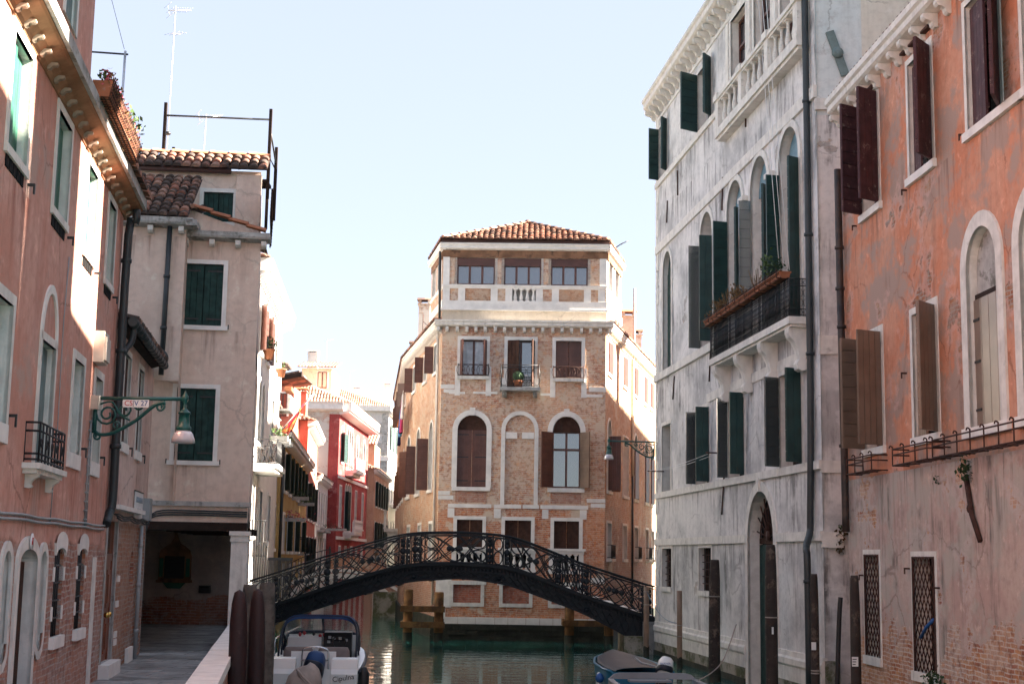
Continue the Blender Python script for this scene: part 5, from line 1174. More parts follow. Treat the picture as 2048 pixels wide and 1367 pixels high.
# stone bits in the brickwork
mb=MB(F); rr=random.Random(4)
for a,b in ((.36,1.95),(2.05,3.05),(3.1,3.7),(3.75,5.5)): mb.obox(a,b,-.02,.035,4.76,4.90)
mb.split('string_course','clean_stone',H)
for a,b,z0,z1 in ((-.02,.55,5.05,5.2),(-.02,.42,5.22,5.36),(5.45,6.13,5.02,5.16),(5.6,6.13,4.84,4.98),(-.02,.5,9.15,9.3),(.1,.62,9.0,9.12),(5.5,6.13,9.1,9.28),(.35,.6,4.4,4.74),(2.05,2.3,4.4,4.74),(3.82,4.05,4.4,4.74),(5.2,5.45,4.4,4.74),(-.02,.55,1.15,2.35),(5.6,6.13,2.1,2.3),(-.02,.35,.75,1.1),(.3,.9,8.95,9.03),(1.2,2.1,8.97,9.05),(3.7,4.2,8.93,9.02),(5.2,6.0,8.9,9.0),(.05,.45,2.45,2.75)):
    mb=MB(F); mb.obox(a,b,-.02,.015+rr.uniform(0,.012),z0,z1); mb.build('stone_block','clean_stone',H)
F.wall(H,'front_brick',0,CLEN,.8,11.5)
mb=MB(F); x=.3
while x<CLEN-.3: w=min(rr.uniform(.45,.75),CLEN-x); mb.obox(x+.006,x+w-.006,-.02,.05+rr.uniform(-.01,.012),.58,.82); x+=w
mb.build('base_course','clean_stone',H)
mb=MB(F); mb.obox(-.15,CLEN+.15,-.3,.10,-1.6,.58); x=-.2
while x<CLEN+.2:
    w=rr.uniform(.3,.8)
    for z in (.0,.2,.38): mb.obox(x+rr.uniform(0,.03),x+w-.02,.05,.13+rr.uniform(-.02,.06),z-.3*(z==0),z+.17+rr.uniform(-.02,.02))
    x+=w
mb.build('foundation','quay',H)
# side faces
SLF=Facade((-4.65,63.3),(-2.61,52.57)); SL2=Facade((-6.44,81),(-4.65,63.3)); SRF=Facade((3.5,52.45),(6.95,67.6))
def side_window(F,a,b,z0,z1,zs=None,la=None,ra=None,m='brown_shutter',lw=None,fill='dark',w=.1):
    w_=window(F,H,a,b,z0,z1,zs,mat='clean_stone',w=w,out=.025,d=.22,fill=fill,fillmat='side_brick' if fill=='brick' else 'glass',sill=(.1,.12,.07)); lw=lw or (b-a)/2; zt=zs or z1
    if la is not None: leaf(F,w_,a,.05,lw,z0,zt,1,la,m,hinge=False)
    if ra is not None: leaf(F,w_,b,.05,lw,z0,zt,-1,ra,m,hinge=False)
    return w_
for a in (.5,4.5,7.7,10.8,13.0): side_window(SRF,a,a+1.0,9.9,11.05,None,4,4)
side_window(SRF,.5,1.45,5.5,8.15,7.5,95,150); side_window(SRF,4.5,6.0,5.5,7.85,fill='brick',w=.06); 
for a in (7.7,11.2,13.2): side_window(SRF,a,a+1.1,5.5,8.2,7.55,8,8)
for i,a in enumerate((.5,4.6,8.0,11.5,13.6)):
    side_window(SRF,a,a+1.0,3.0,4.3,fill='brick' if i==1 else 'dark')
    if i!=1:
        bl=MB(SRF); bl.obox(a-.05,a+1.05,0,.2,2.9,3.0); bl=bl.build('balconette','stone',H); mb=MB(SRF)
        for k in range(8): mb.tube([(a+k*.143,-.18,3.0),(a+k*.143,-.18,3.5)],.01,4)
        for z in (3.05,3.5): mb.tube([(a,0,z),(a,-.18,z),(a+1,-.18,z),(a+1,0,z)],.012,4)
        mb.build('railing','iron',bl)
SRF.wall(H,'side_brick',0,SRF.L,.8,11.5,name='side_wall')
mb=MB(SRF); mb.obox(0,SRF.L,-.3,.08,-1.6,.8); mb.build('foundation','quay',H)
downpipe(H,[SRF.at(6.9,.12,14.3),SRF.at(6.9,.1,11.9),SRF.at(6.9,.06,11.3),SRF.at(6.95,.06,6.4)],.06,'pipe_cream'); downpipe(H,[SRF.at(6.95,.06,6.4),SRF.at(6.98,.06,1.2)],.045,'pipe_dark')
# left side: shutters hang open
for a,b,la,ra in ((8.9,9.7,100,168),(5.8,6.7,96,165),(2.2,3.2,100,150)): side_window(SLF,a,b,9.95,11.0,None,la,None,lw=.34)
side_window(SLF,8.0,9.1,5.5,8.1,7.5,96,None,lw=.42); side_window(SLF,4.0,5.2,5.5,8.15,7.5,98,None,lw=.38); side_window(SLF,.8,1.8,5.5,8.1,7.5,150,None,lw=.5)
for a in (1.5,5.2,8.6): side_window(SLF,a,a+.9,2.9,4.2)
SLF.wall(H,'side_brick',0,SLF.L,.8,11.5,name='side_wall')
for a in (3,7,11,14.5): side_window(SL2,a,a+.9,9.9,11,None,110,None,lw=.32); side_window(SL2,a,a+1,5.5,7.8,7.3,165,None,lw=.4)
SL2.wall(H,'side_brick',0,SL2.L,.8,11.5,name='side_wall')
for f in (SLF,SL2): mb=MB(f); mb.obox(0,f.L,-.3,.08,-1.6,.8); mb.build('foundation','quay',H)
downpipe(H,[SLF.at(SLF.L-.45,.1,11.5),SLF.at(SLF.L-.45,.07,1.2)],.055,'pipe_cream')
mb=MB(SL2); mb.obox(5.0,7.2,0,.7,4.2,4.35); mb.obox(5.0,5.1,.6,.7,4.35,5.3); mb.obox(7.1,7.2,.6,.7,4.35,5.3); mb.obox(5,7.2,.6,.7,5.2,5.3); balusters(mb,5.15,7.05,7,4.35,5.2,.65,.08); mb.extrude_x([(0,4.2),(-.6,4.2),(-.3,3.7),(0,3.4)],5.2,5.4); mb.extrude_x([(0,4.2),(-.6,4.2),(-.3,3.7),(0,3.4)],6.8,7.0); mb.build('balcony','stone',H)
# eaves gutter on brackets right round
prof=[(.05,0),(.20,.03),(.24,.07),(.24,.16),(.28,.19),(.28,.25),(.02,.26)]
cornice(F,H,-.28,CLEN+.28,11.46,prof,19,.11,.2,.19,'stone','stone','block','gutter'); cornice(SRF,H,0,SRF.L,11.46,prof,46,.12,.22,.22,'stone','stone','curl','gutter'); cornice(SLF,H,0,SLF.L,11.46,prof,34,.12,.22,.22,'stone','stone','curl','gutter'); cornice(SL2,H,0,SL2.L,11.46,prof,50,.12,.22,.22,'stone','stone','curl','gutter')
# loggia storey
mb=MB(F); mb.obox(-.02,CLEN+.02,-.3,.0,11.72,12.10); mb.build('plaster_band','cream_far',H)
mb=MB(F); mb.obox(-.08,CLEN+.06,-.3,.10,12.10,12.17); mb.obox(-.05,CLEN+.03,-.3,.05,12.17,12.47); mb.build('loggia_base','clean_stone',H)
mb=MB(F); mb.obox(-.02,CLEN,-.3,.05,12.94,13.08); mb.obox(-.06,CLEN+.04,-.3,.08,13.02,13.08); mb.build('loggia_rail','clean_stone',H)
for x in (0,.58,1.8,2.35,3.5,4.1,5.3,5.83):
    mb=MB(F); mb.obox(x-.02,x+.24,-.3,.03,12.47,12.94); mb.build('pier','clean_stone',H)
for a,b in ((.24,.58),(.82,1.8),(2.04,2.35),(3.74,4.1),(4.34,5.3),(5.54,5.83)): mb=MB(F); mb.obox(a-.02,b+.02,-.28,.0,12.47,12.94); mb.build('infill','front_brick' if b-a<.5 else 'side_brick',H)
bl=MB(F); bl.obox(2.59,3.5,-.28,-.2,12.47,12.94); bl=bl.build('balustrade','grey_stone',H)
for k in range(4): mb=MB(F); x=2.59+.91*(k+.5)/4; balusters(mb,x-.1,x+.1,1,12.47,12.94,-.04,.075); mb.build('baluster','clean_stone',bl)
F.op=[]
for a,b in ((.5,1.92),(2.27,3.66),(4.04,5.42)):
    w_=window(F,H,a,b,13.08,14.12,mat='clean_stone',w=.10,out=.0,d=.16,fill='glass',frame='brown_shutter',mull=2); mb=MB(F); mb.box(a,b,.04,.12,13.82,14.12)
    for k in range(6): mb.box(a,b,.03,.04,13.825+k*.05,13.865+k*.05)
    mb.build('roller_box','brown_shutter',w_)
F.wall(H,'front_brick',0,CLEN,13.08,14.14,name='loggia_wall')
for a,b in ((-.03,.22),(5.86,6.13)): mb=MB(F); mb.obox(a,b,-.05,.04,13.08,14.14); mb.build('pilaster','clean_stone',H)
for a,b in ((-.05,2.05),(2.06,3.8),(3.81,CLEN+.05)): mb=MB(F); mb.obox(a,b,-.25,.05,14.13,14.40); mb.build('lintel_beam','beam_wood',H)
LL=Facade((-3.28,56.2),(-2.61,52.57)); LR=Facade((3.5,52.45),(4.36,56.2))
prof2=[(.0,0),(.06,.03),(.14,.06),(.14,.17),(.18,.2),(.18,.26),(.0,.26)]
for f,s0,s1 in ((F,-.15,CLEN+.15),(LL,0,LL.L+.1),(LR,-.1,LR.L)):
    mb=MB(f); mb.extrude_x([(.05,14.40)]+[(-o,14.40+h) for o,h in prof2]+[(.05,14.66)],s0,s1); mb.build('cornice','clean_stone',H)
mb=MB(F); mb.obox(-.1,CLEN+.1,-.02,.10,14.66,14.82); mb.build('fascia','fascia',H)
for f in (LL,LR):
    w_=window(f,H,.5,1.5,13.08,14.12,mat='clean_stone',w=.1,out=.02,d=.2,fill='glass'); window(f,H,2.1,3.1,13.08,14.12,mat='clean_stone',w=.1,out=.02,d=.2,fill='glass')
    f.wall(H,'side_brick' if f is LL else 'bright_brick',0,f.L,11.7,14.4,name='loggia_side_wall'); mb=MB(f); mb.obox(0,f.L,-.02,.05,12.2,12.5); mb.obox(0,f.L,-.02,.04,12.94,13.08); mb.build('loggia_band','clean_stone',H); mb=MB(f); mb.obox(.2,f.L-.2,-.02,.05,14.13,14.4); mb.build('lintel_beam','beam_wood',H)
downpipe(H,[LL.at(LL.L-.3,.12,14.4),LL.at(LL.L-.3,.08,11.7)],.05,'pipe_dark')
# hip roof
ap=Vector((.55,55.2,16.1)); eL,eR=F.at(-.04,.22,14.80),F.at(CLEN+.04,.22,14.80); bL,bR=Vector((-3.36,56.3,14.80)),Vector((4.42,56.3,14.80))
for q in ((eL,eR,ap,ap,1),(bL,eL,ap,ap,2),(eR,bR,ap,ap,3)): mb=tiles(*q[:4],.215,.33,.10,q[4]); mb.build('roof','tile',H)
mb=MB(); ridge(mb,eL,ap,.11,.4); ridge(mb,eR,ap,.11,.4); mb.lathe(ap,[(.14,-.1),(.16,.06),(.08,.14),(0,.15)],8); mb.build('ridge_tiles','tile',H)
mb=MB(); mb.face([bR,bL,ap]); mb.face([(-3.28,56.2,11.7),(4.36,56.2,11.7),(4.36,56.2,14.8),(-3.28,56.2,14.8)]); mb.build('rear_gable','side_brick',H)
# main roof behind the loggia
pL,pM,pR,pB=SLF.at(SLF.L,.25,11.72),SLF.at(0,.25,11.72),SRF.at(0,.25,11.72),SRF.at(SRF.L,.25,11.72); p2=SL2.at(0,.25,11.72)
mb=tiles(p2,pM,Vector((-3.0,81,12.7)),Vector((-1.2,63.3,12.7)),.22,.36,.1,6); mb.build('roof','tile',H); mb=tiles(pM,pL,Vector((-1.2,63.3,12.7)),Vector((-.4,56,12.6)),.22,.36,.1,7); mb.build('roof','tile',H); mb=tiles(pR,pB,Vector((1.6,56,12.6)),Vector((3.6,67.6,12.7)),.22,.36,.1,8); mb.build('roof','tile',H)
mb=MB(); mb.face([(-3,81,12.7),(-1.2,63.3,12.7),(3.6,67.6,12.7),(4.4,81,12.7)]); mb.face([(-1.2,63.3,12.7),(-.4,56,12.6),(1.6,56,12.6),(3.6,67.6,12.7)]); mb.build('roof_slab','tile',H)
mb=MB(); mb.face([(6.95,67.6,0),(6.44,81,0),(6.44,81,11.7),(6.95,67.6,11.7)]); mb.face([(6.44,81,0),(-6.44,81,0),(-6.44,81,11.7),(6.44,81,11.7)]); mb.build('rear_wall','side_brick',H)
chimney(H,SRF.at(9.8,-.55,12.4),.55,.5,1.15,'cream_far','terracotta'); chimney(H,SRF.at(13.6,-.9,12.5),.8,.6,.8); chimney(H,SLF.at(1.5,-.5,12.3),.5,.5,1.6); chimney(H,SL2.at(11,-.6,12.3),.6,.6,.9)
t=thing('potted_cactus','round green cactus in a terracotta pot on the middle balcony of the brick house','cactus',F.at(2.88,.3,9.18))
mb=MB(F); mb.lathe((2.88,-.34,9.18),[(.0,0),(.12,0),(.17,.18),(.2,.2),(.2,.26),(.15,.27),(0,.25)],14); mb.build('pot','terracotta',t)
mb=MB(F); 
rg=[]
for r_,h in ((.04,.22),(.15,.28),(.20,.40),(.18,.52),(.10,.60),(.0,.62)):
    rg.append([Vector((2.88+r_*(1+.10*(k%2))*math.cos(2*PI*k/22),-.34+r_*(1+.10*(k%2))*math.sin(2*PI*k/22),9.18+h)) for k in range(22)])
mb._rings(rg,False,False); mb.build('cactus_body','cactus',t)
t=thing('air_conditioner','white boxy air conditioner standing on the middle balcony behind the railing','air conditioner',F.at(3.2,.25,9.18))
mb=MB(F); mb.obox(3.02,3.42,.12,.36,9.18,9.66); b_=mb.build('casing','white_paint',t); mb=MB(F); mb.obox(3.06,3.34,.36,.365,9.24,9.60); mb.build('fan_recess','dark_room',b_); mb=MB(F)
for k in range(6): mb.obox(3.06,3.34,.365,.375,9.25+k*.06,9.265+k*.06)
for k in range(5): mb.obox(3.08+k*.06,3.09+k*.06,.365,.375,9.24,9.6)
mb.build('fan_grille','white_paint',b_)
t=thing('roof_aerial','thin dark aerial leaning off the right end of the loggia roof','antenna',(3.9,54,14.9)); mb=MB(); mb.tube([(3.8,54,14.8),(4.15,54,15.05),(4.45,54,15.2)],.02,5); mb.tube([(4.2,53.8,15.07),(4.2,54.2,15.07)],.01,4); mb.tube([(4.35,53.85,15.15),(4.35,54.15,15.15)],.01,4); mb.build('rod','iron',t)
t=thing('roof_rail','rusty bent rail and wire on the left rear roof of the brick house','rail',SLF.at(3.5,-.3,12)); mb=MB(SLF); mb.tube([(3.4,.2,11.7),(3.4,.2,13.2)],.02,5); mb.tube([(3.4,.2,12.9),(5.5,.2,12.3)],.012,5); mb.tube([(5.5,.2,11.7),(5.5,.2,12.4)],.02,5); mb.build('rod','rust',t)
# washing on the line of the left side
p0,p1=SL2.at(13.2,.25,9.3),SLF.at(2.4,.45,10.0)
t=thing('washing_line','thin washing line strung along the left side wall of the brick house','washing line',p0); mb=MB(); mb.tube([p0+(p1-p0)*k/8+Vector((0,0,-.18*math.sin(PI*k/8))) for k in range(9)],.012,4); mb.build('line','white_paint',t)
cl=(('cloth_orange','small orange cloth'),('cloth_navy','dark navy trousers'),('cloth_blue','deep blue shirt'),('cloth_sky','pale blue shirt'),('cloth_navy','dark navy jacket'),('cloth_pink','pink patterned dress'),('cloth_white','white sheet'))
rr=random.Random(2)
for i,(m,lab) in enumerate(cl):
    k=.12+.78*i/6; p=p0+(p1-p0)*k+Vector((0,0,-.18*math.sin(PI*k))); d=(p1-p0).normalized(); w=.55; h=(.35,1.3,.95,1.15,1.2,1.35,1.0)[i]
    lbl=('small bright orange cloth at the far end of the washing line','dark navy trousers hanging next to the orange cloth','deep blue shirt hanging between two navy garments','pale sky blue shirt hanging on the washing line','dark navy jacket hanging beside the pink dress','pink dress hanging next to the white sheet on the line','white sheet hanging at the near end of the washing line')[i]
    mb=MB(); A=[];B=[]
    for q in range(7): 
        u=q/6-.5; A.append(p+d*w*u); B.append(p+d*w*u*(1.1)+Vector((.06*math.sin(q*2.1+i),0,-h+.04*math.sin(q*3))))
    sd=Vector((.03,.004,0)); mb.strip([a-sd for a in A],[b-sd for b in B]); mb.strip([b+sd for b in B],[a+sd for a in A]); mb.strip([b-sd for b in B],[b+sd for b in B]); mb.face([A[0]-sd,B[0]-sd,B[0]+sd,A[0]+sd]); mb.face([A[6]-sd,A[6]+sd,B[6]+sd,B[6]-sd])
    mb.build('garment',m,None,lbl,'laundry','washing on the line')
# mooring piles before the house
def pile(x,y,h,r=.17,mat='pile_wood',parent=None,lean=0):
    mb=MB(); n=12; 
    mb.lathe((x,y,0),[(r*1.02,-1.6),(r,-.2),(r*.98,h-.05),(r*.9,h),(0,h+.01)],n); o=mb.build('pile',mat,parent); return o
def timber(lab,P,Z,loc,ext=.25):
    t=thing('fender_piles',lab,'piles',loc,'timber pile fenders before the brick house')
    for (x,y,h) in P: pile(x,y,h,.17,'pile_wood',t); mb=MB(); mb.lathe((x,y,0),[(.176,-1.6),(.176,.25),(.172,.3)],12,cap=False); mb.build('weed_sleeve','quay',t)
    for z in Z:
        a,b=P[0],P[-1]; mb=MB(); mb.box(a[0]-ext,b[0]+ext*.9,min(a[1],b[1])-.27,min(a[1],b[1])-.17,z,z+.21); mb.build('rail','pile_wood',t)
        mb=MB(); mb.box(a[0]-ext,a[0]-ext+.11,min(a[1],b[1])-.165,a[1]+1.2,z+.004,z+.206); mb.build('rail','pile_wood',t)
timber('two stout timber piles joined by two cross rails left of the brick house',[(-3.55,51.6,1.8),(-2.45,51.6,1.72)],(1.02,.47),(-3,51.6,0))
timber('timber piles with one cross rail half hidden under the right bridge arch',[(2.2,51.4,1.45),(3.6,51.4,1.3)],(.62,),(2.9,51.4,0))

# houses of the right bank beyond the corner house, out of sight behind it, whose shade falls across the canal
for nm,x0,y0,y1,z in (('house',-6.2,81.1,104.5,12.2),('house',-7.2,104.6,135.5,13.5),('house',-7.6,135.6,185,14.5)):
    H=thing('right_bank_house',('first','second','third')[int(y0>100)+int(y0>130)]+' cream house of the hidden right bank row beyond the brick corner house','house',(x0+4,y0,0))
    mb=MB(); mb.box(x0,x0+12,y0,y1,-1,z); mb.build('wall','cream_far',H); mb=MB(); mb.extrude([(x0-.3,z),(x0+12.3,z),(x0+6,z+2)],y0,y1); mb.build('roof','tile',H)
# ================================================================ FAR LEFT BANK
def simple_house(name,label,F,s1,z1,mat,wins,depth=9,base=0,shm='green_shutter',cor=None,roofm='tile',rise=1.4,end='',endmat=None,rev=False,fill='dark',fr='clean_stone',oh=.35):
    H=thing(name,label,'house' if 'house' in name else name.split('_')[-1],F.at(s1/2,0,0))
    for w in wins:
        a,b,z0,zt=w[:4]; zs=w[4] if len(w)>4 else None; sh=w[5] if len(w)>5 else None; m=w[6] if len(w)>6 else shm
        w_=window(F,H,a,b,z0,zt,zs,mat=fr,w=.12,out=.04,d=.2,fill=fill if sh!=(0,0) else 'boards',fillmat='glass' if sh!=(0,0) else m,sill=(.12,.14,.10))
        if sh and sh!=(0,0):
            lw=(b-a)/2
            leaf(F,w_,a,.05,lw*.9,z0,zs or zt,1,sh[0],m,hinge=False); leaf(F,w_,b,.05,lw*.9,z0,zs or zt,-1,sh[1],m,hinge=False)
    F.wall(H,mat,0,s1,-1,z1)
    mb=MB(F); mb.face([(0,depth,-1),(0,0,-1),(0,0,z1),(0,depth,z1)]); mb.build('end_wall',endmat or mat,H)
    mb=MB(F); mb.face([(s1,0,-1),(s1,depth,-1),(s1,depth,z1),(s1,0,z1)]); mb.face([(s1,depth,-1),(0,depth,-1),(0,depth,z1),(s1,depth,z1)]); mb.build('rear_wall',endmat or mat,H)
    if cor: cornice(F,H,-.1,s1+.1,z1-cor[1],[(.05,0),(cor[0]*.6,.05),(cor[0],.1),(cor[0],cor[1]*.7),(cor[0]+.05,cor[1])],cor[2],.14,cor[0]*.85,.2,'clean_stone','clean_stone')
    e=oh; a,b,c,d=F.at(-.2,e,z1+.02),F.at(s1+.2,e,z1+.02),F.at(-.2,-depth/2,z1+rise),F.at(s1+.2,-depth/2,z1+rise)
    mb=tiles(a,b,F.at(min(2.0,s1*.4),-depth/2,z1+rise),d,.26,.45,.11); mb.build('roof',roofm,H)
    a2=F.at(-.2,-depth,z1+.02); mb=tiles(a2,a,F.at(min(2.0,s1*.4),-depth/2,z1+rise),F.at(min(2.0,s1*.4),-depth/2,z1+rise),.26,.45,.11,3); mb.build('roof',roofm,H)
    mb=MB(F); mb.face([(s1,0,z1),(s1,depth,z1),(s1,depth/2,z1+rise)]); mb.face([(s1,depth,z1),(0,depth,z1),(min(2.0,s1*.4),depth/2,z1+rise),(s1,depth/2,z1+rise)]); mb.build('rear_roof',roofm,H)
    return H
# white palazzo with the flag
WB=Facade((-9.05,49.3),(-10.13,62.0)); WL=WB.L
H=simple_house('white_house','brilliant white canal house with terracotta pots and an iron balcony on the left bank',WB,WL,13.3,'bright_plaster',
 [(2.2,3.2,10.3,12.0,None,(152,164),'brown_shutter'),(5.2,6.2,10.3,12.0,None,(152,164),'brown_shutter'),(9.0,10,10.3,12.0),
  (.9,1.9,7.0,9.3,8.8),(2.4,3.4,7.0,9.3,8.8),(3.9,4.9,7.0,9.3,8.8),(8.5,9.5,7.0,9.2),(1.6,2.5,3.6,5.4),(4.6,5.6,3.4,5.3),(8.6,9.6,3.4,5.3)],8,cor=(.5,.5,26),end='',rise=1.5)
H['category']='house'
bl=MB(WB); bl.obox(.9,4.6,-.02,.95,5.95,6.12); bl.obox(.95,4.55,-.02,.85,5.85,5.95); bl=bl.build('balcony','clean_stone',H)
mb=MB(WB); 
for x in (1.2,4.2): mb.extrude_x([(0,5.85),(-.8,5.85),(-.72,5.7),(-.3,5.45),(-.12,5.0),(0,4.8)],x,x+.22)
mb.split('bracket','clean_stone',bl)
mb=MB(WB); P=[(.95,-.02,0),(.95,-.9,0),(4.55,-.9,0),(4.55,-.02,0)]
for a,b in zip(P,P[1:]):
    a,b=Vector(a),Vector(b); n=max(2,round((b-a).length/.3)); d=(b-a)/n
    for i in range(n): q=a+d*i; q2=a+d*(i+1); mb.tube([(q.x,q.y,6.14),(q2.x,q2.y,6.95)],.012,4); mb.tube([(q2.x,q2.y,6.14),(q.x,q.y,6.95)],.012,4); mb.tube([(q.x,q.y,6.12),(q.x,q.y,7.0)],.014,4)
    for z in (6.16,6.98): mb.tube([(a.x,a.y,z),(b.x,b.y,z)],.018,4)
mb.build('railing','iron',bl)
def pot_plant(lab,p,r,h,n,mat='leaf',spread=.3,grp=None,box=None):
    t=thing('potted_plant' if not box else 'window_box',lab,'plant',p,grp); mb=MB(M0=WM[t.name])
    if box: mb.box(-box/2,box/2,-.1,.1,0,.18)
    else: mb.lathe((0,0,0),[(0,0),(r*.65,0),(r,h*.85),(r*1.12,h*.86),(r*1.12,h),(r*.9,h),(0,h*.9)],12)
    mb.build('pot','terracotta' if not box else 'grey_stone',t); mb=MB(M0=WM[t.name]); leaves(mb,(0,0,h+spread*.5 if not box else .28),(spread if not box else box*.55,spread,spread*.8),n,.11); mb.build('foliage',mat,t); return t
pot_plant('leafy potted plant on a white house sill, lower of its two terracotta pots',WB.at(3.4,.25,10.15),.22,.38,110,spread=.38); pot_plant('small terracotta pot with wispy plant on the white house ledge, further along',WB.at(8.4,.35,10.1),.2,.34,30,spread=.2)
for i,(s_,lab) in enumerate(((1.4,'green plant at the near end of the white house balcony'),(2.6,'small grey green plant in the middle of the white house balcony'),(4.2,'bushy plant spilling over the far end of the white house balcony'))): pot_plant(lab,WB.at(s_,.92,6.95),.1,.14,60,spread=.28,mat='leaf' if i!=1 else 'leaf_dark',grp='plants along the white house balcony',box=.6)
# flag
t=thing('flag','long red and gold flag hanging from a slanting pole on the white house','flag',atY(560,862,60.6))
a,b=atY(556,868,60.8),atY(628,786,60.8); mb=MB(); mb.tube([a,b],.03,6); mb.build('flagpole','alu',t)
U=(b-a); top=[a+U*(.10+.83*i/14) for i in range(15)]; 
low=[atY(u,v,60.4) for u,v in ((561,898),(563,897),(565,896),(567,897),(569,892),(571,884),(575,872),(580,866),(584,861),(587,852),(590,842),(594,831),(599,819),(606,809),(614,800))]
nv=9; G=[[top[i].lerp(low[i],j/nv)+Vector((0,.22*math.sin(i*1.0+j*.5)*(j/nv),0)) for j in range(nv+1)] for i in range(15)]
fr=MB(); fg=MB(); rr=random.Random(12)
for i in range(14):
    for j in range(nv):
        q=[G[i][j],G[i+1][j],G[i+1][j+1],G[i][j+1]]
        gold=(j in(nv-2,) and i%3!=0) or ((i-6.5)**2/9+(j-4)**2/4<1 and rr.random()<.75) or (i<3 and (i+j)%2==0) or (j==nv-4 and 2<i<11)
        m=fg if gold else fr; m.face(q,[(i/3,j/3)]*4); m.face([p+Vector((0,.015,0)) for p in q[::-1]],[(i/3,j/3)]*4)
fl=fr.build('cloth','flag_red',t); fg.build('emblem','flag_gold',fl)
# gate and railing on the steps by the bridge
t=thing('iron_gate','grey slatted iron gate on the steps between bridge and white house','gate',(-8.3,49.7,1.1)); mb=MB()
for i in range(18): x=-8.25+i*.045; mb.box(x,x+.03,49.55,49.58,1.15,2.85)
mb.box(-8.27,-7.42,49.54,49.59,2.75,2.85); mb.box(-8.27,-7.42,49.54,49.59,1.2,1.28); mb.build('slats','pipe_dark',t)
t=thing('balcony_rail','thin black railing at the foot of the white house','railing',(-8.9,49.6,3)); mb=MB()
for i in range(9): mb.tube([(-8.95+i*.08,49.6,2.0),(-8.95+i*.08,49.6,4.1 if i<7 else 3.4)],.014,4)
for z in (2.05,2.9,4.1): mb.tube([(-8.95,49.6,z),(-8.4,49.6,z)],.014,4)
mb.build('bars','iron',t)
# ochre house
YB=Facade((-10.3,64.0),(-12.5,88.0)); sh=(152,164)
H=simple_house('ochre_house','ochre yellow canal house with dark blue-green shutters and flower boxes on the left bank',YB,YB.L,8.4,'ochre',
 [(3+i*3.4,4.1+i*3.4,5.9,7.6,None,(152,164)) for i in range(6)]+[(3+i*3.4,4.1+i*3.4,3.1,4.8,None,(152,164) if i%2 else None) for i in range(6)]+[(4+i*4.6,5.2+i*4.6,.9,2.4) for i in range(5)],7,cor=(.45,.3,40),shm='green_shutter')
mb=MB(YB); mb.box(4,16,1.5,7,8.4,11.0); mb.build('attic','ochre',H); 
w_=window(Facade(YB.xy(0,-1.5),YB.xy(YB.L,-1.5)),H,9,10,9.0,10.6,w=.1,out=.03,d=.02,fill='boards',fillmat='green_shutter',cut=False)
mb=tiles(YB.at(3.8,-1.2,11.02),YB.at(16.2,-1.2,11.02),YB.at(3.8,-4.2,12),YB.at(16.2,-4.2,12),.26,.45,.11); mb.build('attic_roof','tile_dark',H)
pot_plant('trailing green window box under the ochre house upper shutters, furthest along',YB.at(15,.25,5.6),.1,.1,150,spread=.4,box=1.3); pot_plant('purple and pink flower box nearest on the ochre house',YB.at(4.4,.35,4.5),.1,.1,130,mat='blossom',spread=.3,box=1.3); pot_plant('dark bushy window box under the ochre house upper shutters, nearest',YB.at(9.5,.25,5.7),.1,.1,100,mat='leaf_dark',spread=.3,box=1.2)
bl=MB(YB); bl.obox(16.5,18.2,0,.6,2.9,3.0); bl=bl.build('balcony','grey_stone',H); mb=MB(YB); railrun(mb,[(16.5,0,0),(16.5,-.58,0),(18.2,-.58,0),(18.2,0,0)],3.0,3.9,.2); mb.build('railing','iron',bl)
downpipe(H,[YB.at(.6,.08,8.3),YB.at(.6,.08,.5)],.07,'pipe_dark')
# grey house squeezed between
GH=Facade((-10.32,62.3),(-10.42,64.0)); H=simple_house('grey_house','narrow grey house end with a tiled eave behind the flag','' or GH,GH.L,11.2,'white_plaster',[(.4,1.2,9.0,10.2),(.4,1.2,6.5,7.8),(.4,1.3,3.2,5)],7,rise=.9,roofm='tile_dark')
bl=MB(GH); bl.obox(.1,1.6,0,.6,9.2,9.3); bl.obox(.1,1.6,.5,.6,9.3,9.9); bl.build('balcony','grey_stone',H); mb=MB(GH); mb.obox(.2,1.5,.3,.62,10.1,10.3); mb.build('awning','terracotta',H)
# coral house
CB=Facade((-12.6,88.5),(-13.95,103.0)); H=simple_house('coral_house','coral red canal house with a chimney and dark green open shutters',CB,CB.L,11.2,'coral',
 [(2.5+i*4,3.6+i*4,8.6,10.3,None,(152,164) if i==5 else None,'pale_green') for i in range(3)]+[(2.0+i*4.2,3.3+i*4.2,5.2,7.4,None,(152,164)) for i in range(3)]+[(2.0+i*4.2,3.3+i*4.2,1.6,4.0,None,(152,164)) for i in range(3)],6.5,cor=(.5,.35,26))
mb=MB(CB); mb.obox(-.05,.5,-.02,.02,0,10.9); mb.build('pilaster','cream_far',H); chimney(H,CB.at(.8,-.6,11.4),.8,.7,1.6,'coral','terracotta')
pot_plant('green planter hanging low on the coral house',CB.at(6.8,.3,1.5),.1,.1,120,mat='leaf_dark',spread=.4,box=1.4)
# upper coral gable behind
RG=Facade((-15.5,84),(-14.6,80)); 
H=thing('red_gable_house','orange-red gable with a dark eave rising behind the ochre house','house',(-14,86,0)); mb=MB(); mb.box(-17,-13.2,86,92,0,13.0); mb.build('wall','coral',H); mb=MB(); mb.extrude([(-17.3,12.95),(-12.9,13.85),(-12.9,13.98),(-17.3,13.08)],85.7,92); mb.build('roof','tile_dark',H); mb=MB(); mb.extrude([(-17.3,12.6),(-12.7,13.6),(-12.7,13.88),(-17.3,12.88)],85.45,85.9); mb.build('eave','dark_beam',H)
w_=window(Facade((-17,86),(-13.2,86)),H,2.9,3.4,11.2,12.6,w=.1,out=.03,d=.02,fill='glass',cut=False)
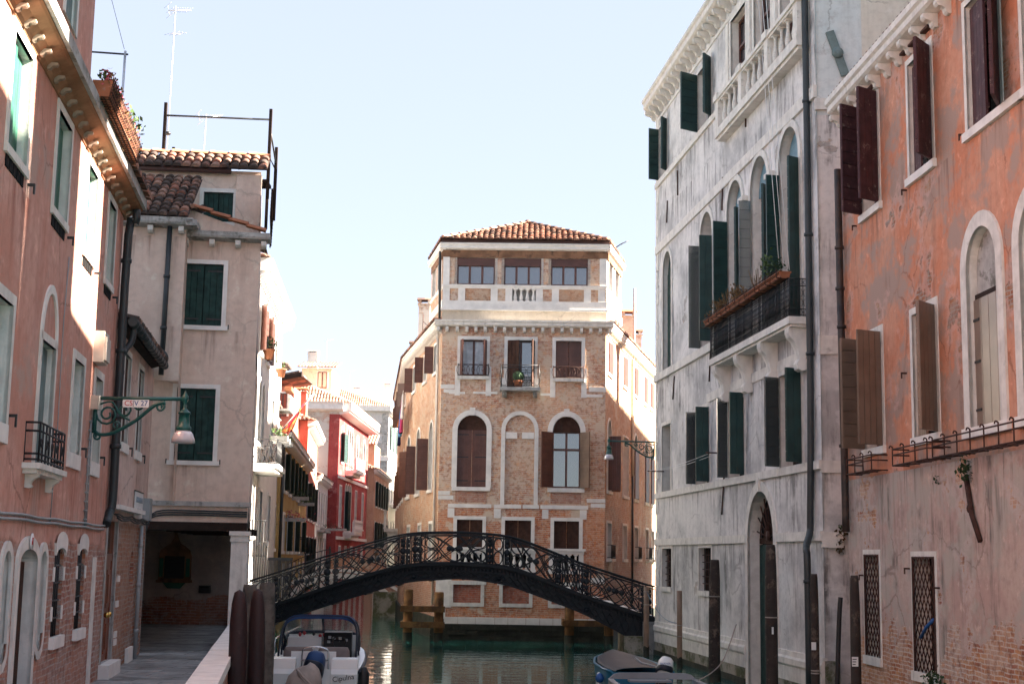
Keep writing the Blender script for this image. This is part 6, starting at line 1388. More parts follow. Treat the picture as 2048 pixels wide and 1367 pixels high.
# small white house
SB=Facade((-14.05,103.4),(-14.75,116)); H=simple_house('small_white_house','small whitewashed house with tall narrow windows between the coral and crimson buildings',SB,SB.L,8.7,'bright_plaster',[(1+i*2.4,1.9+i*2.4,5.2,7.6) for i in range(5)]+[(1+i*2.4,1.9+i*2.4,2.0,4.2) for i in range(5)],6,cor=(.4,.3,20))
bl=MB(SB); bl.obox(3,9,0,.6,4.6,4.75); bl.build('balcony','grey_stone',H); pot_plant('long low planter on the small white house ledge',SB.at(6,.5,4.75),.1,.1,120,mat='leaf_dark',spread=.25,box=3.0)
# crimson palace
RP=Facade((-14.15,117),(-13.7,137.5)); z1=15.4
H=simple_house('crimson_palace','crimson palace with white Gothic windows, balconies and a pale brick end wall','' or RP,RP.L,z1,'red_palace',
 [(1.6,2.8,10.6,13.6,13.0,(140,150)),(5.0,6.1,10.3,13.9,13.2),(6.4,7.5,10.3,13.9,13.2),(7.8,8.9,10.3,13.9,13.2),(11.6,12.8,10.6,13.6,13.0),(16.5,17.7,10.6,13.6,13.0),
  (1.6,2.8,5.3,8.6,None),(5.0,6.1,5.0,8.9,8.3,(140,150)),(6.4,7.5,5.0,8.9,8.3),(7.8,8.9,5.0,8.9,8.3),(11.6,12.8,5.3,8.6),(16.5,17.7,5.3,8.6),
  (2.2,3.2,1.2,3.6),(5.8,6.9,1.2,3.6),(9.5,10.6,1.2,3.6),(13,14,1.2,3.6),(17,18,1.2,3.6)],11,cor=(1.0,.8,44),endmat='bright_brick',rise=2.6,roofm='tile_bright',oh=.9)
H['category']='palace'
for z in (10.1,4.85):
    bl=MB(RP); bl.obox(4.4,9.6,0,1.0,z-.25,z); bl.obox(4.5,9.5,0,.7,z-.5,z-.25); bl.obox(4.4,9.6,.85,1.0,z+.9,z+1.05); bl.obox(4.4,4.6,.8,1.0,z,z+.9); bl.obox(9.4,9.6,.8,1.0,z,z+.9); bl=bl.build('balcony','clean_stone',H)
    for k in range(9): mb=MB(RP); x=4.75+k*.56; balusters(mb,x-.1,x+.1,1,z,z+.9,.92,.13); mb.build('baluster','clean_stone',bl)
mb=MB(RP)
for z in (9.2,4.2): mb.obox(0,RP.L,-.02,.12,z,z+.25)
mb.build('string_course','clean_stone',H)
PE=Facade((-22.0,116.98),(-14.15,116.98))
mb=MB(PE); mb.obox(7.05,7.9,-.02,.04,2,14.4); mb.build('corner_pilaster','red_palace',H)
mb=MB(PE); mb.extrude_x([(.05,14.6),(-.2,14.65),(-.4,14.8),(-.4,15.2),(-.5,15.4),(.05,15.4)],0,8.2); mb.build('cornice','clean_stone',H)
w_=window(PE,H,4.3,5.95,7.9,12.3,11.5,mat='clean_stone',w=.2,out=.06,d=.04,fill='boards',fillmat='green_shutter',zt='glass',cut=False)
window(PE,H,4.9,5.5,3.6,4.9,w=.12,out=.05,d=.04,fill='glass',cut=False)
downpipe(H,[PE.at(3.6,.2,14.6),PE.at(3.3,.15,13.6),PE.at(3.2,.12,9)],.09,'pipe_dark')
mb=MB(PE); mb.obox(2.0,3.3,-1.0,.2,14.6,17.2); mb.build('chimney','bright_plaster',H)
mb=MB(); mb.box(-18,-15.4,121,127,16,18.7); mb.build('dormer','cream_far',H); mb=tiles((-18.3,120.4,18.75),(-14.9,120.4,18.75),(-18.3,124,19.6),(-14.9,124,19.6),.28,.45,.12,5); mb.build('dormer_roof','tile_bright',H); window(Facade((-18,121),(-15.4,121)),H,1.4,2.2,17,18.4,w=.1,out=.03,d=.02,fill='glass',cut=False)
chimney(H,(-17.6,125,19.3),.9,.8,1.2,'bright_plaster','grey_stone')
# salmon house
SH=Facade((-13.4,141),(-13.55,160)); H=simple_house('salmon_house','salmon house with teal shutters and a stepped tiled roof beyond the crimson palace',SH,SH.L,11.4,'salmon',[(2+i*3.2,3.2+i*3.2,7.8,10.2,None,(152,164)) for i in range(5)]+[(2+i*3.2,3.2+i*3.2,3.8,6.2,None,(152,164)) for i in range(5)]+[(2+i*3.2,3.2+i*3.2,1,2.8) for i in range(5)],7,cor=(.4,.3,24))
mb=MB(); mb.box(-17,-13.9,146,152,11,14.2); mb.build('attic','salmon',H); mb=tiles((-17.3,145.7,14.2),(-13.7,145.7,14.2),(-17.3,149,15.4),(-13.7,149,15.4),.3,.5,.12); mb.build('attic_roof','tile_bright',H)
bl=MB(SH); bl.obox(3,6,0,1,3.2,3.4); bl.obox(3,6,.9,1,3.4,4.4); bl.build('balcony','grey_stone',H)
# white palace closing the view
WP=Facade((-14.3,166),(-13.9,187)); H=simple_house('far_white_palace','tall white plastered palace with quoins and chimneys closing the canal view','' or WP,WP.L,20.2,'bright_plaster',[(2+i*3.2,3.3+i*3.2,15.2,18.2,None,(152,164),'pale_green') for i in range(6)]+[(2+i*3.2,3.3+i*3.2,9.2,13.2,12.2) for i in range(6)]+[(2+i*3.2,3.3+i*3.2,3.6,7.0,6.2) for i in range(6)],12,cor=(.9,.8,40),rise=2.2,roofm='tile_bright')
H['category']='palace'
WE=Facade((-26,165.98),(-14.3,165.98)); window(WE,H,7.3,9.3,16.4,18.4,w=.3,out=.06,d=.04,fill='glass',cut=False)
mb=MB(WE); mb.obox(0,11.9,-.02,.2,13.8,14.3); mb.obox(0,12,-.02,.5,19.6,20.2); mb.build('string_course','clean_stone',H)
mb=MB(WE)
for k in range(16): mb.obox(11.0 if k%2 else 10.6,11.74,-.02,.1,1+k*1.15,2.1+k*1.15)
mb.split('quoin','grey_stone',H)
for x,y,h in ((-18.5,170,1.4),(-15.0,172,2.2),(-21,170,1.2)): chimney(H,(x,y,21.2),1.0,.9,h,'bright_plaster','grey_stone')
bl=MB(WP); bl.obox(4,10,0,1.1,8.6,8.9); bl.obox(4,10,1,1.1,8.9,10); bl.build('balcony','clean_stone',H)
# cream house at the very end
EH=Facade((-13.2,190),(-6.0,196)); H=simple_house('end_house','cream house with green shutters at the far end of the canal',EH,EH.L,19,'cream_far',[(1+i*2.2,2.1+i*2.2,z,z+2,None,(152,164)) for i in range(4) for z in (15.4,11.2,7,3)],9,rise=2,roofm='tile_bright')
for lab,p,h in (('thin aerial on the crimson palace ridge',(-16.3,124,19.5),2.2),('bent thin aerial above the far white palace roof',(-19.2,168,21.4),3.2),('cluster aerial over the ochre house',(-15.6,82,11.5),3.6)): antenna(lab,p,h,[(h-.1,.8,5,.7,20)])
# the next bridge
t=thing('stone_bridge','small stone and brick bridge with iron railing across the canal beyond','bridge',(-8.4,72,0))
XL,XR=-11.4,-5.2; BZ=lambda x: 1.25+1.05*math.sin(PI*min(1,max(0,(x-XL)/(XR-XL))))
for y0,y1,nm in ((71.5,71.85,'brick_face'),(74.4,74.7,'brick_face')):
    mb=MB(); n=18; xs=[XL+(XR-XL)*i/n for i in range(n+1)]; ar=lambda x: -.2+2.0*math.sqrt(max(0,1-((x-(XL+XR)/2)/2.75)**2))
    for i in range(n):
        a,b=xs[i],xs[i+1]; za,zb=max(-.2,ar(a)),max(-.2,ar(b)); 
        mb.face([(a,y0,za),(b,y0,zb),(b,y0,BZ(b)),(a,y0,BZ(a))]); mb.face([(b,y1,zb),(a,y1,za),(a,y1,BZ(a)),(b,y1,BZ(b))])
        if y0<72: mb.face([(a,y0,za),(a,74.7,za),(b,74.7,zb),(b,y0,zb)])
    mb.build(nm,'dark_brick',t)
mb=MB(); n=20; xs=[XL+(XR-XL)*i/n for i in range(n+1)]
for i in range(n): mb.face([(xs[i],71.42,BZ(xs[i])),(xs[i+1],71.42,BZ(xs[i+1])),(xs[i+1],74.8,BZ(xs[i+1])),(xs[i],74.8,BZ(xs[i]))]); mb.face([(xs[i],71.42,BZ(xs[i])-.16),(xs[i+1],71.42,BZ(xs[i+1])-.16),(xs[i+1],71.42,BZ(xs[i+1])),(xs[i],71.42,BZ(xs[i]))])
mb.build('deck','clean_stone',t)
mb=MB(); A=[(-8.3+2.75*math.cos(PI-PI*i/16),-.2+2.0*math.sin(PI*i/16)) for i in range(17)]; B=[(-8.3+3.05*math.cos(PI-PI*i/16),-.2+2.28*math.sin(PI*i/16)) for i in range(17)]
for i in range(16): mb.face([(A[i][0],71.44,A[i][1]),(A[i+1][0],71.44,A[i+1][1]),(B[i+1][0],71.44,B[i+1][1]),(B[i][0],71.44,B[i][1])])
mb.build('arch_stones','clean_stone',t)
mb=MB(); x0=-9.2
for i in range(12): 
    a=-8.9+i*.3; mb.box(a,a+.3,71.6,71.85,BZ(a)-.05,max(BZ(a),BZ(a+.3))+.62)
mb.build('brick_parapet','front_brick',t)
mb=MB(); xs=[-11.4+i*.16 for i in range(17)]
for x in xs: mb.tube([(x,71.6,BZ(x)),(x,71.6,BZ(x)+.98)],.014,4)
for h in (.1,.5,.98): mb.tube([(x,71.6,BZ(x)+h) for x in xs],.02,4)
for x in (-11.4,-10.1,-8.9): mb.tube([(x,71.6,BZ(x)-.1),(x,71.6,BZ(x)+1.12)],.05,6)
mb.build('railing','iron',t)
mb=MB(); mb.box(-6.6,-4.9,70.9,75.2,-1.5,1.2); mb.box(-12.6,-11.0,70.9,75.2,-1.5,1.2); mb.split('abutment','algae_stone',t)
# ================================================================ THE IRON BRIDGE
RAIL=[(-8.49,2.05),(-7.87,2.29),(-5.68,2.92),(-3.34,3.72),(-1.38,3.79),(0.09,3.70),(2.40,2.88),(4.85,2.07)]
TOP=[(-8.6,1.0),(-7.8,1.25),(-5.65,2.0),(-3.71,2.60),(-3.0,2.72),(-1.5,2.76),(-.2,2.69),(.4,2.56),(2.41,1.80),(4.85,1.06)]
BOT=[(-8.6,.30),(-7.81,.66),(-5.49,1.47),(-3.3,2.14),(-1.49,2.28),(-.03,2.11),(2.42,1.24),(3.87,.52),(4.6,.1)]
def lerp(L,x):
    if x<=L[0][0]: return L[0][1]
    for (a,b),(c,d) in zip(L,L[1:]):
        if x<=c: return b+(d-b)*(x-a)/(c-a)
    return L[-1][1]
def sm(L,x): return sum(lerp(L,x+d)*w for d,w in ((-.5,.1),(-.25,.2),(0,.4),(.25,.2),(.5,.1)))
zt=lambda x: sm(TOP,x); zb=lambda x: sm(BOT,x); zr=lambda x: zt(x)+1.02
B=thing('iron_bridge','black cast-iron footbridge with ornate looped railings and white stone steps across the canal','bridge',(-1.8,47.8,0))
X0,X1=-8.5,4.75; NX=72; XS=[X0+(X1-X0)*i/NX for i in range(NX+1)]
for yf,sg in ((46.6,-1),(49.0,1)):
    mb=MB(); y0,y1=(yf,yf+.10) if sg<0 else (yf-.10,yf)
    for a,b in zip(XS,XS[1:]):
        za,zb_,ta,tb=zb(a),zb(b),zt(a),zt(b)
        mb.face([(a,y0,za),(b,y0,zb_),(b,y0,tb),(a,y0,ta)]); mb.face([(b,y1,zb_),(a,y1,za),(a,y1,ta),(b,y1,tb)]); mb.face([(a,y1,za),(b,y1,zb_),(b,y0,zb_),(a,y0,za)])
    f=mb.build('arch_girder','bridge_iron',B)
    mb=MB(); yo=yf+sg*.05
    def run(h0,h1,th,base):
        for a,b in zip(XS,XS[1:]):
            q=[(a,base(a)+h0),(b,base(b)+h0),(b,base(b)+h1),(a,base(a)+h1)]; y=yf+sg*th
            mb.face([(p[0],y,p[1]) for p in (q if sg<0 else q[::-1])])
            for k,l in ((0,1),(2,3)): mb.face([(q[k][0],y,q[k][1]),(q[k][0],yf,q[k][1]),(q[l][0],yf,q[l][1]),(q[l][0],y,q[l][1])])
    run(-.05,.03,.09,zt); mb.build('moulding','bridge_iron',f); mb=MB(); run(-.25,-.215,.05,zt); mb.build('moulding','bridge_iron',f); mb=MB(); run(0,.05,.06,zb); mb.build('moulding','bridge_iron',f)
    mb=MB(); k=0; x=X0+.1
    while x<X1-.1:
        z=zt(x); y=yf+sg*.015; 
        mb.tube([(x-.045,y,z-.20),(x-.045,y,z-.11),(x,y,z-.075),(x+.045,y,z-.11),(x+.045,y,z-.20)],.013,4); x+=.125
    mb.build('arcade_relief','bridge_iron',f)
    mb=MB()
    x=X0+.3
    while x<X1-.6:
        h=zt(x)-.25-zb(x)-.05
        if h>.1: 
            x2=x+.5; mb.tube([(x,yf+sg*.012,zb(x)+.07),(x+.25,yf+sg*.012,zt(x+.25)-.28),(x2,yf+sg*.012,zb(x2)+.07)],.012,4); mb.tube([(x,yf+sg*.012,zt(x)-.28),(x+.25,yf+sg*.012,zb(x+.25)+.07),(x2,yf+sg*.012,zt(x2)-.28)],.012,4)
        x+=.5
    for x in (-7.4,-5.9,-3.05,-.3,2.55): mb.lathe((x,yf+sg*.01,(zt(x)-.25+zb(x))/2),[(.13,0),(.13,-.03),(.09,-.03),(.09,-.015),(.05,-.015),(.05,-.03),(0,-.03)] if sg<0 else [(.13,0),(.13,.03),(0,.03)],14,axis='y')
    mb.build('rib_relief','bridge_iron',f)
    # railing
    yr=yf+(.05 if sg<0 else -.05)
    mb=MB(); xs=[-8.35+13.1*i/60 for i in range(61)]
    mb.tube([(x,yr,zr(x)) for x in xs],.034,6); mb.tube([(x,yr,zr(x)-.09) for x in xs],.016,4); mb.tube([(x,yr,zt(x)+.045) for x in xs],.02,4)
    mb.tube(smooth_path([(-8.2,yr,zr(-8.2)-.02),(-8.45,yr,zr(-8.4)-.1),(-8.6,yr,zr(-8.5)-.3),(-8.5,yr,zr(-8.5)-.48),(-8.36,yr,zr(-8.4)-.40),(-8.4,yr,zr(-8.4)-.28)],4),.024,5)
    rl=mb.build('railing','bridge_iron',B)
    V=lambda x,v: (x,yr,zt(x)+.05+(zr(x)-.09-zt(x)-.05)*v)
    posts=[(-7.62,-7.4),(-6.1,-5.62),(-3.55,-3.3),(-3.2,-2.85),(-.72,-.52),(-.17,.08),(1.55,1.75),(2.42,2.66),(4.45,4.68)]
    for a,b in posts:
        mb=MB(); 
        for x in (a,b): mb.tube([V(x,-.08),V(x,1.08)],.020,5)
        c=(a+b)/2; h=b-a
        for v in (.12,.28,.5,.72,.88):
            s_=.075 if v!=.5 else .12; z=V(c,v)[2]
            mb.lathe((c,yr,z),[(0,-.035),(min(s_,h*.42),-.025),(min(s_,h*.42),.025),(0,.035)],8,axis='y')
            for q in range(4): an=PI/4+q*PI/2; mb.tube([(c,yr,z),(c+min(.13,h*.45)*math.cos(an),yr,z+.085*math.sin(an))],.018,4)
        mb.tube([V(c,0),V(c,1)],.018,4); mb.build('ornate_post','bridge_iron',rl)
    for (p,q) in zip(posts,posts[1:]):
        a,b=p[1],q[0]
        if b-a<.15: continue
        mb=MB(); w=b-a
        if w<.6:
            for v in (.25,.75): c=(a+b)/2; r_=min(w*.42,.2); mb.tube([(c+r_*math.cos(k*PI/6),yr,V(c,v)[2]+.21*math.sin(k*PI/6)) for k in range(13)],.019,5)
        else:
            N=26
            for ph in (0,PI):
                mb.tube([V(a+w*i/N,.5+.47*math.cos(2*PI*i/N+ph)) for i in range(N+1)],.021,5)
            for v in (.26,.74):
                for u0 in (.14,.86): mb.tube([V(a+w*(u0+.13*math.cos(k*PI/8)),v+.22*math.sin(k*PI/8)) for k in range(17)],.018,5)
            for k in (0,1): mb.tube([V(a+w*.2,.05+.9*k),V(a+w*.8,.95-.9*k)],.017,5)
        mb.build('railing_panel','bridge_iron',rl)
        if w>1.2:
            for u in (.43,.57): 
                mb=MB(); z=V(a+w*u,.5)[2]; mb.lathe((a+w*u,yr,z),[(0,-.05),(.06,-.045),(.085,-.02),(.085,.02),(.06,.045),(0,.05)],12,axis='y'); mb.build('medallion','bridge_iron',rl)
mb=MB()
for a,b in zip(XS,XS[1:]): mb.face([(a,46.72,zb(a)+.1),(a,48.88,zb(a)+.1),(b,48.88,zb(b)+.1),(b,46.72,zb(b)+.1)])
for i in range(12): x=-7.8+i*1.05; mb.box(x,x+.08,46.72,48.88,zb(x)-.02,zb(x)+.12)
mb.build('underside','bridge_iron',B)
mb=MB(); xs=-8.55; n=11
for i in range(n): x=-8.5+i*.47; z=1.14+i*.142; mb.box(x,x+.5,46.71,48.89,z-.16,z)
mb.box(-3.4,-.2,46.71,48.89,2.56,2.72)
for i in range(n): x=-.2+i*.45; z=2.60-i*.142; mb.box(x,x+.48,46.71,48.89,z-.16,z)
mb.build('steps','clean_stone',B)
mb=MB(); mb.box(4.35,9.5,46.4,49.4,-1.5,1.02); mb.build('landing','paving',None,kind='structure')
mb=MB(); mb.box(3.75,4.95,46.42,49.1,-1.5,.56); mb.build('abutment','algae_stone',B)
mb=MB(); mb.box(-8.9,-8.0,46.4,49.2,-1.5,.9); mb.build('abutment','algae_stone',B)
# lamp at the palace corner
p=H_PAL and Vector((4.72,46.38,6.78)); t=thing('street_lamp','green scrolled bracket lamp on the far corner of the white palace','lamp',p,'bracket street lamps',rz=R(186)); lamp_parts(t,1.52)
# ================================================================ MOORING POSTS
def mooring(lab,x,y,h,r,mat,tip='cone',lean=(0,0),grp='mooring posts standing in the canal',bands=()):
    t=thing('mooring_post',lab,'mooring post',(x,y,0),grp); T=WM[t.name]
    sh=Matrix.Identity(4); sh[0][2]=lean[0]; sh[1][2]=lean[1]; mb=MB(M0=T@sh)
    pr=[(r*1.08,-1.6),(r*1.02,.0),(r,h*.6)]+([(r*.96,h-.45),(r*.8,h-.18),(r*.55,h-.04),(0,h)] if tip=='cone' else [(r*.95,h-.5),(r*.8,h-.06),(r*.7,h),(0,h)] if tip=='taper' else [(r*.97,h),(0,h)])
    mb.lathe((0,0,0),pr,14)
    for i,v in enumerate(mb.v):
        l=(mb.M.inverted()@v); a=math.atan2(l.y,l.x); k=1+.035*math.sin(3*a+x*7+l.z*.8)+.02*math.sin(7*a+l.z*2.3); mb.v[i]=mb.M@Vector((l.x*k,l.y*k,l.z))
    mb.build('post',mat,t); mb=MB(M0=T@sh); mb.lathe((0,0,0),[(r*1.1,-1.6),(r*1.08,.12),(r*1.06,.28),(r*1.0,.34)],14,cap=False); mb.build('weed_sleeve','quay',t)
    for i,z in enumerate(bands): mb=MB(M0=T@sh); mb.lathe((0,0,z),[(r*.98,-.012),(r*1.08,-.01),(r*1.08,.012),(r*.98,.014)],12,cap=False); mb.build('rope','cloth',t)
    return t,T@sh
mooring('dark red round-tipped mooring post, the left one beside the parapet',-3.50,19,2.52,.122,'pole_red',lean=(-.012,0))
mooring('dark red round-tipped mooring post, the right one beside the parapet',-3.28,19.2,2.53,.115,'pole_red',lean=(-.016,0))
mooring('grey weathered wooden post standing behind the right dark red post',-3.72,22.3,2.55,.15,'pole_grey',tip='taper')
mooring('grey wooden post half hidden between the two dark red posts',-3.93,22.0,2.52,.13,'pole_grey',tip='taper')
mooring('thin tan post glimpsed between the dark red posts',-3.6,21,2.0,.07,'pole_tan',tip='flat')
PW=Facade((4.76,46.355),(4.76+.10599*16.6,46.355-16.6))
def onP(s,o): p=PW.at(s,o,0); return p.x,p.y
x,y=onP(1.2,.5); mooring('slim tan pole at the right foot of the iron bridge',x-.06,y+0,2.15,.085,'pole_tan',tip='flat',bands=(1.6,2.0))
x,y=onP(6.0,.6); mooring('slim tan pole with a white rope band by the white palace wall',x,y,2.15,.075,'pole_tan',tip='flat',bands=(.9,1.2))
x,y=onP(9.9,.6); mooring('thick dark mooring post between the grilled windows and the water door',x,y,3.02,.145,'pole_dark',tip='taper',lean=(.006,0),bands=(2.1,))
x,y=onP(15.0,.62); t,T=mooring('tallest dark mooring post standing before the arched water door',x,y,3.36,.13,'pole_dark',tip='taper',bands=(1.8,))
mb=MB(M0=T); mb.box(-.02,.02,-.137,-.13,1.45,1.6); mb.build('tag','white_paint',t)
x,y=onP(17.9,.6); t,T=mooring('slender dark mooring post with a white tag and rope left of the drainpipe',x,y,2.77,.085,'pole_dark',tip='taper',bands=(.85,.9))
mb=MB(M0=T); mb.box(-.09,.0,-.093,-.088,1.3,1.45); tg=mb.build('tag','white_paint',t)
x,y=6.33,26.35; t,T=mooring('dark mooring post with a printed white tag before the orange house',x,y,2.77,.095,'pole_dark',tip='taper')
mb=MB(M0=T); mb.box(-.095,.02,-.105,-.098,1.15,1.32); tg=mb.build('tag','white_paint',t)
mb=MB(M0=T)
for k in range(3): mb.box(-.085,-.03+.01*k,-.107,-.105,1.18+k*.045,1.195+k*.045)
mb.build('print','text_black',tg)
t=thing('black_hose','black plastic pipe leaning beside the dark post near the drainpipe','pipe',(6.15,26.9,0)); mb=MB(); mb.tube(smooth_path([(6.05,26.9,-.5),(6.12,26.9,1.0),(6.17,26.9,2.0),(6.2,26.9,2.36)],4),.045,8); mb.build('pipe','black_rubber',t)
t=thing('blue_rope','thin blue rope slung between the two slim tan poles','rope',(4.9,43,1.8)); xa,ya=onP(1.2,.5); xb,yb=onP(6.0,.6)
mb=MB(); mb.tube([(xa-.06+(xb-xa+.06)*k/10,ya+(yb-ya)*k/10,2.0-.75*k/10-.28*math.sin(PI*k/10)) for k in range(11)],.010,4); mb.build('rope','boat_blue',t)
# ================================================================ BOATS
def hull(mb,S,n=7,keel=-.3):
    """S: (y, half width, gunwale z) from the stern to the bow"""
    rows=[]
    for y,w,z in S:
        r_=[]
        for i in range(n+1):
            a=i/n; r_.append((w*math.sin(a*PI/2)**.75 if a else 0,y,keel*(1 if w>.1 else .3)+(z-keel*(1 if w>.1 else .3))*(a**2.2)))
        rows.append([(-p[0],p[1],p[2]) for p in r_[::-1]]+r_[1:])
    b=len(mb.v); m=2*n+1
    for r_ in rows: mb.v+=[mb.M@Vector(p) for p in r_]
    for j in range(len(rows)-1):
        for i in range(m-1): mb.f.append((b+j*m+i,b+(j+1)*m+i,b+(j+1)*m+i+1,b+j*m+i+1)); mb.uv.append([(0,0)]*4); mb.sm.append(True)
    mb.f.append(tuple(range(b,b+m))); mb.uv.append([(0,0)]*m); mb.sm.append(False)
def cockpit(mb,S,y0,y1,ins,fl):
    """gunwale strip, inner walls and floor between y0 and y1, a deck elsewhere"""
    for (ya,wa,za),(yb,wb,zb2) in zip(S,S[1:]):
        if yb<=y0+1e-6 or ya>=y1-1e-6: mb.face([(-wa,ya,za),(wa,ya,za),(wb,yb,zb2),(-wb,yb,zb2)])
        else:
            for s_ in (-1,1):
                mb.face([(s_*wa,ya,za),(s_*wb,yb,zb2),(s_*(wb-ins),yb,zb2),(s_*(wa-ins),ya,za)]); mb.face([(s_*(wa-ins),ya,za),(s_*(wb-ins),yb,zb2),(s_*(wb-ins),yb,fl),(s_*(wa-ins),ya,fl)])
            mb.face([(-(wa-ins),ya,fl),(wa-ins,ya,fl),(wb-ins,yb,fl),(-(wb-ins),yb,fl)])
def loft(mb,R_,smooth=True):
    mb._rings([[Vector(p) for p in r_] for r_ in R_],True,smooth)
def rrect(cx,cy,w,d,z,n=16,e=3.0,ty=0):
    out=[]
    for k in range(n):
        a=2*PI*k/n; c,s_=math.cos(a),math.sin(a); out.append((cx+w*math.copysign(abs(c)**(2/e),c),cy+d*math.copysign(abs(s_)**(2/e),s_),z+ty*s_))
    return out
def outboard(t,M0,cover,leg,band=None,name='outboard_motor'):
    mb=MB(M0=M0); loft(mb,[rrect(0,0,.13,.2,.02),rrect(0,-.02,.17,.27,.12),rrect(0,-.03,.18,.29,.26),rrect(0,-.02,.165,.26,.40),rrect(0,.02,.12,.19,.48),rrect(0,.04,.05,.09,.51)]); o=mb.build(name,cover,t)
    mb=MB(M0=M0); mb.box(-.07,.07,-.08,.12,-.75,.03); mb.box(-.03,.03,-.16,.16,-.95,-.72); mb.box(-.16,.16,-.22,.22,-.68,-.65); mb.box(-.12,.12,.1,.26,-.25,.0); mb.build('leg','black_rubber',o)
    if band: mb=MB(M0=M0); loft(mb,[rrect(0,-.02,.182,.292,.10),rrect(0,-.03,.188,.302,.14),rrect(0,-.03,.186,.30,.21),rrect(0,-.03,.182,.292,.23)]); mb.build('cowl_band',band,o)
    return o
t=thing('motor_boat','white motor boat with a blue folding canopy and blue outboard moored left of the canal','motor boat',(-4.1,30.7,0),rz=R(4)); T=WM[t.name]
S=[(0,.96,.60),(.6,1.0,.62),(1.6,1.03,.66),(2.6,1.03,.71),(3.6,.97,.78),(4.6,.75,.87),(5.4,.42,.95),(5.9,.04,1.0)]
mb=MB(M0=T); hull(mb,S); cockpit(mb,S,.0,3.6,.22,.22); mb.build('hull','gelcoat',t)
mb=MB(M0=T)
for s_ in (-1,1): mb.tube([(s_*(w+.015),y,z-.06) for y,w,z in S[:-1]],.035,6); 
mb.build('rub_rail','navy_dark',t)
for s_,nm in ((-1,'stern_seat'),(1,'stern_seat')):
    mb=MB(M0=T); x0,x1=(-.93,-.36) if s_<0 else (.40,.95)
    mb.extrude_x([(-.03,.02),(-.06,.50),(-.0,.60),(.05,.80),(.42,.82),(.55,.62),(.55,.22)],x0,x1); mb.build(nm,'gelcoat',t)
    mb=MB(M0=T); mb.box(x0+.02,x1-.01,-.08,-.055,.06,.12); mb.build('bumper_strip','navy',t)
    if s_>0: 
        text('boat_name','Cipulna','text_black',t,T@Matrix.Translation((.66,-.066,.42))@Matrix.Rotation(PI/2-.07,4,'X')@Matrix.Rotation(R(9),4,'Z'),.15,sx=1.0)
        mb=MB(M0=T); mb.tube([(.52,-.09,.20),(.52,-.12,.24),(.82,-.12,.24),(.82,-.09,.20)],.014,5); mb.build('grab_handle','chrome',t)
mb=MB(M0=T); mb.box(-.5,.46,.62,.70,.55,.92); mb.build('seat_board','gelcoat',t)
mb=MB(M0=T); mb.tube(smooth_path([(-.26,.58,.2),(-.26,.58,.88),(-.18,.58,.99),(.05,.58,1.02),(.24,.58,.98),(.30,.58,.88),(.30,.55,.2)],4),.018,6); mb.tube([(-.26,.58,.74),(.30,.58,.74)],.014,5); mb.build('seat_rail','chrome',t)
for x0,x1 in ((-.72,-.05),(.02,.74)):
    mb=MB(M0=T); loft(mb,[rrect((x0+x1)/2,1.2,(x1-x0)/2,.13,.24),rrect((x0+x1)/2,1.2,(x1-x0)/2,.14,.7),rrect((x0+x1)/2,1.2,(x1-x0)/2*.96,.12,.9),rrect((x0+x1)/2,1.2,(x1-x0)/2*.85,.08,.98)]); mb.build('seat_back','seat_grey',t)
mb=MB(M0=T); mb.box(-.78,.0,3.1,3.5,.22,1.08); mb.box(-.78,.8,3.42,3.6,.22,1.12); mb.build('cabin_bulkhead','gelcoat',t)
mb=MB(M0=T); mb.extrude_x([(2.85,.3),(2.82,1.02),(3.0,1.20),(3.4,1.22),(3.4,.3)],.06,.70); mb.build('dashboard','black_rubber',t)
mb=MB(M0=T)
for x,z in ((.18,1.0),(.30,1.08),(.44,1.08),(.58,1.04),(.2,1.1)): mb.box(x-.035,x+.035,2.8,2.83,z-.03,z+.03)
mb.build('gauges','pipe_grey',t)
mb=MB(M0=T); mb.tube([(.42+.15*math.cos(k*PI/8),2.7+.05*math.sin(k*PI/8),1.0+.14*math.sin(k*PI/8)) for k in range(17)],.016,5); mb.tube([(.42,2.82,1.0),(.42,2.7,1.0)],.02,5); mb.build('steering_wheel','black_rubber',t)
mb=MB(M0=T); mb.box(-.68,-.56,3.05,3.09,.5,.85); mb.build('door_handle','chrome',t)
for k,(x,z,c) in enumerate(((-.42,1.16,'text_red'),(-.52,1.13,'text_red'),(-.2,1.15,'text_black'),(-.05,1.1,'text_red'),(.05,1.12,'text_red'),(-.3,.8,'cloth_orange'))): mb=MB(M0=T); mb.lathe((x,3.06 if z<1 else 3.3,z),[(0,-.05),(.035,-.02),(.045,.02),(0,.06)],7); mb.build('trinket',c,t)
def arch(hw,y,zt_,zbm,yb_,n=16):
    return [Vector((hw*(1.22-.22*math.sin(PI*i/n))*-math.cos(PI*i/n) if False else -hw*math.copysign(abs(math.cos(PI*i/n))**.35,math.cos(PI*i/n)),yb_+(y-yb_)*math.sin(PI*i/n)**.45,zbm+(zt_-zbm)*math.sin(PI*i/n)**.42)) for i in range(n+1)]
a1=arch(.86,2.5,1.60,.70,1.55); a2=arch(.88,3.15,1.57,.72,2.6); a3=arch(.86,3.75,1.18,.80,3.1)
mb=MB(M0=T); mb.tube(a1,.025,6); mb.tube(a2,.02,6); mb.build('canopy_frame','navy_dark',t)
mb=MB(M0=T); mb.strip(a1[4:13],a2[4:13]); mb.strip([p+Vector((0,0,.03)) for p in a2[4:13]],[p+Vector((0,-.0,.03)) for p in a1[4:13]]); mb.strip([p+Vector((0,-.02,-.07)) for p in a1[3:14]],[p+Vector((0,-.02,.03)) for p in a1[3:14]]); mb.build('canopy','navy',t)
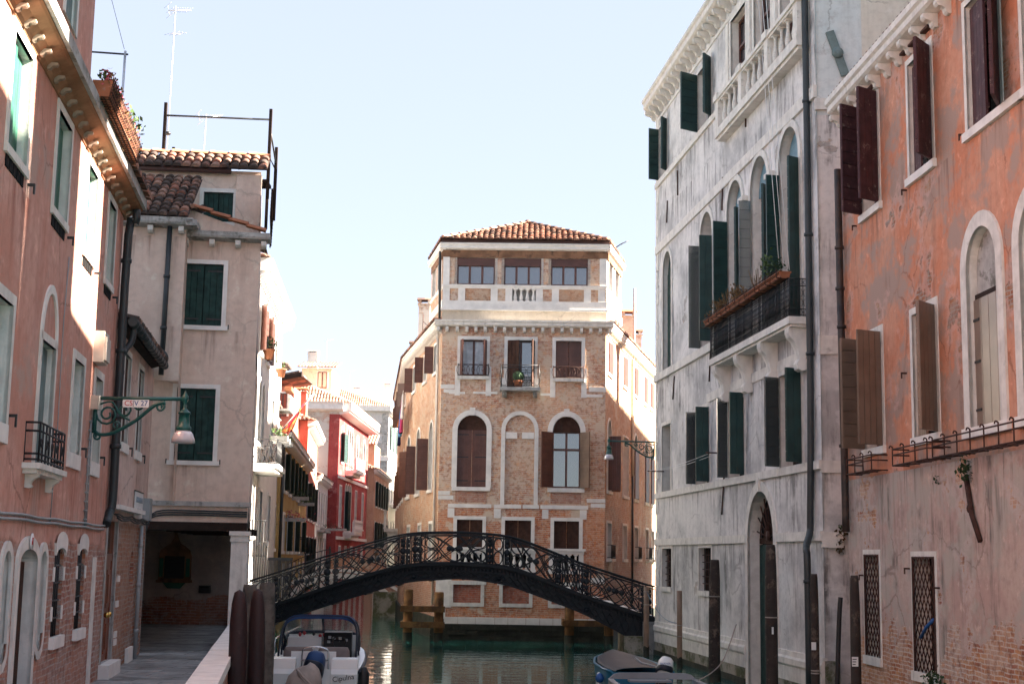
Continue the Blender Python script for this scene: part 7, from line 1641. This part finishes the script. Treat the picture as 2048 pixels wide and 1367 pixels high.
mb=MB(M0=T); mb.tube(a3,.04,6); mb.tube([a2[8],a3[8]],.03,5); mb.tube([a2[1],a3[1]],.03,5); mb.tube([a2[15],a3[15]],.03,5); mb.build('windscreen_frame','navy_dark',t)
mb=MB(M0=T); mb.strip(a2[1:16],a3[1:16]); mb.build('windscreen','clear_vinyl',t)
mb=MB(M0=T); mb.strip(a1[0:5],a2[0:5]); mb.strip(a1[12:17],a2[12:17]); mb.build('side_curtain','clear_vinyl',t)
mb=MB(M0=T); mb.tube(smooth_path([(-.98,2.0,.68),(-1.0,2.3,1.05),(-.92,3.4,1.12),(-.6,5,1.25)],4),.016,5); 
for y,x in ((2.3,-1.0),(3.4,-.92)): mb.tube([(x,y,.7),(x,y,1.06)],.014,5)
mb.build('bow_rail','chrome',t)
outboard(t,T@Matrix.Translation((.0,-.25,.42))@Matrix.Rotation(R(-26),4,'X')@Matrix.Rotation(R(12),4,'Y')@Matrix.Scale(1.15,4),'navy','black_rubber','navy_dark')
mb=MB(M0=T); mb.box(-.3,.34,-.02,.1,.0,.36); mb.build('motor_bracket','gelcoat',t)
mb=MB(M0=T); mb.tube([(-.95,.2,.64),(-1.15,.1,.5),(-1.6,.6,1.1)],.014,5); mb.build('mooring_line','black_rubber',t)
f=thing('boat_fender','black rubber fender hanging on the right side of the white motor boat','fender',T@Vector((1.1,.25,.3))); mb=MB(M0=T@Matrix.Translation((1.08,.25,0))); mb.lathe((0,0,0),[(0,-.12),(.08,-.08),(.115,.05),(.115,.5),(.06,.62),(0,.64)],10); mb.build('body','black_rubber',f)
t=thing('dinghy','small boat with its outboard wrapped in a grey cloth cover at the bottom edge','dinghy',(-3.75,23.0,0)); T=WM[t.name]
S2=[(0,.6,.36),(1,.66,.38),(2,.66,.42),(2.9,.6,.46)]; mb=MB(M0=T@Matrix.Rotation(PI,4,'Z')@Matrix.Translation((0,-2.9,0))); hull(mb,S2); cockpit(mb,S2,.2,2.7,.1,.1); mb.build('hull','navy_dark',t)
mb=MB(M0=T@Matrix.Translation((.1,2.95,.44))@Matrix.Rotation(R(10),4,'Y'))
rg=[]
for z,w,d,e in ((-.05,.25,.27,0),(.1,.30,.34,.03),(.25,.32,.37,.04),(.40,.29,.34,.03),(.53,.21,.26,.02),(.60,.12,.15,.0),(.625,.03,.04,0)):
    rg.append([Vector((w*math.cos(2*PI*k/36)*(1+e*math.sin(7*2*PI*k/36+z*9)),d*math.sin(2*PI*k/36)*(1+e*math.cos(9*2*PI*k/36+z*5)),z+.04*math.cos(2*PI*k/36))) for k in range(36)])
mb._rings(rg,True,True); oc=mb.build('outboard_cover','cloth',t)
mb=MB(M0=T@Matrix.Translation((.1,2.95,.44)))
for k in range(5): mb.tube(smooth_path([(-.05+.02*k,-.30,.55-.05*k),(.12,-.36,.38-.05*k),(.30,-.30,.22-.03*k),(.46,-.18,.16+.01*k)],4),.022,6)
mb.build('cover_folds','cloth',oc)
t=thing('blue_boat','blue boat under a dark navy cover with a white outboard near the white palace','boat',(3.15,33.6,0),rz=R(5)); T=WM[t.name]
S3=[(0,.72,.42),(1,.78,.42),(2.4,.78,.45),(3.4,.62,.5),(4.1,.32,.54),(4.4,.03,.56)]; mb=MB(M0=T); hull(mb,S3); mb.build('hull','boat_blue',t)
mb=MB(M0=T); R_=[]
for y,w,z in S3: R_.append([(w*.9*math.sin(PI*(k/8-.5)),y,z+.02+.09*math.cos(PI*(k/8-.5))) for k in range(9)])
for a,b in zip(R_,R_[1:]): mb.strip(a,b)
mb.build('cover','navy_dark',t); mb=MB(M0=T)
for s_ in (-1,1): mb.tube([(s_*w,y,z) for y,w,z in S3],.03,6)
mb.build('gunwale','boat_blue',t)
o=outboard(t,T@Matrix.Translation((.42,-.2,.30))@Matrix.Rotation(R(-20),4,'X')@Matrix.Rotation(R(14),4,'Y'),'gelcoat','black_rubber','navy_dark')
text('lettering','MARINER','text_blue',o,T@Matrix.Translation((.42,-.515,.66))@Matrix.Rotation(R(70),4,'X'),.06)
mb=MB(M0=T); mb.tube([(.3,0,.55),(.0,.25,.62),(-.12,.35,.72)],.025,6); mb.build('tiller','pipe_grey',o)
mb=MB(M0=T@Matrix.Translation((-.86,1.1,0))); mb.lathe((0,0,0),[(0,-.15),(.07,-.1),(.08,.2),(.03,.32),(0,.33)],10); mb.build('fender','gelcoat',t)
f=thing('blue_buoy','small round blue buoy fender beside the blue boat','fender',T@Vector((-.88,.7,.2))); mb=MB(M0=T@Matrix.Translation((-.9,.72,.22))); mb.lathe((0,0,0),[(0,-.11),(.07,-.09),(.11,0),(.07,.09),(.02,.12),(0,.13)],12); mb.build('body','text_blue',f)
t=thing('grey_boat','plain grey open boat with a raised stern coaming near the dark post','boat',(3.45,28.2,0),rz=R(5)); T=WM[t.name]
S4=[(0,.5,.42),(.8,.85,.42),(1.8,1.0,.42),(2.8,1.0,.43),(3.3,.98,.45)]; mb=MB(M0=T); hull(mb,S4); cockpit(mb,S4,.8,3.3,.12,.12); mb.build('hull','boat_grey',t)
mb=MB(M0=T); A=[(-.99+1.98*i/16,3.3+.12*math.sin(PI*i/16),.44) for i in range(17)]; Bq=[(p[0]*.98,p[1]+.02,.44+.13*min(1,4*math.sin(PI*i/16))) for i,p in enumerate(A)]; mb.strip(A,Bq); mb.strip([(p[0],p[1]-.05,p[2]) for p in Bq],[(p[0],p[1]-.05,p[2]) for p in A]); mb.strip(Bq,[(p[0],p[1]-.05,p[2]) for p in Bq])
mb.build('coaming','boat_grey',t); mb=MB(M0=T); mb.box(-.55,.35,2.95,3.3,.40,.44); mb.build('stern_deck','boat_grey',t)
mb=MB(M0=T); mb.tube(smooth_path([(.9,2.9,.46),(1.2,2.9,.62),(1.6,3.4,.9),(2.0,3.9,1.6)],4),.014,5); mb.build('mooring_line','cloth',t)
f=thing('white_blue_fender','pale blue fender float between the grey boat and the wall','fender',(4.75,29.2,.3)); mb=MB(M0=Matrix.Translation((4.78,29.3,.38))); mb.lathe((0,0,0),[(0,-.2),(.12,-.15),(.16,0),(.12,.15),(.03,.2),(0,.2)],12,axis='x'); mb.build('body','gelcoat',f)
# flower boxes along the palace balcony
PB=PW; rr=random.Random(21)
labs=['terracotta trough at the far left end of the palace iron balcony','terracotta trough with brown dry succulent, second along the balcony','terracotta trough with bare twigs, third along the balcony','terracotta trough with a bushy dry plant in the balcony middle','narrow terracotta trough right of the bushy dry plant','terracotta trough with spiky bare stems on the balcony','terracotta trough carrying the yellow leaved shoot','terracotta trough nearest the drainpipe end of the balcony']
for i,lab in enumerate(labs):
    a=9.0+i*.87; t=thing('flower_trough',lab,'planter',PB.at(a+.4,.5,9.1),'planters on the palace balcony'); mb=MB(PB); mb.extrude_x([(-.40,9.12),(-.58,9.12),(-.62,9.26),(-.36,9.26)],a+.04,a+.78); mb.obox(a+.02,a+.80,.35,.64,9.24,9.27); mb.build('trough','terracotta',t)
    mb=MB(PB)
    if i in(1,3): leaves(mb,(a+.4,-.52,9.45),(.36,.18,.2),150,.09,rr); mb.build('dry_foliage','leaf_dry',t)
    elif i in(2,5): 
        for k in range(14): x=a+.1+.65*rr.random(); mb.tube([(x,-.5,9.3),(x+rr.uniform(-.15,.15),-.52+rr.uniform(-.1,.1),9.3+rr.uniform(.2,.5))],.007,4)
        mb.build('twigs','leaf_dry',t)
    elif i==6: leaves(mb,(a+.3,-.5,9.7),(.22,.2,.36),70,.10,rr); mb.build('foliage','leaf',t)
    elif i==7: leaves(mb,(a+.3,-.5,9.45),(.3,.2,.18),90,.09,rr); mb.build('foliage','leaf_dark',t)
    else: leaves(mb,(a+.4,-.5,9.38),(.35,.15,.08),40,.06,rr); mb.build('foliage','leaf_dry',t)
t=thing('trough_rack','dark iron rack carrying the terracotta troughs along the palace balcony','rack',PB.at(12.5,.5,9.1)); mb=MB(PB)
for o,z in ((.68,9.16),(.7,9.26),(.45,9.11),(.62,9.11)): mb.tube([(8.95,-o,z),(15.98,-o,z)],.012,4)
for k in range(9): mb.tube([(8.97+k*.87,-.44,9.08),(8.97+k*.87,-.70,9.11),(8.97+k*.87,-.71,9.3)],.012,4)
mb.build('iron_frame','rust',t)
